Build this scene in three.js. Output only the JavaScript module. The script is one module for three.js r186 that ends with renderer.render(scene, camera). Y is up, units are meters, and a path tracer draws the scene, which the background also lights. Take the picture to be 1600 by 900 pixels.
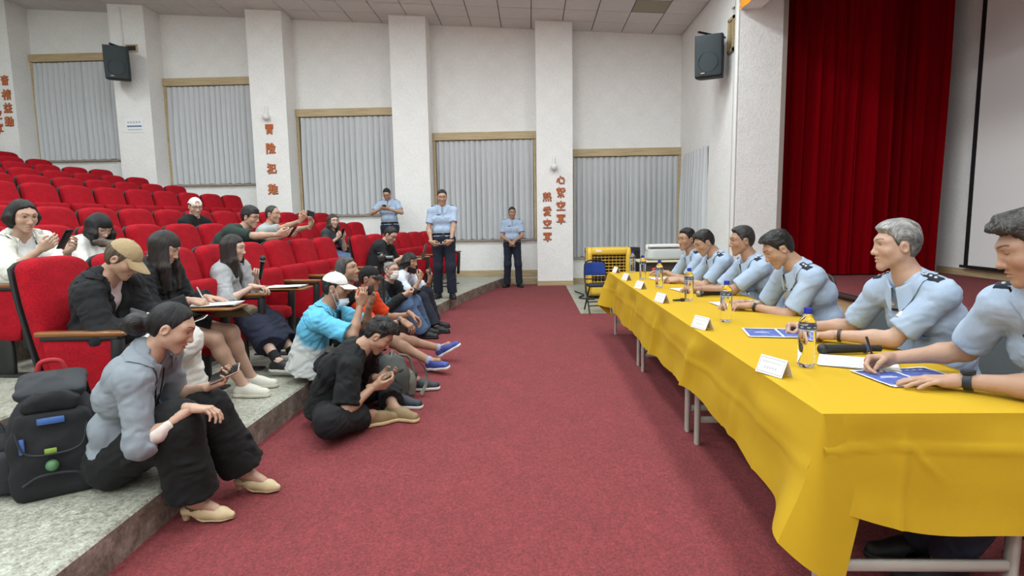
import * as THREE from 'three';
import { mergeGeometries, mergeVertices, toCreasedNormals } from 'three/addons/utils/BufferGeometryUtils.js';
import { RectAreaLightUniformsLib } from 'three/addons/lights/RectAreaLightUniformsLib.js';
import { ImprovedNoise } from 'three/addons/math/ImprovedNoise.js';

// ---------------------------------------------------------------- camera, light, exposure
const scene = new THREE.Scene();
const camera = new THREE.PerspectiveCamera(53.13, 16 / 9, 0.05, 80);
camera.position.set(0, 1.4, 0);
camera.rotation.order = 'YXZ';
camera.rotation.set(-6.624 * Math.PI / 180, 2.0 * Math.PI / 180, -0.9 * Math.PI / 180);
const renderer = new THREE.WebGLRenderer({ antialias: true });
renderer.toneMapping = THREE.LinearToneMapping;
renderer.toneMappingExposure = 1.7;
renderer.shadowMap.enabled = true;
renderer.shadowMap.type = THREE.PCFSoftShadowMap;
RectAreaLightUniformsLib.init();
scene.background = new THREE.Color(0x050506);
const LAMP_X = [1.8, -0.5, -3.0, -5.8, -9.3], LAMP_Z = [-8.7, -5.3, -1.9, 1.5, 4.4], LAMP_POWER = 18.5, LAMP_COLOR = 0xf0fcff;
const ceilY = (x) => 5.45 - 0.064 * (x - 0.9);

// ---------------------------------------------------------------- helpers
const R = (d) => d * Math.PI / 180;
const V = (x, y, z) => new THREE.Vector3(x, y, z);
const v3 = (a) => (a.isVector3 ? a.clone() : new THREE.Vector3(a[0], a[1], a[2]));
const clamp = (x, a, b) => Math.max(a, Math.min(b, x));
const lerp = (a, b, t) => a + (b - a) * t;
const sstep = (a, b, x) => { const t = clamp((x - a) / (b - a), 0, 1); return t * t * (3 - 2 * t); };
function rng(seed) { let s = seed >>> 0; return () => { s = (s + 0x6d2b79f5) | 0; let t = Math.imul(s ^ (s >>> 15), 1 | s); t = (t + Math.imul(t ^ (t >>> 7), 61 | t)) ^ t; return ((t ^ (t >>> 14)) >>> 0) / 4294967296; }; }
const perlin = new ImprovedNoise();
const noise = (x, y, z) => perlin.noise(x, y, z);
const taken = new Map();
function numbered(name) { const n = taken.get(name) || 0; taken.set(name, n + 1); return n ? name + '_' + String(n).padStart(3, '0') : name; }
function mk(name, geo, mat, parent) {
  const m = new THREE.Mesh(geo, mat); m.castShadow = true; m.receiveShadow = true;
  m.name = parent === scene ? numbered(name) : name; parent.add(m); return m;
}
function tag(o, label, category, group, kind) { o.userData.label = label; o.userData.category = category; if (group) o.userData.group = group; if (kind) o.userData.kind = kind; return o; }
function thing(name, label, category, pos = [0, 0, 0], turn = 0, group) {
  const o = new THREE.Group(); o.name = numbered(name); o.position.set(...pos); o.rotation.y = turn; scene.add(o); return tag(o, label, category, group);
}
function struct(name, geo, mat, label, category = 'structure') { const m = mk(name, geo, mat, scene); m.userData.kind = 'structure'; if (label) m.userData.label = label; m.userData.category = category; return m; }
function copy(o, pos, turn, label) { const c = o.clone(); c.name = numbered(o.name.replace(/_\d\d\d$/, '')); c.userData = { ...o.userData, label }; c.position.set(...pos); c.rotation.y = turn; scene.add(c); return c; }
const at = (g, x, y, z, rx = 0, ry = 0, rz = 0) => { g.applyMatrix4(new THREE.Matrix4().compose(V(x, y, z), new THREE.Quaternion().setFromEuler(new THREE.Euler(rx, ry, rz)), V(1, 1, 1))); return g; };
function merge(list) {
  const l = list.map((g) => { const h = g.index ? g.toNonIndexed() : g; for (const k of Object.keys(h.attributes)) if (!['position', 'normal', 'uv'].includes(k)) h.deleteAttribute(k); if (!h.attributes.uv) h.setAttribute('uv', new THREE.BufferAttribute(new Float32Array(h.attributes.position.count * 2), 2)); return h; });
  return mergeGeometries(l);
}
// texture coordinates in metres from the dominant direction of each face
function metreUV(g, s = 1) {
  const h = g.index ? g.toNonIndexed() : g; h.computeVertexNormals === 0; const p = h.attributes.position, n = h.attributes.normal, uv = new Float32Array(p.count * 2);
  for (let f = 0; f < p.count; f += 3) {
    let nx = 0, ny = 0, nz = 0; for (let k = 0; k < 3; k++) { nx += n.getX(f + k); ny += n.getY(f + k); nz += n.getZ(f + k); }
    nx = Math.abs(nx); ny = Math.abs(ny); nz = Math.abs(nz);
    for (let k = 0; k < 3; k++) { const i = f + k; let u, v; if (ny >= nx && ny >= nz) { u = p.getX(i); v = p.getZ(i); } else if (nx >= nz) { u = p.getZ(i); v = p.getY(i); } else { u = p.getX(i); v = p.getY(i); } uv[i * 2] = u * s; uv[i * 2 + 1] = v * s; }
  }
  h.setAttribute('uv', new THREE.BufferAttribute(uv, 2)); return h;
}
const box = (x0, x1, y0, y1, z0, z1) => metreUV(at(new THREE.BoxGeometry(x1 - x0, y1 - y0, z1 - z0), (x0 + x1) / 2, (y0 + y1) / 2, (z0 + z1) / 2));
// box with rounded edges, subdivided, optionally bent by a function on each point
function rbox(w, h, d, r, nx = 4, ny = 4, nz = 4, bend) {
  let g = new THREE.BoxGeometry(w, h, d, nx, ny, nz); const uv0 = g.attributes.uv; const p = g.attributes.position, q = V(0, 0, 0), c = V(0, 0, 0);
  for (let i = 0; i < p.count; i++) {
    q.fromBufferAttribute(p, i);
    c.set(clamp(q.x, -w / 2 + r, w / 2 - r), clamp(q.y, -h / 2 + r, h / 2 - r), clamp(q.z, -d / 2 + r, d / 2 - r));
    const e = q.clone().sub(c); if (e.lengthSq() > 1e-12) { const L = Math.max(Math.abs(e.x), Math.abs(e.y), Math.abs(e.z)); e.normalize().multiplyScalar(L > r ? r : Math.max(L, r * 0.999)); q.copy(c).add(e); }
    if (bend) bend(q); p.setXYZ(i, q.x, q.y, q.z);
  }
  g.deleteAttribute('uv'); g.deleteAttribute('normal'); g = mergeVertices(g, 1e-5); g.computeVertexNormals(); return metreUV(g);
}
function rod(a, b, r, r2 = r, n = 10) { a = v3(a); b = v3(b); const d = b.clone().sub(a), g = new THREE.CylinderGeometry(r2, r, d.length(), n, 1); g.applyQuaternion(new THREE.Quaternion().setFromUnitVectors(V(0, 1, 0), d.clone().normalize())); g.translate(...a.clone().add(b).multiplyScalar(0.5).toArray()); return g; }
function tube(pts, r, n = 8, seg = pts.length * 5, closed = false) { return new THREE.TubeGeometry(new THREE.CatmullRomCurve3(pts.map(v3), closed), seg, r, n, closed); }
function bar(a, b, w, h) { a = v3(a); b = v3(b); const d = b.clone().sub(a), L = d.length(), g = new THREE.BoxGeometry(w, h, L); const m = new THREE.Matrix4().lookAt(b, a, Math.abs(d.y) > 0.95 * L ? V(1, 0, 0) : V(0, 1, 0)); m.setPosition(a.clone().add(b).multiplyScalar(0.5)); g.applyMatrix4(m); return metreUV(g); }
// sheet from a function (u,v) -> point; both faces are drawn
function sheet(fn, nu, nv) {
  const pos = [], uv = [], idx = [];
  for (let j = 0; j <= nv; j++) for (let i = 0; i <= nu; i++) { const q = fn(i / nu, j / nv); pos.push(q[0], q[1], q[2]); uv.push(i / nu, j / nv); }
  for (let j = 0; j < nv; j++) for (let i = 0; i < nu; i++) { const a = j * (nu + 1) + i, b = a + 1, c = a + nu + 1, d = c + 1; idx.push(a, b, d, a, d, c); }
  const g = new THREE.BufferGeometry(); g.setAttribute('position', new THREE.Float32BufferAttribute(pos, 3)); g.setAttribute('uv', new THREE.Float32BufferAttribute(uv, 2)); g.setIndex(idx); g.computeVertexNormals(); return g;
}

// ---------------------------------------------------------------- textures and materials
function dataTex(n, fn, srgb, rep = 1) {
  const d = new Uint8Array(n * n * 4);
  for (let y = 0; y < n; y++) for (let x = 0; x < n; x++) { const c = fn(x, y, n), k = (y * n + x) * 4; d[k] = clamp(c[0], 0, 255); d[k + 1] = clamp(c[1], 0, 255); d[k + 2] = clamp(c[2], 0, 255); d[k + 3] = 255; }
  const t = new THREE.DataTexture(d, n, n); t.wrapS = t.wrapT = THREE.RepeatWrapping; t.magFilter = THREE.LinearFilter; t.minFilter = THREE.LinearMipmapLinearFilter; t.generateMipmaps = true; if (srgb) t.colorSpace = THREE.SRGBColorSpace; t.repeat.set(rep, rep); t.needsUpdate = true; return t;
}
// noise that tiles over n pixels
function tile(freq, seed) { const r = rng(seed), g = []; for (let i = 0; i < freq * freq; i++) g.push(r()); return (x, y, n) => { const u = x / n * freq, v = y / n * freq, i = Math.floor(u), j = Math.floor(v), a = sstep(0, 1, u - i), b = sstep(0, 1, v - j), q = (p, o) => g[((o % freq + freq) % freq) * freq + ((p % freq + freq) % freq)]; return lerp(lerp(q(i, j), q(i + 1, j), a), lerp(q(i, j + 1), q(i + 1, j + 1), a), b) - 0.5; }; }
const n8 = tile(8, 1), n20 = tile(20, 2), n64 = tile(64, 3), n128 = tile(128, 4), n256 = tile(256, 5), nB = tile(5, 9);
const grey = (f) => (x, y, n) => { const v = f(x, y, n); return [v, v, v]; };
const std = (o) => new THREE.MeshStandardMaterial(o);
const phys = (o) => new THREE.MeshPhysicalMaterial(o);
const plasterBump = dataTex(512, grey((x, y, n) => 128 + 90 * n64(x, y, n) + 110 * n128(x, y, n) + 60 * n20(x, y, n)), false, 0.8);
const plasterMap = dataTex(512, (x, y, n) => { const v = 8 * n64(x, y, n) + 7 * n128(x, y, n) + 5 * nB(x, y, n); return [240 + v, 238 + v, 235 + v]; }, true, 0.8);
const carpetMap = dataTex(1024, (x, y, n) => { const v = 1 + 0.30 * n256(x, y, n) + 0.18 * n128(x, y, n) + 0.05 * n20(x, y, n) + 0.04 * nB(x, y, n); return [121 * v, 50 * v, 53 * v]; }, true, 0.7);
const carpetBump = dataTex(512, grey((x, y, n) => 128 + 200 * n256(x, y, n)), false, 0.9);
const terrazzoMap = dataTex(1024, (x, y, n) => { const s = n256(x, y, n), v = 34 * n64(x, y, n) + 40 * n128(x, y, n) + 20 * n8(x, y, n) + (s > 0.32 ? 26 : s < -0.33 ? -38 : 0); return [162 + v, 161 + v, 147 + v]; }, true, 0.8);
const riserMap = dataTex(512, (x, y, n) => { const v = 34 * n20(x, y, n) + 30 * n64(x, y, n) + 24 * n128(x, y, n) + 20 * n8(x, y, n); return [126 + v, 112 + v, 102 + v]; }, true, 0.9);
const woodMap = dataTex(512, (x, y, n) => { const g = n20(x * 0.15, y * 3, n), v = 26 * g + 16 * n64(x * 0.1, y * 4, n) + 8 * n128(x, y, n); return [186 + v, 164 + v * 0.9, 126 + v * 0.8]; }, true, 1);
const tileMap = dataTex(512, (x, y, n) => { const s = n128(x, y, n), v = 8 * n256(x, y, n) + (s < -0.34 ? -24 : 0) + 4 * nB(x, y, n); return [214 + v, 208 + v, 206 + v]; }, true, 1.6);
const weave = dataTex(256, grey((x, y, n) => 128 + 34 * Math.sin(x * Math.PI / 2) * (y % 4 < 2 ? 1 : -1) + 70 * n128(x, y, n)), false, 6);
const velvet = dataTex(256, (x, y, n) => { const v = 1 + 0.16 * n64(x, y, n) + 0.18 * n128(x, y, n) + 0.1 * n8(x, y, n); return [156 * v, 19 * v, 32 * v]; }, true, 2.2);
const M = {
  wall: std({ map: plasterMap, bumpMap: plasterBump, bumpScale: 0.006, roughness: 0.92 }),
  carpet: std({ map: carpetMap, bumpMap: carpetBump, bumpScale: 0.004, roughness: 1 }),
  terrazzo: std({ map: terrazzoMap, roughness: 0.42 }),
  riser: std({ map: riserMap, roughness: 0.8 }),
  wood: std({ map: woodMap, roughness: 0.55 }),
  armWood: phys({ color: 0xb07a3a, map: woodMap, roughness: 0.38, clearcoat: 0.3 }),
  tile: std({ map: tileMap, bumpMap: plasterBump, bumpScale: 0.003, roughness: 0.95 }),
  grid: std({ color: 0x8a8480, roughness: 0.8 }),
  seatRed: phys({ map: velvet, roughness: 0.95, specularIntensity: 0.35 }),
  black: std({ color: 0x17171a, roughness: 0.6 }),
  blackGloss: std({ color: 0x0c0c0e, roughness: 0.2 }),
  steel: std({ color: 0x30302f, roughness: 0.5, metalness: 0.4 }),
  greyPaint: std({ color: 0xb0aaa0, roughness: 0.5 }),
  white: std({ color: 0xe6e4e0, roughness: 0.6 }),
  paper: std({ color: 0xecebe6, roughness: 0.85 }),
  curtain: std({ color: 0xc9cacc, bumpMap: weave, bumpScale: 0.0006, roughness: 0.95, side: THREE.DoubleSide }),
  redCurtain: phys({ color: 0x7a000b, roughness: 1, specularIntensity: 0.1, side: THREE.DoubleSide }),
  screenWhite: std({ color: 0xf2f1ef, roughness: 0.9 }),
  glass: phys({ color: 0xffffff, transmission: 1, thickness: 0, roughness: 0.05, ior: 1.45 }),
  orange: std({ color: 0xf09a1c, roughness: 0.85, side: THREE.DoubleSide }),
};

// ---------------------------------------------------------------- the room
const ZW = -13.0, ZP = -12.45, ZN = 5.7, XR = 3.28, XB = -14.2, ZS = -9.47, XS = 3.96, HS = 0.42, XSB = 6.95;
const CX = 33.49, CZ = -3.635, RE = 35.26;                 // seating arcs
const edgeX = (z, off = 0) => CX - Math.sqrt((RE + off) ** 2 - (z - CZ) ** 2);
struct('floor', merge([box(0.73, XR, -0.3, -0.006, ZW, -8.6), box(-3, 4.2, -0.3, -0.02, -8.6, ZN)]), M.terrazzo, 'grey stone floor beside the far end of the carpet', 'floor');
struct('floor_carpet', merge([box(-3.2, XS + 0.02, -0.02, 0, -8.6, ZN), box(-3.2, 0.73, -0.02, 0, ZW + 0.3, -8.6)]), M.carpet, 'dark red carpet between the platform and the table', 'carpet');
// stepped seating platform: one curved slab for each row
const OFF = [0, 1.17]; for (let k = 2; k < 13; k++) OFF.push(1.17 + 0.1 + 0.94 * (k - 1) + 0.08);
const rowFloor = (k) => 0.17 + 0.195 * k;
function tierGeo(off0, off1, y0, y1) {
  const pos = [], N = 90, th = (z, r) => Math.asin((CZ - z) / r);
  const quad = (a, b, c, d) => { pos.push(...a, ...b, ...c, ...a, ...c, ...d); };
  const r0 = RE + off0, r1 = RE + off1, t0 = th(ZN, r0), t1 = th(ZW + 0.02, r0), P = (r, t, y) => [CX - r * Math.cos(t), y, CZ - r * Math.sin(t)];
  const bev = 0.012;
  for (let i = 0; i < N; i++) {
    const a = lerp(t0, t1, i / N), b = lerp(t0, t1, (i + 1) / N);
    quad(P(r0 + bev, a, y1), P(r0 + bev, b, y1), P(r1, b, y1), P(r1, a, y1));
    quad(P(r0, a, y1 - bev), P(r0, b, y1 - bev), P(r0 + bev, b, y1), P(r0 + bev, a, y1));
  }
  const g = new THREE.BufferGeometry(); g.setAttribute('position', new THREE.Float32BufferAttribute(pos, 3)); g.computeVertexNormals();
  const pos2 = []; const q2 = (a, b, c, d) => { pos2.push(...a, ...b, ...c, ...a, ...c, ...d); };
  for (let i = 0; i < N; i++) { const a = lerp(t0, t1, i / N), b = lerp(t0, t1, (i + 1) / N); q2(P(r0, a, y0), P(r0, b, y0), P(r0, b, y1 - bev), P(r0, a, y1 - bev)); }
  const h = new THREE.BufferGeometry(); h.setAttribute('position', new THREE.Float32BufferAttribute(pos2, 3)); h.computeVertexNormals();
  return [metreUV(g), metreUV(h)];
}
for (let k = 0; k < 12; k++) {
  const [top, face] = tierGeo(OFF[k], k == 11 ? 16 : OFF[k + 1] + 0.05, k ? rowFloor(k - 1) - 0.01 : -0.02, rowFloor(k));
  const t = struct('floor_tier', top, M.terrazzo, k ? `stone floor of seating row ${k + 1} counted from the carpet` : 'low stone platform along the red carpet', 'platform'); mk('riser', face, M.riser, t);
}
// far wall: pillars with window bays between them
const pillars = [0.509, -2.535, -5.56, -8.5, -11.48], PW = 0.765;
const bays = [[0.89, 3.28, 2.94, 0.57], [-2.15, 0.125, 3.35, 1.0], [-5.177, -2.92, 3.92, 1.6], [-8.12, -5.94, 4.645, 2.33], [-11.1, -8.88, 5.23, 2.92], [-14.2, -11.86, 5.8, 3.5]];
const wf = [];
for (const [x0, x1, top, sill] of bays) wf.push(box(x0 - 0.02, x1 + 0.02, top - 0.16, 7.2, ZW - 0.2, ZW), box(x0 - 0.02, x1 + 0.02, -0.1, sill, ZW - 0.2, ZW));
wf.push(box(XB, XSB + 0.4, -0.2, 7.2, ZW - 0.6, ZW - 0.5));
const far = struct('wall_far', merge(wf), M.wall, 'white plaster wall with the curtained windows', 'wall');
pillars.forEach((x, i) => {
  struct('wall_pillar', box(x - PW / 2, x + PW / 2, -0.1, 6.6, ZW - 0.2, ZP), M.wall, ['white pillar with the two columns of orange characters and a sensor', 'white pillar behind the standing officers', 'white pillar with one column of four orange characters', 'white pillar carrying a black loudspeaker and a small sign', 'white pillar cut by the left edge of the picture'][i], 'pillar');
});
// baseboards
const bbs = [[0.125, 0.895, 0, ZP + 0.015]]; 
struct('baseboard_pillar', box(0.12, 0.9, -0.02, 0.1, ZW, ZP + 0.015), M.wood, 'tan baseboard around the pillar with two columns of characters', 'baseboard');
struct('baseboard_far', merge([box(-2.15, 0.125, 0.15, 0.3, ZW, ZW + 0.02), box(-0.55, 0.125, -0.02, 0.12, ZW, ZW + 0.022), box(-2.94, -2.13, 0.15, 0.3, ZP, ZP + 0.015)]), M.wood, 'tan baseboard along the far wall behind the platform', 'baseboard');
struct('baseboard_right', merge([box(0.9, XR, -0.006, 0.1, ZW, ZW + 0.02), box(XR - 0.02, XR, -0.006, 0.1, ZW, ZS)]), M.wood, 'tan baseboard behind the yellow air cooler', 'baseboard');
// windows with valance, side frame, sill, panes and a pair of curtains
function pleats(w, h, n, amp, seed, topAmp = 0.5) {
  const r = rng(seed), ph = r() * 6, k1 = 0.7 + r() * 0.5;
  return sheet((u, v) => {
    const a = u * n * 2 * Math.PI + ph + 0.9 * Math.sin(u * 5 + seed) * k1, yy = 1 - v;      // v runs from the top down
    const A = amp * lerp(topAmp, 1, sstep(0, 0.5, v)) * (0.9 + 0.2 * Math.sin(u * 9 + seed * 2));
    const sn = Math.sin(a), z = A * (2 * Math.pow(Math.abs(Math.sin(a * 0.5)), 0.7) - 1) + A * 0.18 * Math.sin(a * 0.37 + seed) + 0.25 * amp * noise(u * 14, v * 3 + seed, seed) * v;
    return [(u - 0.5) * w + A * 0.35 * Math.cos(a), yy * h + (v > 0.985 ? 0.012 * Math.sin(a * 0.5 + seed) : 0), z];
  }, n * 14, 26);
}
const names = ['nearest the stage', 'behind the standing officers', 'above the bespectacled row of listeners', 'left of the four-character pillar', 'at the far left'];
const where = ['next to the stage corner', 'right behind the officer standing at the wall', 'left of the pillar with the phone-checking officer', 'just left of the four-character pillar', 'at the far left of the hall', 'past the left edge'];
bays.forEach(([x0, x1, top, sill], i) => {
  const w = new THREE.Group(); w.name = 'window_' + (i + 1); w.userData = { kind: 'structure', label: 'curtained window ' + where[i], category: 'window' }; scene.add(w);
  mk('valance', box(x0 + 0.01, x1 - 0.005, top - 0.16, top, ZW - 0.05, ZW + 0.1), M.wood, w);
  mk('window_frame', merge([box(x0 + 0.005, x0 + 0.06, sill, top - 0.16, ZW - 0.15, ZW + 0.07), box(x1 - 0.06, x1 - 0.005, sill, top - 0.16, ZW - 0.15, ZW + 0.07), box((x0 + x1) / 2 - 0.03, (x0 + x1) / 2 + 0.03, sill, top, ZW - 0.17, ZW - 0.13)]), M.wood, w);
  mk('window_sill', box(x0 + 0.01, x1 - 0.01, sill - 0.03, sill + 0.005, ZW - 0.18, ZW + 0.08), std({ color: 0x9a8f82, roughness: 0.7 }), w);
  for (const s of [0, 1]) mk('pane', box(lerp(x0, x1, s * 0.5) + 0.03, lerp(x0, x1, s * 0.5 + 0.5) - 0.03, sill, top - 0.1, ZW - 0.16, ZW - 0.15), M.glass, w);
  const m = x0 + (x1 - x0) * [0.52, 0.55, 0.6, 0.6, 0.5, 0.5][i], H = top - 0.17 - sill - 0.01;
  if (i < 5) for (const [a, b, s, lab] of [[x0 + 0.07, m + 0.03, 1, 'left'], [m - 0.02, x1 - 0.06, 2, 'right']]) {
    const c = mk('window_curtain', at(pleats(b - a, H, Math.round((b - a) * 8), 0.055, i * 3 + s), (a + b) / 2, sill + 0.008, ZW + 0.015 + 0.012 * s), M.curtain, scene);
    tag(c, `${lab} grey pleated curtain of the window ${where[i]}`, 'curtain', 'grey window curtains');
  }
});
// right side wall with its own small curtained window, stage return wall and header
struct('wall_right', merge([box(XR, XR + 0.25, -0.1, 7, ZW - 0.2, -12.8), box(XR, XR + 0.25, -0.1, 0.62, -12.8, -10.95), box(XR, XR + 0.25, 2.72, 7, -12.8, -10.95), box(XR, XR + 0.25, -0.1, 7, -10.95, ZS - 0.02), box(XR + 0.3, XR + 0.4, -0.1, 7, ZW, ZS - 0.1)]), M.wall, 'white side wall carrying the large black loudspeaker', 'wall');
struct('wall_stage_return', box(XR, XS + 0.03, -0.1, 7, ZS - 0.25, ZS), M.wall, 'white wall strip between side wall and red stage curtain', 'wall');
struct('trim_stage', box(XS - 0.02, XS + 0.05, HS, 7, ZS - 0.28, ZS + 0.012), std({ color: 0x9c9088, roughness: 0.7 }), 'thin grey trim beside the red stage curtain', 'trim');
struct('trim_conduit', rbox(0.05, 6.2, 0.12, 0.012, 2, 2, 2, (q) => { q.x += XR - 0.022; q.y += 3.1; q.z += ZS - 0.06; }), M.white, 'white vertical cable duct at the wall corner', 'duct');
{ const c = mk('window_curtain', at(pleats(1.8, 2.08, 9, 0.06, 21), XR - 0.03, 0.64, -11.87, 0, Math.PI / 2, 0), M.curtain, scene); tag(c, 'narrow grey curtain on the side wall beneath the loudspeaker', 'curtain', 'grey window curtains'); }
struct('wall_header', box(XR, XR + 0.3, 4.6, 7, ZS + 0.005, 2.3), M.wall, 'white header wall above the stage opening', 'wall');
{ const b = mk('stage_pelmet', sheet((u, v) => [XR - 0.02 - 0.012 * Math.sin(u * 150), 5.1 - 0.53 * v, lerp(ZS + 0.04, 2.3, u)], 300, 3), M.orange, scene); tag(b, 'orange cloth pelmet on the header above the stage', 'pelmet'); }
struct('wall_stage_front', box(XR, XR + 0.3, -0.1, 7, 2.3, ZN), M.wall, 'white wall beyond the near side of the stage', 'wall');
// stage
const st = struct('floor_stage', box(XS + 0.01, XSB, 0, HS - 0.03, ZS - 0.6, 2.4), std({ color: 0xc4a67e, roughness: 0.7 }), 'low stage with beige front and red carpet behind the officers', 'stage');
mk('stage_carpet', box(XS + 0.02, XSB, HS - 0.03, HS, ZS - 0.6, 2.4), M.carpet, st);
mk('stage_lip', rbox(0.1, 0.075, 11.7, 0.015, 2, 2, 4, (q) => { q.x += XS + 0.01; q.y += HS - 0.035; q.z += (ZS + 2.2) / 2; }), std({ color: 0x2c1a18, roughness: 0.55 }), st);
struct('wall_stage_back', box(XSB, XSB + 0.2, 0, 7, ZS - 1, 3), M.wall, 'white back wall of the stage behind the projection screen', 'wall');
struct('wall_stage_side', merge([box(XS, XSB + 0.2, 0, 7, ZS - 0.9, ZS - 0.7), box(XS, XSB + 0.2, 0, 7, 2.4, 2.6)]), M.wall, 'side walls closing the stage', 'wall');
struct('baseboard_stage', box(XSB - 0.025, XSB, HS, HS + 0.11, ZS - 0.6, 2.4), M.wood, 'tan baseboard below the projection screen', 'baseboard');
struct('ceiling_stage', box(XS - 0.7, XSB + 0.2, 6.4, 6.6, ZS - 0.9, 2.6), M.wall, 'ceiling above the stage', 'ceiling');
{
  const c = mk('stage_curtain', sheet((u, v) => {
    const x = lerp(XS + 0.04, 6.62, u), a = u * 26 * Math.PI + 2 * Math.sin(u * 7) + 1.2 * Math.sin(u * 17), A = 0.05 + 0.03 * Math.sin(u * 11);
    return [x + 0.03 * Math.cos(a), lerp(6.3, HS + 0.02, v), ZS - 0.22 + A * Math.sin(a) + 0.02 * Math.sin(2.3 * a + 4 * v) + 0.05 * noise(u * 9, v * 1.5, 3)];
  }, 420, 30), M.redCurtain, scene); tag(c, 'tall dark red pleated stage curtain', 'curtain');
  const s = thing('projection_screen', 'white projection screen with black border on the stage back wall', 'screen', [0, 0, 0]);
  mk('screen_surface', box(6.845, 6.855, 0.6, 4.9, -9.27, -4.2), M.screenWhite, s);
  mk('screen_border', merge([box(6.835, 6.86, 0.57, 4.95, -9.34, -9.26), box(6.835, 6.86, 0.57, 4.95, -4.21, -4.13), box(6.835, 6.86, 4.88, 4.95, -9.34, -4.13)]), M.black, s);
  mk('bottom_bar', rbox(0.04, 0.055, 5.4, 0.015, 2, 2, 2, (q) => { q.x += 6.85; q.y += 0.575; q.z += -6.735; }), M.black, s);
}
// outer walls
struct('wall_back', box(XB - 0.2, XB, -0.1, 7.2, ZW - 0.2, ZN), M.wall, 'wall behind the last seating row', 'wall');
struct('wall_near', box(XB - 0.2, XSB + 0.4, -0.1, 7.2, ZN, ZN + 0.2), M.wall, 'wall behind the camera', 'wall');
// ceiling: sloping slab with lay-in tiles
const TW = 0.645, TD = 0.62, cs = Math.atan(0.064);
{
  const ce = struct('ceiling', box(-16.5, 2.5, 0.03, 0.2, ZW - 0.2, ZN + 0.1), M.grid, 'sloping white ceiling of square lay-in panels', 'ceiling');
  ce.position.set(0.9, 5.45, 0); ce.rotation.z = -cs;
  const tg = rbox(TW - 0.016, 0.03, TD - 0.016, 0.004, 2, 2, 2);
  const gr = [];
  for (let i = 0; i < 30; i++) for (let j = 0; j < 31; j++) {
    const x = 2.37 - TW * (i + 0.5), z = ZW + TD * (j + 0.5); if (z > ZN) continue;
    if (i == 1 && j == 2) continue;
    if (j < 7 && i < 21) { const t = mk('tile', tg, M.tile, ce); t.position.set(x, 0.015, z); } else gr.push(tg.clone().translate(x, 0.015, z));
  }
  const rest = mk('tiles', mergeGeometries(gr), M.tile, ce); rest.userData.kind = 'stuff';
  const vx = 2.37 - TW * 1.5, vz = ZW + TD * 2.5;
  const v = thing('ceiling_panel', 'olive-brown translucent panel set in the ceiling near the stage corner', 'panel', [0.9 + vx, ceilY(0.9 + vx), vz]); v.rotation.z = -cs;
  mk('panel', rbox(TW - 0.02, 0.02, TD - 0.02, 0.004, 2, 2, 2, (q) => { q.y += 0.012; }), std({ color: 0x8f8a72, roughness: 0.5 }), v);
  const fr = []; for (const s of [-1, 1]) fr.push(box(s * (TW / 2 - 0.008) - 0.008, s * (TW / 2 - 0.008) + 0.008, 0, 0.03, -TD / 2, TD / 2), box(-TW / 2, TW / 2, 0, 0.03, s * (TD / 2 - 0.008) - 0.008, s * (TD / 2 - 0.008) + 0.008)); mk('frame', merge(fr), M.grid, v);
}
// fluorescent ceiling panels (above and behind the picture's upper edge)
for (const lx of LAMP_X) for (const lz of LAMP_Z) {
  const l = thing('ceiling_lamp', 'flush rectangular fluorescent ceiling lamp above the picture', 'lamp', [lx, ceilY(lx), lz], 0, 'ceiling lamps'); l.rotation.z = -cs;
  mk('lamp_frame', merge([box(-0.31, -0.29, -0.03, 0.02, -0.61, 0.61), box(0.29, 0.31, -0.03, 0.02, -0.61, 0.61), box(-0.31, 0.31, -0.03, 0.02, -0.61, -0.59), box(-0.31, 0.31, -0.03, 0.02, 0.59, 0.61)]), M.white, l);
  mk('diffuser', box(-0.29, 0.29, -0.012, 0.01, -0.59, 0.59), std({ color: 0xffffff, emissive: LAMP_COLOR, emissiveIntensity: 2 }), l);
  const a = new THREE.RectAreaLight(LAMP_COLOR, LAMP_POWER, 0.58, 1.18); a.position.set(0, -0.035, 0); a.rotation.x = -Math.PI / 2; l.add(a);
}

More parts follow.
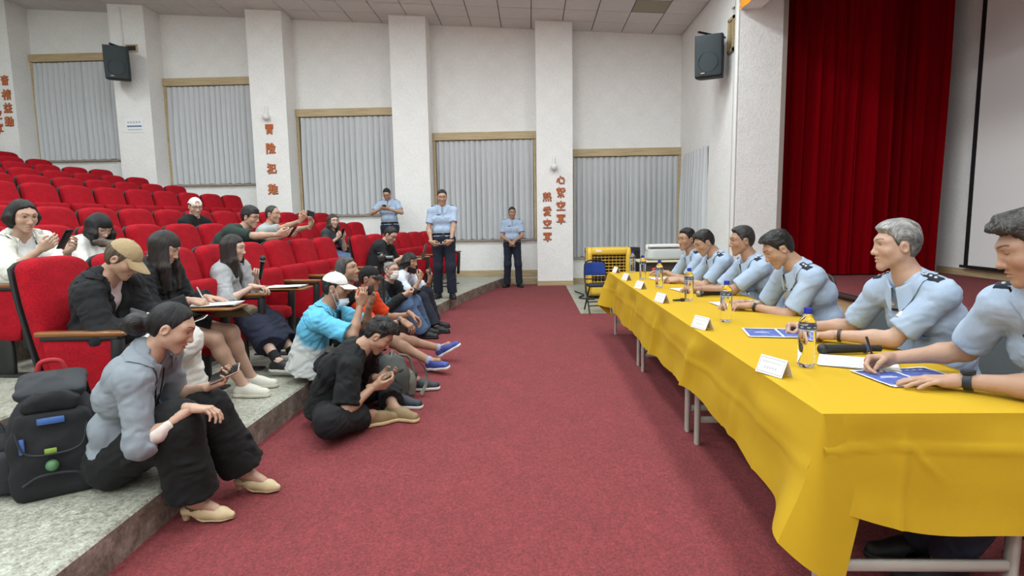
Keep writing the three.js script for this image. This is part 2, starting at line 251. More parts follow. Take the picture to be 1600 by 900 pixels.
// ---------------------------------------------------------------- auditorium seats
const PITCH = 0.57;
const seatGeo = (() => {
  const lean = 0.2;
  // cushion of the backrest: rounded top, seam across the lower third, faces +x
  const back = rbox(0.1, 0.68, 0.508, 0.04, 4, 22, 14, (q) => {
    const t = (q.y + 0.33) / 0.66, e = Math.abs(q.z) / 0.2625;
    q.z *= 1 - 0.07 * sstep(0.55, 1, t) - 0.04 * sstep(0.3, 0, t);
    if (q.y > 0.2) q.y -= 0.055 * e ** 4 * sstep(0.2, 0.33, q.y) ;
    if (q.x > 0) q.x += 0.03 * (1 - e * e) * Math.sin(Math.PI * clamp(t, 0, 1)) - 0.022 * Math.exp(-(((q.y + 0.085) / 0.016) ** 2)) * (1 - e ** 6) + 0.016 * Math.exp(-(((q.y + 0.2) / 0.09) ** 2));
    q.y += 0.725; q.x += 0.12 - lean * (q.y - 0.42);
  });
  const shell = rbox(0.03, 0.66, 0.5, 0.012, 2, 8, 8, (q) => { const e = Math.abs(q.z) / 0.2575; if (q.y > 0.2) q.y -= 0.055 * e ** 4; q.z *= 1 - 0.07 * sstep(0.05, 0.32, q.y); q.y += 0.725; q.x += 0.055 - lean * (q.y - 0.42); });
  const seatDown = rbox(0.47, 0.12, 0.49, 0.045, 10, 4, 10, (q) => { if (q.y > 0) q.y += 0.025 * (1 - (q.z / 0.245) ** 2) * (1 - (q.x / 0.235) ** 2); q.x += 0.36; q.y += 0.415 + 0.04 * (q.x - 0.36); });
  const seatUp = rbox(0.12, 0.44, 0.49, 0.045, 4, 10, 10, (q) => { q.x += 0.2 - 0.12 * q.y; q.y += 0.58; });
  const panel = rbox(0.42, 0.36, 0.045, 0.012, 6, 6, 2, (q) => { q.x *= lerp(0.62, 1, sstep(-0.2, 0.16, q.y)); q.x += 0.36; q.y += 0.435; });
  const armTop = rbox(0.5, 0.035, 0.06, 0.012, 6, 2, 3, (q) => { q.x += 0.36; q.y += 0.645; });
  const frame = merge([rbox(0.055, 0.42, 0.06, 0.012, 2, 4, 2, (q) => { q.x += 0.565 - 0.12 * (0.2 - q.y) * 0.5; q.y += 0.41; }), rbox(0.44, 0.03, 0.055, 0.008, 2, 2, 2, (q) => { q.x += 0.36; q.y += 0.622; })]);
  const post = merge([rbox(0.12, 0.3, 0.045, 0.012, 2, 2, 2, (q) => { q.x += 0.36; q.y += 0.15; }), rbox(0.36, 0.018, 0.1, 0.006, 2, 2, 2, (q) => { q.x += 0.36; q.y += 0.009; })]);
  const tab = rbox(0.36, 0.022, 0.24, 0.008, 4, 2, 4);
  return { back, shell, seatDown, seatUp, panel, armTop, frame, post, tab };
})();
function arm(root, side) { const z = side * PITCH / 2; for (const [n, g, m] of [['side_panel', seatGeo.panel, M.seatRed], ['armrest', seatGeo.armTop, M.armWood], ['arm_frame', seatGeo.frame, M.black], ['pedestal', seatGeo.post, M.steel]]) mk(n, g, m, root).position.z = z; }
function seatProto(down, bothArms) {
  const o = new THREE.Group(); mk('backrest', seatGeo.back, M.seatRed, o); mk('back_shell', seatGeo.shell, M.black, o); mk('seat', down ? seatGeo.seatDown : seatGeo.seatUp, M.seatRed, o);
  arm(o, -1); if (bothArms) arm(o, 1); return o;
}
const protos = [[seatProto(false, false), seatProto(false, true)], [seatProto(true, false), seatProto(true, true)]];
const backOff = (k) => (k ? 2.3 + 0.94 * (k - 1) : 1.1);
const start = [-3.35, -4.15, -4.14, -5.2, -6.0, -6.9, -7.7, -8.5, -9.3, -10.1, -10.8], seatEnd = [-11.6, -11.3, -11.9, -11.9, -11.9, -11.9, -11.9, -12, -12, -12, -12];
const used = { '0:0': 'under the woman in the tan cap', '0:1': 'under the long-haired woman in the black jacket', '0:3': 'under the woman in the pale grey jacket', '0:9': 'under the man with the laptop', '1:0': 'under the woman in the white shirt', '1:1': 'under the bowed woman with the dark bob', '1:4': 'under the man in the dark green shirt', '1:6': 'under the man holding a phone high', '1:9': 'under the brown-haired woman in grey', '2:6': 'under the man in the white cap' };
const ordinal = (n) => ['first', 'second', 'third', 'fourth', 'fifth', 'sixth', 'seventh', 'eighth', 'ninth', 'tenth', 'eleventh', 'twelfth', 'thirteenth', 'fourteenth', 'fifteenth', 'sixteenth'][n];
function rowSpot(k, i) { const r = RE + backOff(k), th0 = Math.asin((CZ - start[k]) / r), th = th0 + i * PITCH / r; return { x: CX - r * Math.cos(th), z: CZ - r * Math.sin(th), th }; }
for (let k = 0; k < 11; k++) {
  if (k == 3) continue;   // cross aisle
  let count = 0; while (rowSpot(k, count).z > seatEnd[k]) count++;
  for (let i = 0; i < count; i++) {
    const s = rowSpot(k, i), key = k + ':' + i, who = used[key]; if (key == '0:8') continue;   // gap in the front row
    const o = protos[who ? 1 : 0][i == 0 || i == count - 1 ? (i == 0 ? 1 : 0) : 0].clone();
    if (i == 0 && !protos) continue;
    o.name = numbered('auditorium_seat'); scene.add(o); o.position.set(s.x, rowFloor(k), s.z); o.rotation.y = -s.th;
    const lab = who ? `red upholstered seat ${who}` : `empty red tip-up seat, ${ordinal(k > 3 ? k - 1 : k)} row, ${i == count - 1 ? 'last' : ordinal(count - 1 - i)} from the far wall`;
    tag(o, i == count - 1 && !who ? `empty red tip-up seat ending the ${ordinal(k > 3 ? k - 1 : k)} row at the far wall` : lab, 'seat', 'red auditorium seats');
    if (key == '0:1' || key == '0:3') { const t = mk('writing_tablet', seatGeo.tab, M.armWood, o); t.position.set(0.66, 0.665, key == '0:1' ? 0.02 : -0.02); mk('tablet_hinge', rod([0.5, 0.6, 0.27], [0.55, 0.655, 0.12], 0.014), M.steel, o); }
  }
}

// ---------------------------------------------------------------- the long table
const TX0 = 0.95, TX1 = 1.75, TZ0 = -1.86, TZ1 = -7.09, TY = 0.76;
const tl = (TZ0 - TZ1) / 3;
for (let i = 0; i < 3; i++) {
  const z0 = TZ0 - i * tl - 0.012, z1 = TZ0 - (i + 1) * tl + 0.012;
  const t = thing('folding_table', ['folding table under the near end of the yellow cloth', 'middle folding table under the yellow cloth', 'folding table under the far end of the yellow cloth'][i], 'table', [(TX0 + TX1) / 2, 0, (z0 + z1) / 2], 0, 'tables under the yellow cloth');
  const L = (z0 - z1) / 2, W = 0.385;
  mk('table_top', rbox(W * 2, 0.03, L * 2, 0.008, 2, 2, 2, (q) => { q.y += TY - 0.022; }), std({ color: 0xb89a70, roughness: 0.6 }), t);
  for (const sx of [-1, 1]) for (const sz of [-1, 1]) mk('leg', rbox(0.03, TY - 0.03, 0.045, 0.006, 2, 2, 2, (q) => { q.x += sx * (W - 0.05); q.y += (TY - 0.03) / 2; q.z += sz * (L - 0.1); }), M.greyPaint, t);
  for (const sz of [-1, 1]) { mk('crossbar', rbox(W * 2 - 0.1, 0.04, 0.025, 0.005, 2, 2, 2, (q) => { q.y += 0.16; q.z += sz * (L - 0.1); }), M.greyPaint, t); mk('crossbar', rbox(W * 2 - 0.1, 0.03, 0.025, 0.005, 2, 2, 2, (q) => { q.y += 0.55; q.z += sz * (L - 0.1); }), M.greyPaint, t); }
}
{
  const parts = []; const X0 = TX0 - 0.006, X1 = TX1 + 0.006, Z0 = TZ0 + 0.006, Z1 = TZ1 - 0.006, Y = TY;
  // top with faint pressed folds and soft edges
  parts.push(sheet((u, v) => { const x = lerp(X0, X1, u), z = lerp(Z0, Z1, v); const e = Math.min(x - X0, X1 - x, Z0 - z, z - Z1); return [x, Y - 0.004 * Math.exp(-e / 0.006) + 0.0009 * noise(x * 5, z * 4, 2), z]; }, 40, 180));
  const hem = [[-1.86, 0.33], [-2.0, 0.345], [-2.27, 0.362], [-2.6, 0.374], [-3.0, 0.378], [-3.4, 0.4], [-3.88, 0.364], [-4.28, 0.358], [-5.05, 0.356], [-5.5, 0.345], [-5.93, 0.345], [-6.5, 0.37], [-7.1, 0.36]];
  const hemAt = (z) => { for (let i = 1; i < hem.length; i++) if (z >= hem[i][0]) { const t = (z - hem[i][0]) / (hem[i - 1][0] - hem[i][0]); return lerp(hem[i][1], hem[i - 1][1], t); } return 0.36; };
  const crease = (s, c, w, a) => a * Math.exp(-(((s - c) / w) ** 2));
  const tuckPts = [[-3.35, 0.025], [-4.35, 0.04], [-5.4, 0.02], [-6.3, 0.03], [-2.6, 0.012]];
  const front = (u, v) => {
    const z = lerp(Z0, Z1, u), d = Y - hemAt(z), y = Y - d * v - (v < 0.02 ? 0 : 0), w = sstep(0, 0.35, v);
    let o = 0.004 + 0.014 * v + w * (0.012 * Math.sin(z * 5.2 + 1) + 0.009 * Math.sin(z * 11 + v * 2) + 0.012 * noise(z * 3, v * 2, 7));
    for (const [c, a] of tuckPts) o += crease(z + 0.16 * (v - 0.5), c, 0.05, a) * sstep(0.05, 0.45, v) * (0.4 + 0.6 * v);
    for (const c of [-2.32, -2.8, -3.28, -3.76, -4.24, -4.72, -5.2, -5.7]) o += crease(z, c, 0.012, 0.005) * w;
    o += crease(y, 0.575, 0.012, 0.005);
    const f = sstep(-2.3, -1.88, z); o += f * f * 0.125 * Math.pow(v, 1.1);                       // flare towards the near corner
    const f2 = sstep(-6.7, -7.1, z); o += f2 * 0.12 * v;
    return [X0 - o, y + 0.004 * noise(z * 9, v * 5, 1) * v, z + f * 0.03 * v];
  };
  parts.push(sheet(front, 300, 22));
  // far corner flap
  const fe = (v) => front(1, v);
  parts.push(sheet((u, v) => { const a = fe(v); const b = [X0 - 0.02 + 0.05 * v, Y - 0.56 * v, Z1 + 0.01]; return [lerp(a[0], b[0], u), lerp(a[1], b[1], u), lerp(a[2], b[2], u) - 0.05 * Math.sin(u * 3.14) * v]; }, 10, 16));
  // near corner: the cloth corner hangs as a pointed fold
  const ne = (v) => front(0, v);
  parts.push(sheet((u, v) => { const a = ne(v), b = [X0 + 0.075 * v, Y - 0.565 * v, Z0 + 0.012 + 0.03 * v]; const s = u; return [lerp(a[0], b[0], s), lerp(a[1], b[1], s) - 0.02 * Math.sin(s * 3.14) * v, lerp(a[2], b[2], s) + 0.03 * Math.sin(s * 3.14) * v * (1 - 0.4 * s)]; }, 14, 20));
  // return of that fold behind
  parts.push(sheet((u, v) => { const a = [X0 + 0.075 * v, Y - 0.565 * v, Z0 + 0.012 + 0.03 * v], b = [X0 + 0.06 + 0.08 * v, Y - 0.33 * v, Z0 + 0.004]; return [lerp(a[0], b[0], u), lerp(a[1], b[1], u), lerp(a[2], b[2], u)]; }, 6, 16));
  // near end
  parts.push(sheet((u, v) => {
    const x = lerp(X0, X1, u), hy = lerp(0.44, 0.335, sstep(0, 0.6, u)) - 0.02 * Math.sin(u * 6), y = Y - (Y - hy) * v, w = sstep(0, 0.35, v);
    let o = 0.003 + 0.012 * v + w * (0.012 * Math.sin(x * 9) + 0.014 * noise(x * 4, v * 2, 4));
    o += crease(y, 0.645 - 0.02 * Math.abs(u - 0.35), 0.008, 0.008) + crease(x, X0 + 0.27, 0.014, 0.007) * w + crease(x + y * 0.9, X0 + 0.87, 0.018, 0.008) * crease(y, 0.6, 0.06, 1);
    return [x, y, Z0 + o];
  }, 60, 24));
  // far end and back
  parts.push(sheet((u, v) => [lerp(X0, X1, u), Y - 0.4 * v, Z1 - 0.004 - 0.02 * v - 0.01 * Math.sin(u * 14) * v], 24, 8));
  parts.push(sheet((u, v) => { const z = lerp(Z0, Z1, u); return [X1 + 0.004 + 0.01 * v, Y - 0.3 * v, z]; }, 60, 6));
  const g = mergeGeometries(parts.map((p) => { const q = mergeVertices(p); return q; }));
  const c = mk('tablecloth', g, phys({ color: 0xc29c20, roughness: 0.9, specularIntensity: 0.5, side: THREE.DoubleSide, bumpMap: weave, bumpScale: 0.0004 }), scene);
  tag(c, 'bright yellow cloth draped over the long row of tables', 'tablecloth');
}

// ---------------------------------------------------------------- things on and around the table
const bottleAt = [[1.165, -2.447], [1.193, -3.551], [1.222, -4.502], [1.185, -5.378], [1.179, -6.151], [1.216, -6.98]];
{
  const prof = [[0.0, 0.002], [0.022, 0], [0.029, 0.006], [0.0315, 0.014], [0.0305, 0.03], [0.032, 0.036], [0.0305, 0.046], [0.032, 0.054], [0.0305, 0.064], [0.032, 0.072], [0.0305, 0.082], [0.032, 0.09], [0.031, 0.1], [0.032, 0.108], [0.032, 0.15], [0.032, 0.165], [0.03, 0.178], [0.022, 0.194], [0.0135, 0.205], [0.0125, 0.212], [0.0125, 0.222]];
  const lathe = (p) => new THREE.LatheGeometry(p.map(([x, y]) => new THREE.Vector2(x, y)), 28);
  const body = lathe([...prof, [0, 0.222]]);
  const cap = merge([at(new THREE.CylinderGeometry(0.0148, 0.0148, 0.017, 24), 0, 0.222, 0), at(new THREE.CylinderGeometry(0.0155, 0.0155, 0.004, 24), 0, 0.2105, 0)]);
  const band = new THREE.CylinderGeometry(0.0326, 0.0326, 0.02, 28, 1, true); band.translate(0, 0.155, 0);
  const cv = document.createElement('canvas'); cv.width = 256; cv.height = 64; const c = cv.getContext('2d'); c.fillStyle = '#2f3c58'; c.fillRect(0, 0, 256, 64); c.fillStyle = '#8fa6b4'; c.fillRect(0, 48, 256, 16); c.fillStyle = '#dfe6ea'; for (let i = 0; i < 8; i++) { c.fillRect(12 + i * 32, 15, 18, 5); c.fillRect(14 + i * 32, 24, 12, 4); }
  const lt = new THREE.CanvasTexture(cv); lt.colorSpace = THREE.SRGBColorSpace;
  const wat = phys({ color: 0xffffff, transmission: 1, thickness: 0.05, roughness: 0.02, ior: 1.33 });
  const capM = std({ color: 0x2030a8, roughness: 0.4 }), labM = std({ map: lt, roughness: 0.5, transparent: true, opacity: 0.92, side: THREE.DoubleSide });
  const lab = ['largest water bottle, in front of the officer holding a pen', 'water bottle in front of the officer with the dark wristwatch strap', 'third water bottle from the camera on the yellow cloth', 'fourth water bottle from the camera on the yellow cloth', 'fifth water bottle from the camera on the yellow cloth', 'farthest water bottle at the end of the yellow table'];
  bottleAt.forEach(([x, z], i) => { const b = thing('water_bottle', lab[i], 'bottle', [x, TY + 0.003, z], i * 1.1, 'water bottles on the table'); mk('bottle_body', body, wat, b); mk('cap', cap, capM, b); mk('label_band', band, labM, b); b.scale.setScalar(1.1); });
}
// name cards
{
  const cv = document.createElement('canvas'); cv.width = 512; cv.height = 256; const c = cv.getContext('2d'); c.fillStyle = '#eceae6'; c.fillRect(0, 0, 512, 256); c.strokeStyle = '#8d8d94'; c.lineWidth = 9; c.strokeRect(28, 26, 456, 204);
  const r = rng(77); c.fillStyle = '#5d5d66'; c.strokeStyle = '#5d5d66';
  const glyph = (x, y, s) => { c.lineWidth = s * 0.09; for (let k = 0; k < 3; k++) { c.beginPath(); const yy = y + s * (0.15 + 0.33 * k + 0.06 * r()); c.moveTo(x + s * 0.1 * r(), yy); c.lineTo(x + s * (0.8 + 0.15 * r()), yy); c.stroke(); } for (let k = 0; k < 2; k++) { c.beginPath(); const xx = x + s * (0.2 + 0.4 * k + 0.15 * r()); c.moveTo(xx, y); c.lineTo(xx + s * (r() - 0.5) * 0.4, y + s * 0.95); c.stroke(); } };
  for (let i = 0; i < 11; i++) glyph(62 + i * 36, 66, 31); for (let i = 0; i < 5; i++) glyph(130 + i * 52, 140, 42);
  const t = new THREE.CanvasTexture(cv); t.colorSpace = THREE.SRGBColorSpace; t.anisotropy = 8;
  const spots = [[0.985, -2.335, 0.42], [0.99, -3.345, 0.35], [1.0, -4.44, 0.3], [1.005, -5.34, 0.3], [1.0, -6.1, 0.25], [1.02, -6.98, 0.2]];
  const lab = ['name card nearest the camera, with grey framed lettering', 'name card beside the second water bottle', 'name card in front of the small black device', 'fourth name card from the camera', 'fifth name card from the camera', 'farthest name card at the end of the yellow table'];
  const W = 0.135, Hh = 0.075, face = std({ map: t, roughness: 0.6 }), plain = std({ color: 0xe2d8cc, roughness: 0.7 });
  const panel = () => { const g = new THREE.BoxGeometry(W, Hh, 0.0018); return g; };
  spots.forEach(([x, z, a], i) => {
    const o = thing('name_card', lab[i], 'name card', [x, TY + 0.0025, z], -Math.PI / 2 + a, 'name cards on the table');      // lettering faces the audience
    const tilt = 0.42, f = at(panel(), 0, Hh / 2 * Math.cos(tilt), Hh / 2 * Math.sin(tilt), -tilt), b = at(panel(), 0, Hh / 2 * Math.cos(tilt), -Hh / 2 * Math.sin(tilt), tilt);
    mk('front_panel', f, [plain, plain, plain, plain, face, plain], o); mk('back_panel', b, plain, o);
  });
}
// microphones, small device, documents
function mic(x, z, turn, label, L = 0.25) {
  const o = thing('microphone', label, 'microphone', [x, TY + 0.026, z], turn, 'microphones on the table');
  mk('handle', at(new THREE.LatheGeometry([[0.0, 0], [0.0165, 0.002], [0.018, 0.02], [0.0185, 0.1], [0.0205, 0.155], [0.021, 0.17], [0, 0.171]].map(([a, b]) => new THREE.Vector2(a, b)), 20), -L / 2, 0, 0, 0, 0, -Math.PI / 2), M.blackGloss, o);
  mk('grille', at(new THREE.SphereGeometry(0.026, 20, 14), -L / 2 + 0.19, 0, 0), std({ color: 0x8d8a84, roughness: 0.35, metalness: 0.8 }), o);
  mk('collar', at(new THREE.CylinderGeometry(0.0235, 0.0235, 0.012, 20), -L / 2 + 0.17, 0, 0, 0, 0, Math.PI / 2), std({ color: 0x3c4a60, roughness: 0.3, metalness: 0.6 }), o);
}
mic(1.43, -4.73, Math.PI, 'handheld microphone with silvery grille between the far officers');
{ // black microphone in a holder before the grey-haired officer
  const o = thing('microphone', 'black handheld microphone with a wide tail lying near the grey-haired officer', 'microphone', [1.47, TY + 0.026, -2.68], 0.02);
  mk('handle', at(new THREE.CylinderGeometry(0.022, 0.018, 0.2, 20), -0.01, 0, 0, 0, 0, Math.PI / 2), M.black, o); mk('tail', at(new THREE.CylinderGeometry(0.014, 0.016, 0.06, 16), 0.115, 0, 0, 0, 0, Math.PI / 2), M.black, o); mk('ring', at(new THREE.CylinderGeometry(0.0228, 0.0228, 0.008, 20), 0.075, 0, 0, 0, 0, Math.PI / 2), std({ color: 0x44506a, roughness: 0.3 }), o); mk('grille', at(new THREE.SphereGeometry(0.025, 20, 14), -0.12, 0, 0), M.steel, o);
}
{ const o = thing('presenter_clip', 'small black clip-like device on the yellow cloth', 'device', [1.128, TY + 0.003, -4.473], 0.1); mk('body', rbox(0.075, 0.016, 0.02, 0.006, 3, 2, 2, (q) => { q.y += 0.008; }), M.black, o); mk('head', at(new THREE.CylinderGeometry(0.017, 0.017, 0.02, 18), 0.04, 0.01, 0), M.black, o); }
function slideTex(seed) {
  const cv = document.createElement('canvas'); cv.width = 512; cv.height = 360; const c = cv.getContext('2d'), r = rng(seed); c.fillStyle = '#e4e6ee'; c.fillRect(0, 0, 512, 360);
  const panel = (x, y, w, h) => { c.fillStyle = '#4a5ea4'; c.fillRect(x, y, w, h); c.fillStyle = '#5f75ba'; for (let i = 0; i < 30; i++) c.fillRect(x + r() * w * 0.8, y + r() * h, w * 0.2 * r(), h * 0.06); c.fillStyle = '#2d3c78'; c.fillRect(x, y + h * 0.86, w, h * 0.14); };
  panel(16, 20, 230, 320); panel(262, 20, 234, 320); c.fillStyle = '#e8e9f4'; c.fillRect(70, 170, 110, 12); c.fillRect(85, 192, 80, 8); for (let i = 0; i < 4; i++) c.fillRect(290 + 45 * i, 300, 30, 10);
  const t = new THREE.CanvasTexture(cv); t.colorSpace = THREE.SRGBColorSpace; return t;
}
function textTex(seed) { const cv = document.createElement('canvas'); cv.width = 360; cv.height = 512; const c = cv.getContext('2d'), r = rng(seed); c.fillStyle = '#eceae6'; c.fillRect(0, 0, 360, 512); c.fillStyle = '#7d7f88'; for (let i = 0; i < 22; i++) { let x = 34; while (x < 320) { const w = 5 + r() * 9; c.fillRect(x, 40 + i * 20, w, 8); x += w + 3; } } const t = new THREE.CanvasTexture(cv); t.colorSpace = THREE.SRGBColorSpace; return t; }
function page(w, d, lift, seed) { return sheet((u, v) => [(u - 0.5) * w, 0.002 + lift * (u * u * 0.6 + 0.4 * v * v * u) + 0.002 * noise(u * 4, v * 4, seed), (v - 0.5) * d], 12, 12); }
const sideMat = (o) => std({ roughness: 0.5, side: THREE.DoubleSide, ...o });
function document_(name, label, x, z, turn, w, d, mat, lift, seed, group) { const o = thing(name, label, 'paper', [x, TY + 0.004, z], turn, group); mk('sheet', page(w, d, lift, seed), mat, o); mk('under_sheet', at(page(w * 0.99, d * 0.99, lift * 0.4, seed + 3), 0.004, -0.001, 0.006, 0, 0.02, 0), sideMat({ color: 0xe8e7e2 }), o); return o; }
document_('briefing_folder', 'blue printed briefing sheet under the watch-wearing hand', 1.485, -2.275, 0.12, 0.33, 0.235, sideMat({ map: slideTex(3) }), 0.004, 1);
document_('briefing_folder', 'blue printed briefing sheet in front of the grey-haired officer', 1.36, -3.17, -0.2, 0.36, 0.25, sideMat({ map: slideTex(9) }), 0.006, 2);
document_('text_page', 'white text page beneath the pen hand', 1.41, -2.50, -0.5, 0.3, 0.22, sideMat({ map: textTex(5) }), 0.006, 3);
document_('text_page', 'white text page before the officer with the black wristwatch', 1.52, -4.27, 0.1, 0.34, 0.26, sideMat({ map: textTex(6) }), 0.012, 4);
document_('text_page', 'white text page before the third officer from the far end', 1.42, -5.2, 0.2, 0.3, 0.22, sideMat({ map: textTex(7) }), 0.012, 5);
document_('text_page', 'white text page before the two farthest officers', 1.42, -6.2, 0.1, 0.3, 0.24, sideMat({ map: textTex(8) }), 0.012, 6);
{ const o = thing('eyeglass_case', 'pale translucent case beside the silver microphone', 'case', [1.44, TY + 0.003, -4.98], 0.1); mk('body', rbox(0.15, 0.035, 0.06, 0.016, 6, 4, 4, (q) => { q.y += 0.018; }), std({ color: 0xb9b2a6, roughness: 0.3 }), o); mk('seam', rbox(0.151, 0.003, 0.061, 0.001, 2, 2, 2, (q) => { q.y += 0.02; }), std({ color: 0x8d867c, roughness: 0.4 }), o); }
{ const o = thing('snack_pack', 'small red and white packet at the far table end', 'packet', [1.47, TY + 0.003, -6.85], 0.3); mk('pack', rbox(0.1, 0.06, 0.05, 0.02, 6, 5, 4, (q) => { q.y += 0.032; q.z *= 1 - 0.3 * Math.abs(q.x) * 10 * 0.5; }), std({ color: 0xb0303a, roughness: 0.35 }), o); mk('pack_label', rbox(0.05, 0.03, 0.052, 0.008, 2, 2, 2, (q) => { q.y += 0.032; }), M.white, o); }

// ---------------------------------------------------------------- loudspeakers, sensors, sign, characters on the pillars
function speaker(pos, turn, tilt, label) {
  const o = thing('loudspeaker', label, 'loudspeaker', pos, turn);
  const w = 0.44, h = 0.66, d = 0.42; const dark = std({ color: 0x30373c, roughness: 0.75 });
  const body = new THREE.Group(); body.rotation.x = tilt; body.name = 'cabinet'; o.add(body);
  mk('cabinet_shell', rbox(w, h, d, 0.02, 4, 4, 4, (q) => { if (q.z < 0) q.x *= 1 - 0.3 * (-q.z / d); }), dark, body);
  mk('grille', rbox(w - 0.03, h - 0.03, 0.05, 0.02, 8, 8, 3, (q) => { q.z += d / 2 + 0.03 * (1 - (2 * q.x / w) ** 2); }), std({ color: 0x3a4144, roughness: 0.85, bumpMap: weave, bumpScale: 0.001 }), body);
  mk('badge', at(new THREE.BoxGeometry(0.06, 0.018, 0.006), -0.08, -h / 2 + 0.06, d / 2 + 0.06), M.greyPaint, body);
  mk('woofer_ring', at(new THREE.TorusGeometry(0.15, 0.006, 8, 40), 0, -0.1, d / 2 + 0.05), dark, body);
  return o;
}
{
  const s = speaker([2.98, 4.03, -9.98], -0.42, 0.1, 'large dark loudspeaker on the side wall by the stage');
  mk('bracket_arm', bar([-0.16, 0.36, 0.24], [0.2, 0.36, -0.28], 0.03, 0.025), M.black, s);
  const b = thing('speaker_bracket', 'wooden backing frame behind the large dark loudspeaker', 'bracket', [XR - 0.012, 4.33, -9.83]); mk('frame', merge([box(-0.02, 0.01, 0.22, 0.27, -0.13, 0.13), box(-0.02, 0.01, -0.27, -0.22, -0.13, 0.13), box(-0.02, 0.01, -0.27, 0.27, -0.13, -0.09), box(-0.02, 0.01, -0.27, 0.27, 0.09, 0.13)]), M.wood, b); mk('back_plate', box(-0.002, 0.008, -0.22, 0.22, -0.09, 0.09), std({ color: 0xa08c66, roughness: 0.7 }), b);
  const s2 = speaker([-8.5, 4.76, -12.08], 0.5, 0.12, 'black loudspeaker on the pillar with the small sign');
  mk('bracket_arm', bar([-0.1, 0.36, 0.1], [0.18, 0.37, -0.32], 0.03, 0.03), M.black, s2);
  const b2 = thing('speaker_bracket', 'wooden mounting box above the black loudspeaker on the pillar', 'bracket', [-8.42, 5.16, ZP + 0.012]); mk('frame', rbox(0.26, 0.16, 0.03, 0.006, 2, 2, 2), M.wood, b2); mk('opening', box(-0.1, 0.1, -0.05, 0.05, 0.01, 0.018), M.black, b2);
  const cb = mk('speaker_cable', tube([[-8.6, 6.0, ZP + 0.012], [-8.6, 5.6, ZP + 0.012], [-8.59, 5.3, ZP + 0.02], [-8.57, 5.15, ZP + 0.1]], 0.012, 6), M.white, scene); tag(cb, 'white cable running down to the loudspeaker on the pillar', 'cable');
  const hk = thing('wall_hook', 'small dark wall fixture above the stage-side loudspeaker', 'fixture', [XR - 0.02, 4.72, -9.75]); mk('bracket', rbox(0.04, 0.03, 0.06, 0.008, 2, 2, 2), M.greyPaint, hk); mk('wire', rod([0, -0.015, 0.01], [0, -0.16, 0.01], 0.004), M.greyPaint, hk);
}
for (const [x, y, l] of [[-5.6, 3.72, 'above the four-character column'], [0.49, 2.56, 'above the two columns of characters']]) { const o = thing('motion_sensor', 'small white wall sensor ' + l, 'sensor', [x, y, ZP]); mk('mount', rbox(0.05, 0.16, 0.03, 0.01, 2, 3, 2, (q) => { q.y += 0.06; q.z += 0.015; }), M.white, o); mk('head', at(new THREE.SphereGeometry(0.055, 18, 12), 0, -0.03, 0.06), M.white, o); mk('stem', rod([0, 0.02, 0.02], [0, -0.02, 0.05], 0.018), M.white, o); o.scale.setScalar(1.35); }
{
  const cv = document.createElement('canvas'); cv.width = 256; cv.height = 192; const c = cv.getContext('2d'); c.fillStyle = '#f0f1f2'; c.fillRect(0, 0, 256, 192); c.fillStyle = '#a8abb0';
  // a line of small characters, a blue arrow bar and a pale bar
  const r = rng(5); for (let i = 0; i < 5; i++) for (let k = 0; k < 3; k++) { c.fillRect(34 + i * 40, 44 + k * 9, 26, 4); c.fillRect(40 + i * 40 + 8 * k, 42, 4, 26); }
  c.fillStyle = '#5d7298'; c.fillRect(34, 98, 200, 20); c.beginPath(); c.moveTo(22, 108); c.lineTo(46, 92); c.lineTo(46, 124); c.fill(); c.fillStyle = '#c3cbd2'; c.fillRect(34, 144, 200, 18);
  const t = new THREE.CanvasTexture(cv); t.colorSpace = THREE.SRGBColorSpace;
  const m = mk('wall_sign', at(new THREE.BoxGeometry(0.4, 0.3, 0.008), -8.515, 3.573, ZP + 0.006), [M.white, M.white, M.white, M.white, std({ map: t, roughness: 0.5 }), M.white], scene); tag(m, 'small white sign with a blue arrow bar below the pillar loudspeaker', 'sign');
}
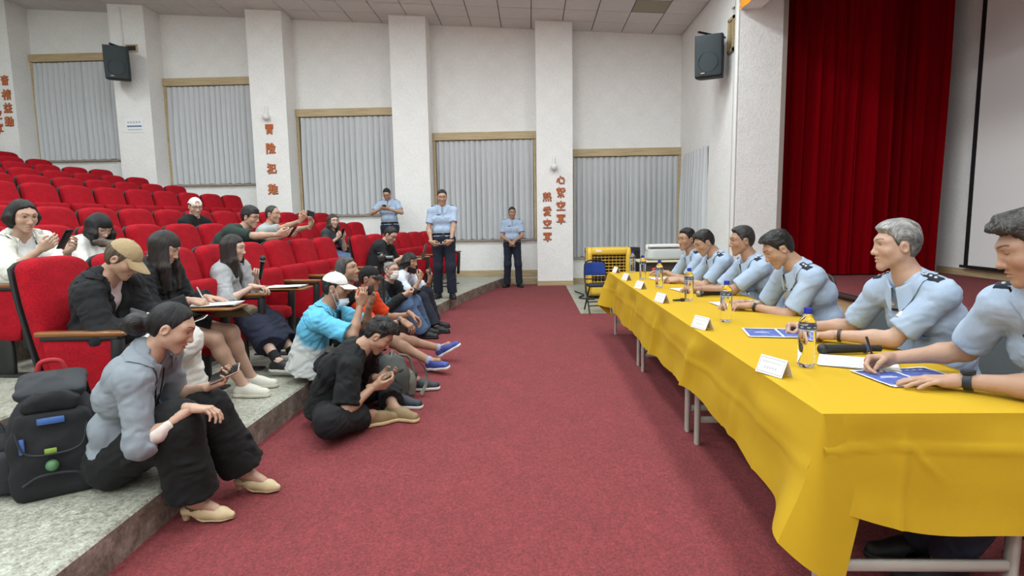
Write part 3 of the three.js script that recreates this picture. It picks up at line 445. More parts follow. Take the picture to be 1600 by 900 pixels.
// cut-out characters: strokes on a 10 x 10 field (y up), built as raised boards
const glyphs = {
  xin: [[1, 3, 2, 6], [3.2, 6.5, 3.6, 2.2, 5, 1.2, 8, 1.4, 8.4, 3.4], [4.6, 8.6, 6, 6.6], [7.4, 7.2, 8.8, 5]],
  xi: [[1, 9, 5, 9], [3, 10, 3, 5.4], [1.2, 7.2, 5, 7.2], [6, 9.5, 8.6, 9.5, 8.6, 7.6, 9.4, 7.4], [6, 6.6, 8.8, 6.6, 6, 4.8], [2, 4.8, 5, 4, 3, 3, 7.4, 2.6], [5, 3, 5, 0], [3, 1.8, 2, .6], [7, 1.8, 8.2, .6]],
  kong: [[5, 10, 5, 8.8], [1, 7, 1, 8.6, 9, 8.6, 9, 7], [3.8, 8, 2, 5.6], [6, 8, 6.4, 6, 8.4, 6], [2.4, 4.4, 7.6, 4.4], [5, 4.4, 5, .8], [1, .8, 9, .8]],
  jun: [[1, 7.6, 1, 9.2, 9, 9.2, 9, 7.6], [2.4, 7.6, 7.6, 7.6], [3, 6.2, 7, 6.2, 7, 3.6, 3, 3.6, 3, 6.2], [3, 4.9, 7, 4.9], [5, 7.8, 5, 0], [1, 2, 9, 2]],
  re: [[1, 9, 5, 9], [3, 10, 3, 5], [1, 7, 5, 7], [1.4, 5, 4.8, 5], [6, 9, 8.6, 9, 8.4, 5, 9.6, 4.4], [7, 10, 6.6, 6.4, 5.4, 4.6], [6, 7.4, 7.6, 6.2], [1.4, 3, .8, .8], [3.6, 3, 3.8, 1], [6, 3, 6.4, 1], [8.4, 3, 9.4, .8]],
  ai: [[7.6, 9.8, 2, 9], [2.4, 8.6, 3, 7.6], [5, 8.8, 5, 7.6], [8, 8.8, 7, 7.6], [1, 6, 1, 7.2, 9, 7.2, 9, 6], [3, 5.8, 3.4, 4.6, 6.4, 4.6], [5, 6.4, 5.4, 5.4], [4, 3.8, 1.4, 1.6], [3.6, 3.4, 7.6, 3.4, 5.4, 1.4, 2, 0], [4, 2.6, 8.6, 0]],
  mao: [[1.6, 6, 1.6, 9.4, 8.4, 9.4, 8.4, 6], [3, 7.8, 7, 7.8], [3, 6.4, 7, 6.4], [2.8, 5, 2.8, .6], [2.8, 5, 7.2, 5, 7.2, .6], [2.8, 3.4, 7.2, 3.4], [2.8, 1.8, 7.2, 1.8]],
  xian: [[1.2, 9.6, 1.2, 0], [1.2, 9.4, 3.4, 9.4, 2.4, 7, 3.4, 5, 1.6, 4], [6.6, 10, 4, 6.6], [6.6, 10, 9.6, 6.6], [5.2, 6.8, 8, 6.8], [4.6, 5.6, 6, 5.6, 6, 3.8, 4.6, 3.8, 4.6, 5.6], [7.2, 5.6, 8.8, 5.6, 8.8, 3.8, 7.2, 3.8, 7.2, 5.6], [5.4, 3.4, 4, .4], [5.2, 2.4, 6.4, .6], [8, 3.4, 6.8, .4], [7.8, 2.4, 9.4, .6]],
  fan: [[3.6, 9.4, 1, 7], [1.4, 10, 3.4, 7, 3.2, 1, 2, .6], [3, 5, .8, 2.6], [5.4, 9, 8.6, 9, 8.4, 5.6, 7, 5.4], [5.4, 9, 5.4, 1.2, 9.4, 1.2, 9.4, 3.2]],
  nan: [[.6, 8.8, 5, 8.8], [2, 9.8, 2, 7.6], [3.6, 9.8, 3.6, 7.6], [1.4, 7, 4.4, 7, 4.4, 5.4, 1.4, 5.4, 1.4, 7], [.8, 4.2, 5, 4.2], [2.9, 7.4, 2.8, 3, .6, .4], [3, 3, 5, .6], [7, 9.8, 5.8, 6.4], [6.2, 8, 6.2, .6], [6.2, 7.6, 9.4, 7.6], [6.2, 5.4, 9.2, 5.4], [6.2, 3.2, 9.2, 3.2], [6.2, .8, 9.6, .8], [7.8, 7.6, 7.8, .8]],
  fen: [[5, 10, 5, 7.6], [1.6, 9, 8.4, 9], [4.6, 8.6, 1.4, 6], [5.4, 8.6, 8.6, 6], [2.6, 5.4, 7.4, 5.4, 7.4, 1, 2.6, 1, 2.6, 5.4], [2.6, 3.2, 7.4, 3.2], [5, 5.4, 5, 1]],
  jing: [[2.6, 10, 2.6, 0], [.8, 7, 4.4, 7], [2.4, 6.6, .6, 3.4], [2.8, 6.6, 4.4, 4], [5.2, 9, 9.4, 9], [5.6, 7.6, 9, 7.6], [4.8, 6.2, 9.6, 6.2], [7.2, 10, 7.2, 6.2], [5.8, 5, 5.8, 0], [5.8, 5, 8.8, 5, 8.8, .4], [5.8, 3.4, 8.8, 3.4], [5.8, 1.8, 8.8, 1.8]],
  yi: [[3, 9.8, 3.8, 8.4], [7, 9.8, 6.2, 8.4], [1, 8, 9, 8], [4, 7, 1.4, 5], [6, 7, 9, 5], [2.2, 4.2, 7.8, 4.2, 7.8, 1], [2.2, 4.2, 2.2, 1], [4, 4.2, 4, 1], [6, 4.2, 6, 1], [.8, .8, 9.2, .8]],
  qin: [[.8, 8.8, 5, 8.8], [2, 9.8, 2, 7.6], [3.8, 9.8, 3.8, 7.6], [1.2, 6.8, 4.6, 6.8, 4.6, 5, 1.2, 5, 1.2, 6.8], [.8, 3.6, 5, 3.6], [2.9, 7.4, 2.9, 1], [.6, 1, 5.2, 1.4], [5.8, 7, 9.2, 7, 8.8, .8, 7.6, .6], [7.4, 9.6, 7, 4, 5.6, .4]],
};
{
  const brown = std({ color: 0xa2513a, roughness: 0.7 }), org = std({ color: 0xdc8450, roughness: 0.65 });
  const strokes = (list, s, w, z0, z1) => merge(list.flatMap((p) => { const out = []; for (let i = 0; i + 3 < p.length; i += 2) { const a = [(p[i] - 5) * s, (p[i + 1] - 5) * s], b = [(p[i + 2] - 5) * s, (p[i + 3] - 5) * s], L = Math.hypot(b[0] - a[0], b[1] - a[1]) + w, an = Math.atan2(b[1] - a[1], b[0] - a[0]); out.push(at(rbox(L, w, z1 - z0, Math.min(w, z1 - z0) * 0.3, 2, 2, 1), (a[0] + b[0]) / 2, (a[1] + b[1]) / 2, (z0 + z1) / 2, 0, 0, an)); } return out; }));
  const put = (key, x, y, s, label, group) => { const o = thing('wall_character', label, 'lettering', [x, y, ZP + 0.001], 0, group); mk('backing', strokes(glyphs[key], s, s * 1.75, 0, 0.014), brown, o); mk('face', strokes(glyphs[key], s, s * 0.78, 0.012, 0.024), org, o); };
  const n4 = ['topmost', 'second', 'third', 'lowest'];
  [['mao', 3.43], ['xian', 3.028], ['fan', 2.596], ['nan', 2.161]].forEach(([k, y], i) => put(k, -5.572, y, 0.0205, `${n4[i]} orange character of the single column of four`, 'characters of the single column'));
  [['xin', 2.254], ['xi', 1.986], ['kong', 1.702], ['jun', 1.431]].forEach(([k, y], i) => put(k, 0.637, y, 0.0195, `${n4[i]} orange character of the higher right-hand column`, 'characters of the right column'));
  [['re', 1.896], ['ai', 1.599], ['kong', 1.327], ['jun', 1.053]].forEach(([k, y], i) => put(k, 0.345, y, 0.0185, `${n4[i]} orange character of the lower left-hand column`, 'characters of the left column'));
  [['fen', 4.567], ['jing', 4.274], ['yi', 3.993], ['qin', 3.71]].forEach(([k, y], i) => put(k, -11.27, y, 0.0195, `${n4[i]} orange character on the leftmost pillar`, 'characters on the leftmost pillar'));
  [['kong', 3.86], ['jun', 3.57]].forEach(([k, y], i) => put(k, -11.52, y, 0.0195, `orange character cut by the left picture edge, ${i ? 'lower' : 'upper'} one`, 'characters at the picture edge'));
}

// ---------------------------------------------------------------- far corner: cooler, case, table with tub, blue chair
{
  const ym = std({ color: 0xe2b83c, roughness: 0.5 }), o = thing('air_cooler', 'yellow portable air cooler with a grid front by the far wall', 'air cooler', [1.37, 0, -10.42]);
  mk('housing', merge([rbox(0.1, 0.86, 0.4, 0.025, 3, 6, 3, (q) => { q.x -= 0.34; q.y += 0.48; }), rbox(0.1, 0.86, 0.4, 0.025, 3, 6, 3, (q) => { q.x += 0.34; q.y += 0.48; }), rbox(0.78, 0.14, 0.4, 0.03, 4, 3, 3, (q) => { q.y += 0.84; }), rbox(0.78, 0.22, 0.4, 0.03, 4, 3, 3, (q) => { q.y += 0.16; }), rbox(0.74, 0.8, 0.3, 0.02, 2, 2, 2, (q) => { q.y += 0.48; q.z -= 0.05; })]), ym, o);
  mk('intake', box(-0.29, 0.29, 0.27, 0.77, 0.1, 0.135), std({ color: 0x3a2a1c, roughness: 0.9 }), o);
  for (let i = 0; i < 9; i++) mk('grille_slat', rbox(0.58, 0.012, 0.03, 0.004, 2, 2, 2, (q) => { q.y += 0.30 + i * 0.055; q.z += 0.165; }), ym, o);
  for (let i = 0; i < 9; i++) mk('grille_bar', rbox(0.01, 0.5, 0.02, 0.003, 2, 2, 2, (q) => { q.x += -0.26 + i * 0.065; q.y += 0.52; q.z += 0.15; }), ym, o);
  mk('rating_label', box(-0.24, -0.13, 0.835, 0.87, 0.198, 0.203), M.paper, o);
  for (const [x, z] of [[-0.3, 0.14], [0.3, 0.14], [-0.3, -0.14], [0.3, -0.14]]) mk('caster', at(new THREE.CylinderGeometry(0.035, 0.035, 0.025, 16), x, 0.029, z, 0, 0, Math.PI / 2), M.black, o);
  const b = thing('equipment_case', 'flat black case standing behind the yellow air cooler', 'case', [1.52, 0, -10.95]); mk('body', rbox(1.02, 0.88, 0.26, 0.02, 3, 3, 3, (q) => { q.y += 0.44; }), M.black, b); mk('latch', rbox(0.06, 0.05, 0.02, 0.006, 2, 2, 2, (q) => { q.x += 0.38; q.y += 0.76; q.z += 0.135; }), M.steel, b); mk('lid_edge', rbox(1.03, 0.015, 0.27, 0.005, 2, 2, 2, (q) => { q.y += 0.8; }), M.steel, b);
  const t = thing('side_table', 'cream-topped side table carrying the white tub', 'table', [2.4, 0, -10.0]); mk('table_top', rbox(1.2, 0.04, 0.6, 0.01, 2, 2, 2, (q) => { q.y += 0.685; }), std({ color: 0xd8ccb0, roughness: 0.5 }), t); for (const [x, z] of [[-0.55, 0.25], [0.55, 0.25], [-0.55, -0.25], [0.55, -0.25]]) mk('leg', rod([x, -0.006, z], [x, 0.67, z], 0.018), M.steel, t); mk('apron', box(-0.54, 0.54, 0.42, 0.665, 0.2, 0.22), std({ color: 0x4a4038, roughness: 0.8 }), t);
  const tub = thing('storage_tub', 'translucent white storage tub on the side table', 'tub', [2.3, 0.706, -10.0]); const tm = phys({ color: 0xd6dad8, roughness: 0.6, transmission: 0.25, thickness: 0 });
  mk('tub_body', rbox(0.7, 0.2, 0.42, 0.04, 6, 4, 4, (q) => { q.y += 0.1; const s = 1 - 0.12 * (q.y / 0.2); q.x *= s; q.z *= s; }), tm, tub); mk('lid', rbox(0.62, 0.055, 0.38, 0.02, 4, 3, 4, (q) => { q.y += 0.235; }), M.white, tub);
  for (const s of [-1, 1]) mk('lid_clip', rbox(0.04, 0.09, 0.12, 0.012, 2, 3, 3, (q) => { q.x += s * 0.315; q.y += 0.2; }), M.white, tub);
  const cb = mk('power_cable', tube([[0.84, 0.012, -11.3], [0.96, 0.012, -10.7], [0.85, 0.012, -10.3], [1.1, 0.012, -10.1], [1.0, 0.03, -10.4]], 0.012, 6), M.black, scene); tag(cb, 'black power cable on the floor beside the air cooler', 'cable');
}
{
  const o = thing('folding_chair', 'small blue-backed folding chair at the far table end', 'chair', [1.0, -0.006, -8.78], 0.12), bl = std({ color: 0x24469a, roughness: 0.75 });
  mk('backrest', rbox(0.32, 0.2, 0.035, 0.015, 6, 5, 3, (q) => { q.z += -0.17 - 0.05 * (1 - (q.x / 0.16) ** 2); q.y += 0.65; if (q.y > 0.66) q.x *= 1 - 0.9 * (q.y - 0.66) ** 1.2 * 3; }), bl, o);
  mk('frame', merge([tube([[-0.17, 0.02, 0.22], [-0.17, 0.4, -0.06], [-0.165, 0.6, -0.18], [-0.13, 0.76, -0.19], [0.13, 0.76, -0.19], [0.165, 0.6, -0.18], [0.17, 0.4, -0.06], [0.17, 0.02, 0.22]], 0.012, 8, 60), rod([-0.17, 0.5, -0.12], [0.17, 0.5, -0.12], 0.01)]), M.black, o);
  mk('seat', rbox(0.33, 0.045, 0.32, 0.018, 4, 3, 4, (q) => { q.y += 0.42; q.z += 0.03; }), std({ color: 0x1c2030, roughness: 0.7 }), o);
  for (const s of [-1, 1]) { mk('rear_leg', rod([s * 0.15, 0.4, 0.12], [s * 0.15, 0.012, -0.24], 0.012), M.black, o); }
  mk('stretcher', rod([-0.15, 0.14, -0.13], [0.15, 0.14, -0.13], 0.009), M.black, o); mk('stretcher', rod([-0.17, 0.12, 0.15], [0.17, 0.12, 0.15], 0.009), M.black, o);
}
// grey chairs of the officers
const officerZ = [-1.98, -2.88, -3.92, -4.9, -5.72, -6.5];
{
  const o = thing('office_chair', 'grey padded folding chair behind the officer with the pen', 'chair', [2.12, 0, -2.05], 0, 'grey chairs of the officers'), gm = std({ color: 0x55585a, roughness: 0.9, bumpMap: weave, bumpScale: 0.0008 });
  // faces -x
  mk('seat', rbox(0.46, 0.07, 0.46, 0.03, 5, 3, 5, (q) => { q.y += 0.44; }), gm, o);
  mk('backrest', rbox(0.05, 0.4, 0.46, 0.022, 3, 8, 8, (q) => { q.x += 0.26 + 0.14 * (q.y + 0.2) - 0.05 * (q.z / 0.23) ** 2; if (q.y > 0.05) q.z *= 1 - 0.25 * sstep(0.05, 0.2, q.y); q.y += 0.68; }), gm, o);
  mk('frame', merge([tube([[-0.2, 0.015, -0.23], [0.12, 0.44, -0.235], [0.3, 0.7, -0.215], [0.335, 0.88, -0.14], [0.335, 0.88, 0.14], [0.3, 0.7, 0.215], [0.12, 0.44, 0.235], [-0.2, 0.015, 0.23]], 0.013, 8, 60)]), M.steel, o);
  for (const s of [-1, 1]) mk('rear_leg', rod([-0.16, 0.43, s * 0.2], [0.3, 0.012, s * 0.2], 0.012), M.steel, o);
  mk('stretcher', rod([0.2, 0.12, -0.2], [0.2, 0.12, 0.2], 0.01), M.steel, o);
  const labs = [null, 'grey padded folding chair behind the grey-haired officer', 'grey padded folding chair behind the officer with the black wristwatch', 'grey padded folding chair behind the third officer from the far end', 'grey padded folding chair behind the second officer from the far end', 'grey padded folding chair behind the farthest officer'];
  const cx = [0, 2.16, 2.1, 2.14, 2.1, 2.1]; for (let i = 1; i < 6; i++) copy(o, [cx[i], 0, officerZ[i] - 0.03], 0.06 * (i % 3 - 1), labs[i]);
}

// ---------------------------------------------------------------- implicit surfaces for people and soft things
const smin = (a, b, k) => { const h = Math.max(k - Math.abs(a - b), 0) / k; return Math.min(a, b) - h * h * k * 0.25; };
const smax = (a, b, k) => -smin(-a, -b, k);
function cone(a, b, ra, rb, k = 0.03) { const dx = b.x - a.x, dy = b.y - a.y, dz = b.z - a.z; return { ax: a.x, ay: a.y, az: a.z, dx, dy, dz, ll: dx * dx + dy * dy + dz * dz + 1e-12, ra, rb, k }; }
const C = (x0, y0, z0, x1, y1, z1, ra, rb, k) => cone(V(x0, y0, z0), V(x1, y1, z1), ra, rb, k);
const ball = (x, y, z, r, k) => C(x, y, z, x, y, z, r, r, k);
function dCone(b, x, y, z) { const px = x - b.ax, py = y - b.ay, pz = z - b.az; let t = (px * b.dx + py * b.dy + pz * b.dz) / b.ll; t = t < 0 ? 0 : t > 1 ? 1 : t; const qx = px - t * b.dx, qy = py - t * b.dy, qz = pz - t * b.dz; return Math.sqrt(qx * qx + qy * qy + qz * qz) - (b.ra + (b.rb - b.ra) * t); }
function blend(list) { return (x, y, z) => { let d = 1e3; for (let i = 0; i < list.length; i++) { const e = dCone(list[i], x, y, z); d = d > 900 ? e : smin(d, e, list[i].k); } return d; }; }
const ell = (x, y, z, cx, cy, cz, rx, ry, rz) => { const a = (x - cx) / rx, b = (y - cy) / ry, c = (z - cz) / rz, k0 = Math.sqrt(a * a + b * b + c * c); return (k0 - 1) * Math.min(rx, ry, rz) * (k0 > 1 ? 1.15 : 1); };
// naive surface nets over a sparse grid
function nets(f, lo, hi, cell) {
  const nx = Math.ceil((hi[0] - lo[0]) / cell) + 2, ny = Math.ceil((hi[1] - lo[1]) / cell) + 2, nz = Math.ceil((hi[2] - lo[2]) / cell) + 2, B = 5;
  const val = new Float32Array(nx * ny * nz).fill(1); const sx = 1, sy = nx, sz = nx * ny;
  const half = cell * B * 0.5, reach = half * 1.74 * 1.25 + cell;
  for (let bz = 0; bz < nz; bz += B) for (let by = 0; by < ny; by += B) for (let bx = 0; bx < nx; bx += B) {
    const d = f(lo[0] + bx * cell + half, lo[1] + by * cell + half, lo[2] + bz * cell + half);
    const skip = Math.abs(d) > reach;
    for (let k = bz; k < Math.min(bz + B, nz); k++) for (let j = by; j < Math.min(by + B, ny); j++) for (let i = bx; i < Math.min(bx + B, nx); i++) val[i + j * sy + k * sz] = skip ? d : f(lo[0] + i * cell, lo[1] + j * cell, lo[2] + k * cell);
  }
  const id = new Int32Array(nx * ny * nz).fill(-1), pos = [], idx = [];
  for (let k = 0; k < nz - 1; k++) for (let j = 0; j < ny - 1; j++) for (let i = 0; i < nx - 1; i++) {
    const o = i + j * sy + k * sz; let m = 0; const v = [val[o], val[o + 1], val[o + sy], val[o + sy + 1], val[o + sz], val[o + sz + 1], val[o + sz + sy], val[o + sz + sy + 1]];
    for (let c = 0; c < 8; c++) if (v[c] < 0) m++; if (m == 0 || m == 8) continue;
    let x = 0, y = 0, z = 0, n = 0; const E = [[0, 1], [2, 3], [4, 5], [6, 7], [0, 2], [1, 3], [4, 6], [5, 7], [0, 4], [1, 5], [2, 6], [3, 7]];
    for (const [a, b] of E) if (v[a] < 0 !== v[b] < 0) { const t = v[a] / (v[a] - v[b]); x += (a & 1) + t * ((b & 1) - (a & 1)); y += (a >> 1 & 1) + t * ((b >> 1 & 1) - (a >> 1 & 1)); z += (a >> 2) + t * ((b >> 2) - (a >> 2)); n++; }
    id[o] = pos.length / 3; pos.push(lo[0] + (i + x / n) * cell, lo[1] + (j + y / n) * cell, lo[2] + (k + z / n) * cell);
  }
  const quad = (a, b, c, d, flip) => { if (a < 0 || b < 0 || c < 0 || d < 0) return; if (flip) idx.push(a, c, b, a, d, c); else idx.push(a, b, c, a, c, d); };
  for (let k = 1; k < nz - 1; k++) for (let j = 1; j < ny - 1; j++) for (let i = 1; i < nx - 1; i++) {
    const o = i + j * sy + k * sz, s = val[o] < 0;
    if (s !== val[o + 1] < 0) quad(id[o], id[o - sy], id[o - sy - sz], id[o - sz], s);
    if (s !== val[o + sy] < 0) quad(id[o], id[o - sz], id[o - sz - 1], id[o - 1], s);
    if (s !== val[o + sz] < 0) quad(id[o], id[o - 1], id[o - 1 - sy], id[o - sy], s);
  }
  const g = new THREE.BufferGeometry(); g.setAttribute('position', new THREE.Float32BufferAttribute(pos, 3)); g.setIndex(idx); g.computeVertexNormals(); return g;
}
function bounds(list, pad) { const lo = [1e9, 1e9, 1e9], hi = [-1e9, -1e9, -1e9]; for (const b of list) { const P = [[b.ax, b.ay, b.az, b.ra], [b.ax + b.dx, b.ay + b.dy, b.az + b.dz, b.rb]]; for (const p of P) for (let i = 0; i < 3; i++) { lo[i] = Math.min(lo[i], p[i] - p[3] - pad); hi[i] = Math.max(hi[i], p[i] + p[3] + pad); } } return [lo, hi]; }
function paint(g, fn) { const p = g.attributes.position, c = new Float32Array(p.count * 3); for (let i = 0; i < p.count; i++) { const k = fn(p.getX(i), p.getY(i), p.getZ(i)); c[i * 3] = k[0]; c[i * 3 + 1] = k[1]; c[i * 3 + 2] = k[2]; } g.setAttribute('color', new THREE.BufferAttribute(c, 3)); return g; }
const lin = (hex) => { const c = new THREE.Color(hex); return [c.r, c.g, c.b]; };
const mixc = (a, b, t) => [lerp(a[0], b[0], t), lerp(a[1], b[1], t), lerp(a[2], b[2], t)];
const shadeOf = (c, s) => [c[0] * s, c[1] * s, c[2] * s];

// ---------------------------------------------------------------- head template: origin between the ears, +z forward, +y up
const headCache = new Map();
function headField(fem) {
  const prim = [];
  const jw = fem ? 0.045 : 0.05;
  for (const s of [-1, 1]) prim.push(C(s * jw, -0.045, 0.012, s * 0.012, fem ? -0.086 : -0.092, 0.068, 0.02, 0.016, 0.03), ball(s * 0.04, -0.014, 0.056, 0.026, 0.03), C(s * 0.012, 0.042, 0.083, s * 0.05, 0.038, 0.062, fem ? 0.009 : 0.011, 0.01, 0.02));
  prim.push(ball(0, fem ? -0.088 : -0.095, 0.071, 0.017, 0.02), C(0, -0.045, -0.015, 0, -0.16, -0.05, fem ? 0.046 : 0.055, fem ? 0.047 : 0.058, 0.03));
  const base = blend(prim);
  const nose = blend([C(0, 0.03, 0.087, 0, -0.018, 0.105, 0.0075, 0.0105, 0.01), ball(0, -0.021, 0.105, 0.0115, 0.01), ball(-0.0125, -0.026, 0.094, 0.0085, 0.008), ball(0.0125, -0.026, 0.094, 0.0085, 0.008)]);
  const lips = blend([C(-0.018, -0.0555, 0.085, 0, -0.0495, 0.094, 0.005, 0.0062, 0.006), C(0.018, -0.0555, 0.085, 0, -0.0495, 0.094, 0.005, 0.0062, 0.006), C(-0.014, -0.061, 0.086, 0, -0.0625, 0.092, 0.0055, 0.0068, 0.006), C(0.014, -0.061, 0.086, 0, -0.0625, 0.092, 0.0055, 0.0068, 0.006)]);
  return (x, y, z) => {
    let d = ell(x, y, z, 0, 0.036, -0.008, 0.0745, 0.09, 0.094);
    d = smin(d, ell(x, y, z, 0, -0.004, 0.03, 0.061, 0.084, 0.062), 0.03);
    d = smin(d, base(x, y, z), 0.028);
    d = smin(d, ell(x, y, z, 0, -0.056, 0.068, 0.03, 0.027, 0.022), 0.02);
    const ax = Math.abs(x);
    d = smax(d, -(Math.sqrt((ax - 0.032) ** 2 * 0.6 + (y - 0.021) ** 2 * 1.5 + (z - 0.099) ** 2) - 0.0165), 0.014);
    d = smin(d, Math.sqrt((ax - 0.031) ** 2 * 0.8 + (y - 0.021) ** 2 + (z - 0.0715) ** 2) - 0.0128, 0.006);
    d = smin(d, nose(x, y, z), 0.012);
    d = smin(d, lips(x, y, z), 0.008);
    d = smax(d, -(Math.sqrt(Math.max(ax - 0.02, 0) ** 2 + (y + 0.0562 + 3 * x * x) ** 2 + (z - 0.099 + x * x * 18) ** 2) - 0.0048), 0.004);
    // ears
    const ex = ax - 0.076, ey = y - 0.003, ez = z + 0.008, ya = ey * 0.97 + ez * 0.2, za = ez * 0.97 - ey * 0.2;
    let e = Math.sqrt((ex * 2.6) ** 2 + ya ** 2 + (za * 1.55) ** 2) - 0.031; e *= 0.5;
    e = smax(e, -(Math.sqrt(((ex - 0.0105) * 1.3) ** 2 + ((ya + 0.002) * 0.7) ** 2 + (za - 0.002) ** 2) - 0.0115), 0.005);
    return smin(d, e, 0.008);
  };
}
function headGeo(fem, cell) { const key = fem + ':' + cell; if (!headCache.has(key)) headCache.set(key, nets(headField(fem), [-0.105, -0.19, -0.125], [0.105, 0.15, 0.135], cell)); return headCache.get(key).clone(); }
// colours of a face: brows, lips, eyes
function facePaint(o) {
  const skin = o.skin, hair = o.browColor, lip = mixc(skin, [0.42, 0.12, 0.11], o.fem ? 0.6 : 0.38), dark = [0.02, 0.016, 0.014], wht = [0.62, 0.58, 0.54], open = o.eyes === 'down' ? 0 : o.eyes === 'low' ? 0.0036 : 0.0046, st = o.stubble || 0;
  return (x, y, z) => {
    const ax = Math.abs(x); let c = skin; const n = noise(x * 60 + 3, y * 60, z * 60 + 7);
    c = shadeOf(c, 1 + 0.05 * n);
    if (z > 0.03) {
      const ck = Math.exp(-(((ax - 0.042) / 0.018) ** 2) - (((y + 0.02) / 0.02) ** 2)); c = mixc(c, [c[0] * 1.04, c[1] * 0.86, c[2] * 0.84], ck * 0.6);
      if (st && y < -0.035 && y > -0.115) { const m = sstep(-0.035, -0.05, y) * (0.6 + 0.4 * n); c = mixc(c, hair, st * m); }
      const bt = (ax - 0.012) / 0.04, by = 0.0435 + 0.006 * Math.sin(clamp(bt, 0, 1) * 2.4) - (o.browLow || 0);
      if (bt > -0.05 && bt < 1.02 && Math.abs(y - by) < 0.0042 * (1.1 - 0.5 * bt) && z > 0.045) c = mixc(c, hair, 0.8);
      const ly = Math.max(Math.abs(y + 0.0565) - 0.0085 * (1 - (x / 0.024) ** 2), 0); if (ax < 0.023 && ly < 0.0005 && z > 0.07) c = mixc(c, lip, 0.85);
      if (ax < 0.021 && Math.abs(y + 0.0562 + 0.002 * (ax / 0.02) ** 2) < 0.0016 && z > 0.075) c = shadeOf(lip, 0.55);
      const du = (ax - 0.031) / 0.0155; if (Math.abs(du) < 1 && z > 0.055) {
        const mid = 0.0205 + 0.001 * du, h = open * (1 - du * du), lid = open ? mid + h : mid - 0.0035 + 0.003 * du * du;
        if (open && Math.abs(y - mid) < h) c = Math.abs(ax - 0.031) < 0.0058 ? dark : wht;
        if (Math.abs(y - lid) < 0.0023 * (1 - 0.4 * du * du)) c = mixc(c, dark, 0.85);
      }
    }
    return c;
  };
}

// ---------------------------------------------------------------- hand template: wrist at the origin, fingers +y, palm +z, thumb +x
const handPoses = {
  flat: { f: [[0.12, 0.15, 0.1], [0.1, 0.15, 0.1], [0.12, 0.18, 0.12], [0.16, 0.2, 0.15]], spread: 0.07, thumb: [[0.044, 0.042, 0.012], [0.058, 0.07, 0.018], [0.062, 0.094, 0.018]] },
  relaxed: { f: [[0.45, 0.5, 0.3], [0.55, 0.6, 0.35], [0.6, 0.65, 0.4], [0.65, 0.65, 0.4]], spread: 0.03, thumb: [[0.04, 0.045, 0.022], [0.045, 0.072, 0.036], [0.04, 0.094, 0.045]] },
  grip: { f: [[0.7, 0.9, 0.5], [0.8, 1.0, 0.55], [0.85, 1.05, 0.55], [0.9, 1.05, 0.6]], spread: 0.02, thumb: [[0.044, 0.045, 0.02], [0.046, 0.074, 0.034], [0.036, 0.098, 0.042]] },
  fist: { f: [[1.3, 1.5, 0.9], [1.35, 1.5, 0.9], [1.4, 1.5, 0.9], [1.4, 1.5, 0.9]], spread: 0, thumb: [[0.038, 0.045, 0.026], [0.03, 0.068, 0.044], [0.01, 0.08, 0.05]] },
  pen: { f: [[0.9, 0.8, 0.45], [1.05, 1.0, 0.6], [1.25, 1.3, 0.8], [1.3, 1.35, 0.8]], spread: 0.02, thumb: [[0.04, 0.046, 0.026], [0.042, 0.072, 0.042], [0.03, 0.09, 0.055]] },
  phone: { f: [[0.35, 0.75, 0.5], [0.5, 0.8, 0.5], [0.55, 0.85, 0.5], [0.6, 0.85, 0.5]], spread: 0.05, thumb: [[0.046, 0.044, 0.02], [0.056, 0.07, 0.036], [0.046, 0.092, 0.05]] },
};
const handCache = new Map();
function handGeo(pose, cell) {
  const key = pose + cell; if (handCache.has(key)) return handCache.get(key).clone();
  const P = handPoses[pose], prim = [];
  const base = [[0.031, 0.088], [0.0105, 0.092], [-0.0105, 0.087], [-0.03, 0.077]], len = [[0.042, 0.026, 0.021], [0.046, 0.029, 0.022], [0.042, 0.027, 0.021], [0.033, 0.02, 0.018]], rad = [0.0092, 0.0094, 0.0088, 0.0078];
  prim.push(C(0, -0.03, 0, 0, 0.008, 0, 0.026, 0.025, 0.02));
  for (let i = 0; i < 4; i++) prim.push(C(base[i][0] * 0.55, 0.012, 0, base[i][0], base[i][1], -0.002, 0.0155, 0.0112, 0.014));
  prim.push(C(0.02, 0.02, 0.008, P.thumb[0][0] * 0.8, P.thumb[0][1], 0.01, 0.017, 0.015, 0.014), C(-0.018, 0.02, 0.008, -0.022, 0.06, 0.007, 0.013, 0.012, 0.012));
  const fing = [];
  for (let i = 0; i < 4; i++) {
    let p = V(base[i][0], base[i][1], -0.002), a = 0; const sp = (1.5 - i) * P.spread; let r = rad[i]; const seg = [];
    for (let j = 0; j < 3; j++) { a += P.f[i][j]; const q = p.clone().add(V(Math.sin(sp) * Math.cos(a), Math.cos(sp) * Math.cos(a), Math.sin(a)).multiplyScalar(len[i][j])); seg.push(cone(p, q, r, r * 0.92, 0.004)); p = q; r *= 0.92; }
    fing.push(blend(seg));
  }
  const t = P.thumb.map(v3); fing.push(blend([cone(V(0.022, 0.022, 0.008), t[0], 0.0145, 0.0118, 0.006), cone(t[0], t[1], 0.0115, 0.0098, 0.004), cone(t[1], t[2], 0.0098, 0.0082, 0.004)]));
  const palm = blend(prim); const f = (x, y, z) => { let d = 1e3; for (const g of fing) { const e = g(x, y, z); if (e < d) d = e; } return smin(palm(x, y, z), d, 0.007); };
  const g = nets(f, [-0.075, -0.05, -0.04], [0.09, 0.205, 0.12], cell); handCache.set(key, g); return g.clone();
}
function frameMatrix(X, Y, Z, p, s = 1) { return new THREE.Matrix4().makeBasis(X.clone().multiplyScalar(s), Y.clone().multiplyScalar(s), Z.clone().multiplyScalar(s)).setPosition(p); }
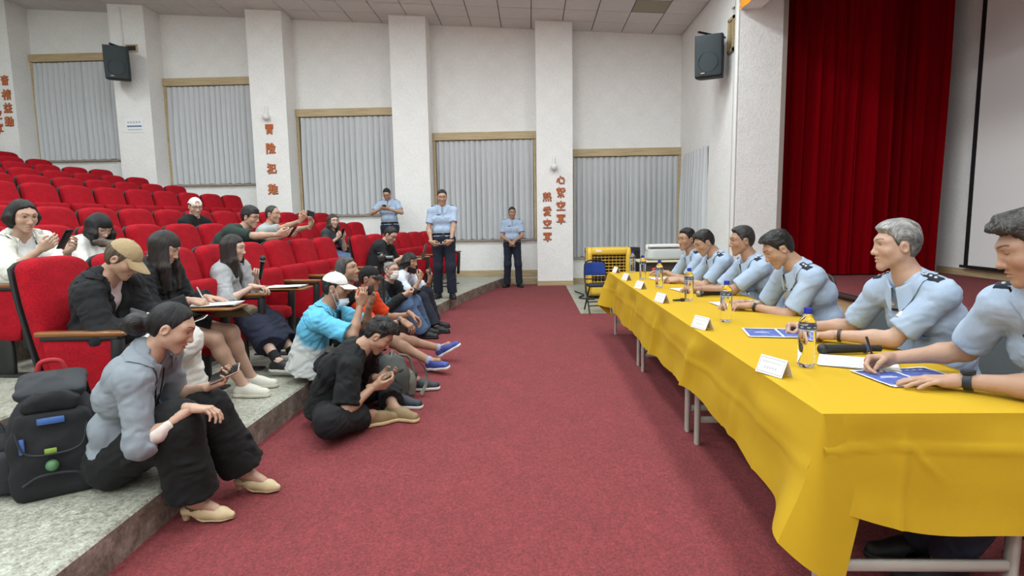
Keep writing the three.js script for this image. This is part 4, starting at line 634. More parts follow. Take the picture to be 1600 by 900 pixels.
function mirrorX(g) { const p = g.attributes.position, n = g.attributes.normal; for (let i = 0; i < p.count; i++) { p.setX(i, -p.getX(i)); n.setX(i, -n.getX(i)); } const a = g.index.array; for (let i = 0; i < a.length; i += 3) { const t = a[i + 1]; a[i + 1] = a[i + 2]; a[i + 2] = t; } return g; }
function ik(a, w, l1, l2, hint) {
  let d = w.clone().sub(a), L = d.length(), end = w.clone(); const max = (l1 + l2) * 0.995, over = L - max; if (L > max) { end = a.clone().add(d.multiplyScalar(max / L)); d = end.clone().sub(a); L = max; }
  const u = d.clone().normalize(), h = hint.clone().addScaledVector(u, -hint.dot(u)).normalize(), c = (l1 * l1 + L * L - l2 * l2) / (2 * L), s = Math.sqrt(Math.max(l1 * l1 - c * c, 0)); return { mid: a.clone().addScaledVector(u, c).addScaledVector(h, s), end, over };
}

// ---------------------------------------------------------------- people
const skinMat = phys({ vertexColors: true, roughness: 0.55, sheen: 0.15, sheenColor: new THREE.Color(0xffc0a0) });
const clothMat = std({ vertexColors: true, roughness: 0.92, side: THREE.DoubleSide });
const hairStreak = dataTex(512, grey((x, y, n) => 128 + 150 * n256(x, y * 0.035, n) + 110 * n128(x, y * 0.05 + 9, n) + 50 * n20(x, y * 0.3, n)), false, 1), hairTone = dataTex(512, grey((x, y, n) => 205 + 90 * n256(x, y * 0.035, n) + 60 * n128(x, y * 0.05 + 9, n)), true, 1);
const hairMat = std({ vertexColors: true, roughness: 0.45, map: hairTone, bumpMap: hairStreak, bumpScale: 0.004 });
const shoeMat = std({ vertexColors: true, roughness: 0.6 });
const capMat = std({ vertexColors: true, roughness: 0.9 });
const watchM = std({ color: 0x1e2430, roughness: 0.4 }), metalM = std({ color: 0xc8c8c8, roughness: 0.3, metalness: 0.8 });
const SK = { light: [0.49, 0.30, 0.215], mid: [0.43, 0.253, 0.17], tan: [0.37, 0.207, 0.133], pale: [0.55, 0.36, 0.275] };
function fabric(hex, amp = 0.06) { const c = Array.isArray(hex) ? hex : lin(hex); return (x, y, z) => shadeOf(c, 1 + amp * noise(x * 70, y * 70, z * 70) + amp * noise(x * 9, y * 9, z * 9)); }
function setUV0(g) { if (!g.attributes.uv) g.setAttribute('uv', new THREE.BufferAttribute(new Float32Array(g.attributes.position.count * 2), 2)); return g; }
// project a small panel onto a field: points start outside and run inwards
function patch(f, c, X, Y, dir, w, h, off, nu = 8, nv = 8, shape) {
  const P = (u, v) => { let a = (u - 0.5) * w, b = (v - 0.5) * h; if (shape) [a, b] = shape(a, b, u, v); const q = c.clone().addScaledVector(X, a).addScaledVector(Y, b); for (let i = 0; i < 40; i++) { const d = f(q.x, q.y, q.z) - off; if (d < 0.0004) break; q.addScaledVector(dir, Math.min(d, 0.03) * 0.8); } return q; };
  const rim = 0.003, pos = [], idx = [];
  for (let j = 0; j <= nv; j++) for (let i = 0; i <= nu; i++) { const q = P(i / nu, j / nv); if (i == 0 || j == 0 || i == nu || j == nv) q.addScaledVector(dir, off * 1.4 + rim); pos.push(q.x, q.y, q.z); }
  for (let j = 0; j < nv; j++) for (let i = 0; i < nu; i++) { const a = j * (nu + 1) + i, b = a + 1, d = a + nu + 1, e = d + 1; idx.push(a, b, e, a, e, d); }
  const g = new THREE.BufferGeometry(); g.setAttribute('position', new THREE.Float32BufferAttribute(pos, 3)); g.setIndex(idx); g.computeVertexNormals(); return g;
}
const shoeCache = new Map();
// shoe template: heel under the ankle at the origin, toes +x, sole on y = 0
function shoeGeo(kind) {
  if (shoeCache.has(kind)) return shoeCache.get(kind);
  const out = {};
  if (kind == 'pump') {
    const up = blend([C(-0.04, 0.05, 0, 0.03, 0.045, 0, 0.03, 0.032, 0.02), C(0.03, 0.04, 0, 0.13, 0.024, 0, 0.034, 0.034, 0.02), C(0.13, 0.022, 0, 0.175, 0.018, 0, 0.033, 0.018, 0.02)]);
    out.upper = nets((x, y, z) => { const arch = 0.034 * sstep(0.06, -0.02, x) * (x > -0.035 ? 1 : 1); let d = smax(up(x, y, z), (arch - y), 0.006); const top = 0.058 + 0.016 * sstep(0.0, -0.06, x) - 0.03 * sstep(0.02, 0.12, x); const hole = Math.max(-(y - top), 0); d = smax(d, smax(y - 0.09, -(Math.sqrt(((x - 0.02) / 1.9) ** 2 + z * z * 1.25) - 0.033) * -1 > 0 ? -1 : -1, 0.01), 0.004); const open = Math.max(Math.sqrt(((x - 0.015) / 2.0) ** 2 + z * z * 1.2) - 0.031, top - 0.012 - y); d = smax(d, -open, 0.004); return d; }, [-0.085, -0.01, -0.05], [0.21, 0.11, 0.05], 0.005);
    out.sole = nets((x, y, z) => { const heel = Math.max(Math.hypot((x + 0.045) * 1.0, z) - (0.016 + 0.16 * y), y - 0.045, -y); const arch = 0.034 * sstep(0.06, -0.02, x); const s = Math.max(up(x, Math.max(y, 0.03), z) - 0.001, Math.abs(y - arch - 0.002) - 0.004); return Math.min(heel, s); }, [-0.085, -0.008, -0.05], [0.21, 0.06, 0.05], 0.005);
    out.buckle = merge([at(rbox(0.03, 0.006, 0.03, 0.002, 2, 2, 2), 0.115, 0.058, 0, 0, 0, -0.35)]);
  } else {
    const tall = kind == 'sneaker' ? 0.085 : 0.075;
    const up = blend([C(-0.035, 0.045, 0, -0.01, tall, 0, 0.038, 0.036, 0.03), C(-0.03, 0.04, 0, 0.06, 0.04, 0, 0.04, 0.042, 0.03), C(0, 0.075, 0, 0.09, 0.045, 0, 0.034, 0.034, 0.03), C(0.06, 0.035, 0, 0.17, 0.028, 0, 0.042, 0.036, 0.03)]);
    out.upper = nets((x, y, z) => smax(smax(up(x, y, z), 0.016 - y, 0.004), y - tall - 0.02 + 0.1 * Math.max(x, 0), 0.006), [-0.085, 0, -0.055], [0.22, 0.13, 0.055], 0.006);
    out.sole = nets((x, y, z) => smax(up(x, 0.032, z) - 0.005, Math.abs(y - 0.0125) - 0.0125, 0.006), [-0.09, -0.01, -0.06], [0.225, 0.04, 0.06], 0.006);
    if (kind == 'sneaker') out.laces = merge([0, 1, 2, 3].map((i) => at(rbox(0.007, 0.004, 0.05 - 0.004 * i, 0.0015, 2, 2, 2), 0.045 + i * 0.022, 0.098 - i * 0.0105, 0, 0, 0, -0.5)));
  }
  shoeCache.set(kind, out); return out;
}
const mensLine = (a) => { const t = a / Math.PI; return t < 0.2 ? lerp(0.088, 0.084, t / 0.2) : t < 0.33 ? lerp(0.084, 0.05, (t - 0.2) / 0.13) : t < 0.42 ? lerp(0.05, -0.004, (t - 0.33) / 0.09) : t < 0.47 ? lerp(-0.004, 0.03, (t - 0.42) / 0.05) : t < 0.6 ? 0.03 : lerp(0.03, -0.058, sstep(0.6, 0.74, t)); };
const hairline = (a) => { const t = a / Math.PI; return t < 0.28 ? lerp(0.078, 0.06, t / 0.28) : t < 0.42 ? lerp(0.06, 0.012, (t - 0.28) / 0.14) : t < 0.56 ? lerp(0.012, 0.02, (t - 0.42) / 0.14) : lerp(0.02, -0.06, sstep(0.56, 0.75, t)); };
function person(s) {
  const m = (s.h || 1.7) / 1.72, fem = !!s.fem, near = s.res !== 'far', F0 = v3(s.face).setY(0).normalize(), look = v3(s.look).normalize(), P = v3(s.hip);
  const hs = (fem ? 0.93 : 0.95) * (s.head || 1);
  const upv = V(0, 1, 0), hR = look.clone().cross(upv).normalize(), hU0 = hR.clone().cross(look).normalize(); const roll = s.roll || 0; const hU = hU0.clone().multiplyScalar(Math.cos(roll)).addScaledVector(hR, Math.sin(roll)), hRt = look.clone().cross(hU);
  // head x axis: left side of the person is +x when z is forward and y is up
  const hX = hU.clone().cross(look).normalize(), HM = frameMatrix(hX.clone().multiplyScalar(s.wide || 1), hU, look, v3(s.at), hs), HC = v3(s.at);
  let N = HC.clone().addScaledVector(hU, -0.108 * hs).addScaledVector(look, -0.045 * hs); const toP = P.clone().sub(N).normalize(); N.addScaledVector(toP, 0.042 * m);
  let U = N.clone().sub(P); const L = U.length(); U.normalize(); const F = F0.clone().addScaledVector(U, -F0.dot(U)).normalize(), Rt = F.clone().cross(U).normalize();
  const pf = s.hipFace ? v3(s.hipFace).normalize() : F0, pR = pf.clone().cross(upv).normalize();
  const warn = []; if (L / (0.5 * m) > 1.2 || L / (0.5 * m) < 0.8) warn.push('spine ' + (L / (0.5 * m)).toFixed(2));
  const bel = s.belly || 0, sw = (fem ? 0.15 : 0.17) * m, slouch = s.slouch ?? 0.03;
  const on = (t, r, f) => P.clone().addScaledVector(U, L * t).addScaledVector(Rt, r * m).addScaledVector(F, f * m - slouch * Math.sin(Math.PI * clamp(t, 0, 1)));
  const torso = [];
  const tz = (t, w, f, r, k = 0.045) => torso.push(cone(on(t, -w, f), on(t, w, f), r * m, r * m, k));
  if (fem) { tz(0.02, 0.09, 0, 0.108); tz(0.3, 0.052, 0.01 + bel * 0.3, 0.088 + bel); tz(0.62, 0.065, 0.008, 0.088); tz(0.82, 0.082, 0, 0.07); for (const q of [-1, 1]) torso.push(cone(on(0.6, q * 0.06, 0.06), on(0.64, q * 0.058, 0.075), 0.055 * m, 0.05 * m, 0.06)); }
  else { tz(0.02, 0.08, 0, 0.108); tz(0.3, 0.065, 0.012 + bel * 0.4, 0.1 + bel); tz(0.6, 0.08, 0.012, 0.102); tz(0.82, 0.1, 0.005, 0.078); }
  const sh = [1, -1].map((q) => N.clone().addScaledVector(U, -(s.shDrop ?? 0.078) * m).addScaledVector(Rt, q * sw).addScaledVector(F, (s.shFwd ?? 0.02) * m));   // 0 right, 1 left
  if (s.shUp) sh.forEach((p, i) => p.addScaledVector(upv, s.shUp[i]));
  for (let i = 0; i < 2; i++) { const q = i ? -1 : 1; torso.push(cone(on(0.84, q * 0.07, 0), sh[i], 0.075 * m, 0.056 * m, 0.03), cone(N.clone().addScaledVector(U, -0.005), sh[i], 0.045 * m, 0.05 * m, 0.04)); }
  // limbs
  const ua = 0.285 * m, fa = 0.252 * m, th = 0.425 * m, sn = 0.415 * m; const arms = [], legs = [];
  for (let i = 0; i < 2; i++) {
    const h = i ? s.left : s.right; const q = i ? -1 : 1;
    const hint = h.elbow ? v3(h.elbow) : V(0, -1, 0).addScaledVector(Rt, q * 0.5).addScaledVector(F, -0.3);
    const r = ik(sh[i], v3(h.w), ua, fa, hint); if (r.over > 0.03) warn.push((i ? 'left' : 'right') + ' hand short ' + r.over.toFixed(2)); arms.push({ sh: sh[i], el: r.mid, wr: r.end, h });
    const g = i ? s.legL : s.legR; if (!g) { legs.push(null); continue; }
    const hip = P.clone().addScaledVector(pR, q * 0.09 * m).addScaledVector(upv, -0.01), kh = g.knee ? v3(g.knee) : pf.clone().add(V(0, 0.6, 0)); const k = g.kn ? { mid: v3(g.kn), end: v3(g.a), over: 0 } : ik(hip, v3(g.a), th, sn, kh); if (k.over > 0.04) warn.push((i ? 'left' : 'right') + ' leg short ' + k.over.toFixed(2)); legs.push({ hip, kn: k.mid, an: k.end, g });
  }
  const af = (fem ? 0.84 : 0.92) * m * (s.armFat || 1), lf = m * (s.legFat || 1);
  const armB = (a, e) => { const k = (r) => r * af + e; const mid = a.el.clone().lerp(a.wr, 0.3); return [cone(a.sh, a.el, k(0.052), k(0.041), 0.03), cone(a.el, mid, k(0.04), k(0.04), 0.03), cone(mid, a.wr, k(0.04), k(0.0265), 0.03)]; };
  const legB = (l, e) => { const k = (r) => r * lf + e, cal = l.kn.clone().lerp(l.an, 0.3).addScaledVector(l.kn.clone().sub(l.hip).normalize(), -0.012); return [cone(l.hip, l.kn, k(0.082), k(0.056), 0.05), cone(l.kn, cal, k(0.055), k(0.052), 0.04), cone(cal, l.an, k(0.052), k(0.036), 0.04)]; };
  const base = V(P.x, s.ground ?? 0, P.z), toLocal = new THREE.Matrix4().makeTranslation(-base.x, -base.y, -base.z), fin = (g) => setUV0(g.applyMatrix4(toLocal));
  const root = thing('person', s.label, 'person', base.toArray(), 0, s.group);
  // ---- body: one continuous skin mesh
  const bones = [...torso.map((b) => ({ ...b, ra: b.ra * 0.93, rb: b.rb * 0.93 })), cone(N.clone().addScaledVector(U, -0.03), HC.clone().addScaledVector(hU, -0.07 * hs).addScaledVector(look, -0.02 * hs), (fem ? 0.05 : 0.06) * m, (fem ? 0.045 : 0.054) * m, 0.04)];
  for (const a of arms) bones.push(...armB(a, 0)); for (const l of legs) if (l) { bones.push(...legB(l, 0)); const fd = v3(l.g.toe || F0.toArray()).normalize(); bones.push(cone(l.an, l.an.clone().addScaledVector(fd, 0.1 * m).addScaledVector(upv, l.g.up ? 0 : -0.05 * m), 0.034 * m, 0.026 * m, 0.03)); }
  const skin = s.skin || SK.mid, bg = nets(blend(bones), ...bounds(bones, 0.02), s.bareCell || (near ? 0.013 : 0.016));
  paint(bg, (x, y, z) => shadeOf(skin, 1 + 0.05 * noise(x * 25, y * 25, z * 25)));
  const parts = [bg], hc = s.headCell || (near ? 0.0035 : 0.005);
  const hg = headGeo(fem, hc); paint(hg, facePaint({ skin, fem, browColor: s.brow || [0.02, 0.016, 0.014], eyes: s.eyes || 'down', stubble: s.stubble, browLow: s.browLow })); hg.applyMatrix4(HM); parts.push(hg);
  const handInfo = [];
  arms.forEach((a, i) => {
    const f = a.h.f ? v3(a.h.f).normalize() : a.wr.clone().sub(a.el).normalize(), p0 = v3(a.h.p || [0, -1, 0]), p = p0.addScaledVector(f, -p0.dot(f)).normalize(), X = f.clone().cross(p).normalize(); let g = handGeo(a.h.pose || 'relaxed', near ? 0.0035 : 0.005); if (i) g = mirrorX(g);
    const hm = frameMatrix(X, f, p, a.wr, (fem ? 0.9 : 1) * m); g.applyMatrix4(hm); paint(g, (x, y, z) => shadeOf(skin, 1.0 + 0.06 * noise(x * 40, y * 40, z * 40))); parts.push(g); handInfo.push({ m: hm, f, p, X });
  });
  mk('body', fin(mergeGeometries(parts)), skinMat, root);
  // ---- clothes
  const cell = s.clothCell ? s.clothCell * 0.8 : (near ? 0.0085 : 0.012), wob = (a, q = 0) => (x, y, z) => { const w1 = noise(x * 5 + q, y * 5, z * 5), r1 = 0.28 - Math.abs(noise(x * 9 + 4 + q + 1.5 * w1, y * 17 - x * 6 + 1.5 * w1, z * 9)), r2 = 0.25 - Math.abs(noise(x * 15 + q, y * 24 + z * 9 + 2 * w1, z * 15 + 7)); return a * (0.8 * noise(x * 9 + q, y * 7, z * 9) + 1.5 * r1 * Math.abs(r1) * 4 + 0.9 * r2); };
  function top(name, c, parent = root) {
    const e = (c.ease ?? 0.016) * 0.72, list = torso.map((b) => ({ ...b, ra: b.ra + e, rb: b.rb + e, k: b.k })), cuts = [];
    if (c.hem > 0.02) { const dn = U.clone().multiplyScalar(-1).lerp(V(0, -1, 0), 0.5); list.push(cone(on(0.02, -0.075, 0), on(0.02, -0.078, 0).addScaledVector(dn, c.hem), 0.118 * m + e, 0.128 * m + e + 0.014, 0.08), cone(on(0.02, 0.075, 0), on(0.02, 0.078, 0).addScaledVector(dn, c.hem), 0.118 * m + e, 0.128 * m + e + 0.014, 0.08)); }
    const body = blend(list); const sl = arms.map((a, i) => {
      const v = c.sleeve, es = e + (c.sleeveEase ?? 0.012) * 0.55, u = [cone(a.sh, a.el, 0.05 * af + es, 0.044 * af + es + (v < 1 ? 0.01 : 0), 0.04)]; let pt, dir;
      if (v <= 1) { dir = a.el.clone().sub(a.sh).normalize(); pt = a.sh.clone().lerp(a.el, v); } else { dir = a.wr.clone().sub(a.el).normalize(); pt = a.el.clone().lerp(a.wr, v - 1); u.push(cone(a.el, a.wr, 0.045 * af + es, 0.03 * af + es, 0.04)); }
      const c0 = u[0], c1 = u[1]; if (c1) return (x, y, z) => smin(dCone(c0, x, y, z), smax(dCone(c1, x, y, z), (x - pt.x) * dir.x + (y - pt.y) * dir.y + (z - pt.z) * dir.z, 0.006), 0.04); return (x, y, z) => smax(dCone(c0, x, y, z), (x - pt.x) * dir.x + (y - pt.y) * dir.y + (z - pt.z) * dir.z, 0.006);
    });
    const HN = U.clone().lerp(upv, c.level ?? 0.4).normalize(), w = wob(c.wrinkle ?? 0.006, c.seed || s.seed || 1), pc = on(c.hemT ?? 0.0, 0, 0), vz = c.v, NB = N.clone().addScaledVector(F, 0.045 * m);
    const cutAt = c.hem > 0.02 ? P.clone().addScaledVector(U, -c.hem) : pc;
    const f = (x, y, z) => {
      const hx = x - cutAt.x, hy = y - cutAt.y, hz = z - cutAt.z; let d = smax(body(x, y, z), -(hx * HN.x + hy * HN.y + hz * HN.z), 0.006);
      d = smin(smin(d, sl[0](x, y, z), 0.02), sl[1](x, y, z), 0.02); if (d < 0.05) d += w(x, y, z);
      const qx = x - NB.x, qy = y - NB.y, qz = z - NB.z, a = qx * Rt.x + qy * Rt.y + qz * Rt.z, b = qx * U.x + qy * U.y + qz * U.z, g = qx * F.x + qy * F.y + qz * F.z;
      if (vz) { const half = (vz.w || 0.05) * clamp((b + vz.d) / vz.d, 0, 1.6); if (g > -0.02) d = smax(d, Math.min(half - Math.abs(a), b + vz.d) * 0.8, 0.006); }
      else d = smax(d, -(Math.sqrt(a * a + (g + 0.03) ** 2 + Math.max(-b - 0.0, 0) ** 2 * 4) - (c.neckR ?? 0.062) * m), 0.006);
      return d;
    };
    const all = [...list, ...arms.flatMap((a) => armB(a, e + 0.03))]; const g = nets(f, ...bounds(all, 0.02), cell); paint(g, c.paint ? c.paint({ U, F, Rt, N, P, on, arms }) : fabric(c.color, c.amp)); const me = mk(name, fin(g), clothMat, parent); return { f, me };
  }
  function lower(name, c) {
    const e = c.ease ?? 0.018, list = [cone(on(0.04, -0.075, 0), on(0.04, 0.075, 0), 0.104 * m + (c.hipEase ?? Math.min(e, 0.02) * 0.6), 0.104 * m + (c.hipEase ?? Math.min(e, 0.02) * 0.6), 0.06)], cut = [];
    const fl = legs.filter(Boolean).map((l) => {
      const v = c.len ?? 2, k = (r) => r * lf + e, u = [cone(l.hip, l.kn, 0.084 * lf + (c.thighEase ?? Math.min(e, 0.016)), k(0.06) + (c.flare || 0) * 0.5, 0.05)]; let dir, pt;
      if (v <= 1) { dir = l.kn.clone().sub(l.hip).normalize(); pt = l.hip.clone().lerp(l.kn, v); } else { dir = l.an.clone().sub(l.kn).normalize(); pt = l.kn.clone().lerp(l.an, v - 1); u.push(cone(l.kn, l.an, k(0.06) + (c.flare || 0) * 0.6, k(c.cuff || 0.05) + (c.flare || 0), 0.05)); }
      const c0 = u[0], c1 = u[1]; list.push(...u); if (c1) return (x, y, z) => smin(dCone(c0, x, y, z), smax(dCone(c1, x, y, z), (x - pt.x) * dir.x + (y - pt.y) * dir.y + (z - pt.z) * dir.z, 0.006), 0.05); return (x, y, z) => smax(dCone(c0, x, y, z), (x - pt.x) * dir.x + (y - pt.y) * dir.y + (z - pt.z) * dir.z, 0.006);
    });
    const hipf = blend([list[0]]), w = wob(c.wrinkle ?? 0.007, (c.seed || 3) + 5), wp = on(c.waist ?? 0.16, 0, 0), kk = c.skirt ? 0.16 : 0.04, gy = (s.seatY ?? -9);
    const f = (x, y, z) => { const hx = x - wp.x, hy = y - wp.y, hz = z - wp.z; let d = smax(hipf(x, y, z), hx * U.x + hy * U.y + hz * U.z, 0.006); if (c.skirt && fl.length == 2) d = smin(d, smin(fl[0](x, y, z), fl[1](x, y, z), 0.2), 0.1); else for (const q of fl) d = smin(d, q(x, y, z), kk); if (d < 0.05) d += w(x, y, z); return d; };
    const g = nets(f, ...bounds(list, 0.03), cell); paint(g, fabric(c.color, c.amp)); return { f, me: mk(name, fin(g), clothMat, root) };
  }
  const T = {}; if (s.inner) T.inner = top('inner_top', { ease: 0.004, sleeve: 0.3, wrinkle: 0.003, ...s.inner }); if (s.top) T.top = top(s.top.name || 'shirt', s.top); if (s.pants) T.pants = lower(s.pants.name || 'trousers', s.pants);
  // ---- shoes
  legs.forEach((l, i) => {
    if (!l || l.g.noShoe || !s.shoes) return; const sh2 = s.shoes, kit = shoeGeo(sh2.kind || 'sneaker'), fd = v3(l.g.toe || F0.toArray()), up = l.g.up ? v3(l.g.up).normalize() : V(0, 1, 0); fd.addScaledVector(up, -fd.dot(up)).normalize(); const Z = fd.clone().cross(up);
    const sc = m * (sh2.size || 1), pos = l.an.clone().addScaledVector(up, -(l.g.ah ?? 0.085) * m), mm = frameMatrix(fd, up, Z, pos, sc); const put = (n, g, col, par) => mk(n, fin(paint(g.clone().applyMatrix4(mm), fabric(col, 0.05))), shoeMat, par);
    const o = put('shoe', kit.upper, sh2.color, root); put('sole', kit.sole, sh2.sole || 0xd8d6d0, o); if (kit.laces) put('laces', kit.laces, sh2.lace || sh2.color, o); if (kit.buckle) put('buckle', kit.buckle, sh2.buckle || 0xcabb8e, o);
    if (s.socks) { const d = l.kn.clone().sub(l.an).normalize(), e0 = l.an.clone().addScaledVector(d, -0.03), e1 = l.an.clone().addScaledVector(d, s.socks.h); mk('sock', fin(paint(nets((x, y, z) => smax(blend(legB(l, 0.005))(x, y, z), (x - e1.x) * d.x + (y - e1.y) * d.y + (z - e1.z) * d.z, 0.004), ...bounds([cone(e0, e1, 0.06, 0.06)], 0.02), 0.007), fabric(s.socks.color))), clothMat, root); }
  });
  // ---- hair (head coordinates)
  const HI = HM.clone().invert(), grav = V(0, -1, 0).transformDirection(HI), hv = s.hair || {}, hcol = hv.color || [0.014, 0.011, 0.01], hseed = (s.seed || 1) * 3.7;
  if (hv.style) {
    const thick = hv.thick ?? 0.012, locks = [], lo = [-0.13, -0.13, -0.15], hi = [0.13, 0.165, 0.14], ext = (a, r) => { for (let i = 0; i < 3; i++) { const q = a.getComponent(i); lo[i] = Math.min(lo[i], q - r - 0.02); hi[i] = Math.max(hi[i], q + r + 0.02); } };
    const drop = (x, y, z, len, r0, r1, out = 0, fw = 0) => { const a = V(x, y, z), b = a.clone().addScaledVector(grav, len).add(V(Math.sign(x) * out, 0, fw)); const mid = a.clone().lerp(b, 0.5).add(V(Math.sign(x) * (0.012 + out * 0.3), 0, fw * 0.3)); locks.push(cone(a, mid, r0, (r0 + r1) / 2 * 1.1, 0.03), cone(mid, b, (r0 + r1) / 2 * 1.1, r1, 0.03)); ext(a, r0); ext(mid, r0); ext(b, r1); };
    if (hv.style == 'long' || hv.style == 'bob') {
      const n = hv.len || (hv.style == 'bob' ? 0.17 : 0.36); for (const q of [-1, 1]) { drop(q * 0.062, 0.045, -0.01, n * 0.92, 0.03, 0.022, 0.014, 0.004); drop(q * 0.052, 0.02, -0.055, n, 0.042, 0.026, 0.004, -0.012); if (hv.front !== 0) drop(q * 0.064, 0.055, 0.022, n * (hv.front ?? 0.85), 0.02, 0.014, 0.012, hv.fw ?? 0.012); } drop(0.001, 0.02, -0.075, n, 0.045, 0.028, 0, -0.01); 
    }
    if (hv.style == 'bun') { locks.push(C(0, -0.01, -0.09, 0, -0.03, -0.135, 0.034, 0.045, 0.02), C(-0.03, -0.03, -0.15, 0.03, -0.04, -0.15, 0.046, 0.042, 0.03), C(0, -0.05, -0.14, 0.01, -0.075, -0.19, 0.042, 0.02, 0.03), C(0.02, 0.0, -0.15, 0.02, 0.015, -0.19, 0.03, 0.01, 0.02)); ext(V(0.06, -0.06, -0.19), 0.06); ext(V(-0.06, 0.0, -0.19), 0.06); }
    if (hv.style == 'tail') { const t = V(0, hv.ty ?? 0.02, -0.11), e = t.clone().add(V(...(hv.tdir || [0, -0.03, -0.13]))); locks.push(cone(V(0, hv.ty ?? 0.02, -0.09), t, 0.014, 0.016, 0.01), cone(t, t.clone().lerp(e, 0.55), 0.02, 0.027, 0.01), cone(t.clone().lerp(e, 0.55), e, 0.027, 0.012, 0.01)); ext(t, 0.04); ext(e, 0.04); }
    if (hv.style == 'mane') { for (const q of [-1, 1]) { drop(q * 0.06, 0.0, -0.03, 0.12, 0.03, 0.02, 0.02, -0.01); drop(q * 0.03, 0.0, -0.07, 0.14, 0.04, 0.025, 0.01, -0.02); } }
    const lk = locks.length ? blend(locks) : null, full = hv.style != 'short', back = hv.back ?? 0, fringe = hv.fringe ?? 0, str = (hv.rough ?? 0.0025) * 0.7;
    const f = (x, y, z) => {
      const ang = Math.atan2(Math.abs(x), z); let ty = thick;
      if (hv.top) ty += hv.top * sstep(0.06, 0.12, y) + (hv.quiff || 0) * sstep(0.0, 0.08, z) * sstep(0.06, 0.1, y);
      if (!full && y < 0.05) ty = lerp(hv.side ?? 0.006, ty, sstep(-0.03, 0.06, y));
      let hl = (hv.style == 'short' && !fem ? mensLine(ang) : hairline(ang)) + (hv.line || 0) * sstep(1.4, 0.3, ang) - (full && hv.style != 'bun' ? 0.05 * sstep(0.9, 1.4, ang) : 0) + 0.006 * noise(x * 60 + hseed, 0, z * 60);
      if (fringe) hl -= fringe * sstep(1.0, 0.5, ang);
      if (!fringe) ty = lerp(0.0022, ty, sstep(hl - 0.002, hl + (full ? 0.02 : 0.032), y));
      let d = ell(x, y, z, 0, 0.036, -0.008, 0.0745 + ty, 0.09 + ty, 0.094 + ty); d = smin(d, ell(x, y, z, 0, 0.0, -0.03, 0.066 + ty * 0.6, 0.07, 0.066 + ty * 0.6), 0.03);
      d = smax(d, (hl - y) * 0.8, 0.006);
      if (lk) d = smin(d, lk(x, y, z), 0.025);
      if (d < 0.03) { const fl = full ? ang * 26 + x * 40 : x * 170 + noise(x * 26, y * 26, z * 26 + hseed) * 3.5, yy = full ? y * 6 : (hv.comb ?? 20) * (z - 0.6 * y); d += str * (noise(fl, yy, hseed + (full ? z * 30 : y * 24)) + 0.6 * noise(fl * 2.1, yy * 1.5, hseed * 2)) * (hv.spiky && y > 0.07 ? hv.spiky : 1); }
      return d;
    };
    const g = nets(f, lo, hi, s.hairCell || (near ? 0.0045 : 0.006)); const tips = hv.color2; { const p = g.attributes.position, uv = new Float32Array(p.count * 2); for (let i = 0; i < p.count; i++) { const x = p.getX(i), y = p.getY(i), z = p.getZ(i); if (full) { uv[i * 2] = Math.atan2(x, z + 0.01) * 0.45; uv[i * 2 + 1] = y * 2.5; } else { uv[i * 2] = x * 5 + 0.12 * noise(x * 18, y * 18, z * 18 + hseed); uv[i * 2 + 1] = (z - y) * 2.5; } } g.setAttribute('uv', new THREE.BufferAttribute(uv, 2)); } paint(g, (x, y, z) => { const n = full ? noise(Math.atan2(x, z) * 22, y * 8, hseed) + 0.5 * noise(Math.atan2(x, z) * 50, y * 14, hseed + 4) : 0.7 * noise(x * 210 + 3 * noise(x * 20, y * 20, z * 20), (z - y) * 22, hseed) + 0.5 * noise(x * 60, y * 60, z * 25 + hseed); let c = hcol; if (tips) c = mixc(hcol, tips, clamp(0.5 + 0.6 * n + (hv.tipTop || 0) * sstep(0.02, 0.1, y) - (hv.tipTop || 0) * 0.5, 0, 1)); return shadeOf(c, 1 + 0.35 * n); });
    mk('hair', fin(g.applyMatrix4(HM)), hairMat, root);
    if (hv.style == 'bun') mk('hair_clip', fin(merge([at(rbox(0.03, 0.008, 0.02, 0.003, 3, 2, 2), 0.032, 0.02, -0.118, 0, 0.4, 0.2), at(rbox(0.04, 0.006, 0.012, 0.002, 3, 2, 2), -0.036, -0.012, -0.118, 0, -0.4, -0.2), at(rbox(0.04, 0.006, 0.012, 0.002, 3, 2, 2), 0.046, -0.012, -0.118, 0, 0.6, 0.1)]).applyMatrix4(HM)), metalM, root);
  }
  if (s.cap) {
    const k = s.cap, q = k.flip ? -1 : 1, tl = k.tilt || 0; const shell = (x, y, z, o) => ell(x, y, z, 0, 0.04, -0.006, 0.083 + o, 0.098 + o, 0.104 + o);
    const g = nets((x, y, z) => { let d = smax(shell(x, y, z, 0), 0.052 + tl * z - y, 0.004); d += 0.0018 * noise(x * 40, y * 40, z * 40) - 0.002 * Math.exp(-((Math.sin(Math.atan2(x, z + 0.006) * 3) / 0.09) ** 2)) * sstep(0.14, 0.1, y); if (k.flip) d = smax(d, -(Math.hypot(x, (y - 0.075) * 1.0, (z - 0.1) * 0.4) - 0.032), 0.004); return d; }, [-0.12, 0, -0.14], [0.12, 0.17, 0.14], 0.0045);
    const cc = lin(k.color); const cg = mk('cap', fin(paint(g, (x, y, z) => shadeOf(cc, 1 + 0.06 * noise(x * 120, y * 120, z * 120))).applyMatrix4(HM)), capMat, root);
    const vg = sheet((u, v) => { const a = (u - 0.5) * 2.2, r0 = 0.099, ln = (k.visor || 0.075) * Math.pow(Math.cos((u - 0.5) * 2.6), 0.5), rr = r0 + v * ln; const x = Math.sin(a) * lerp(0.082, 0.09, v), z = q * (Math.cos(a) * 0.098 + v * ln * 1.0); return [x * (1 - 0.1 * v), 0.057 + tl * z * 0.9 - 0.016 * (x / 0.08) ** 2 - 0.016 * v * v - (k.drop || 0) * v, z]; }, 24, 8);
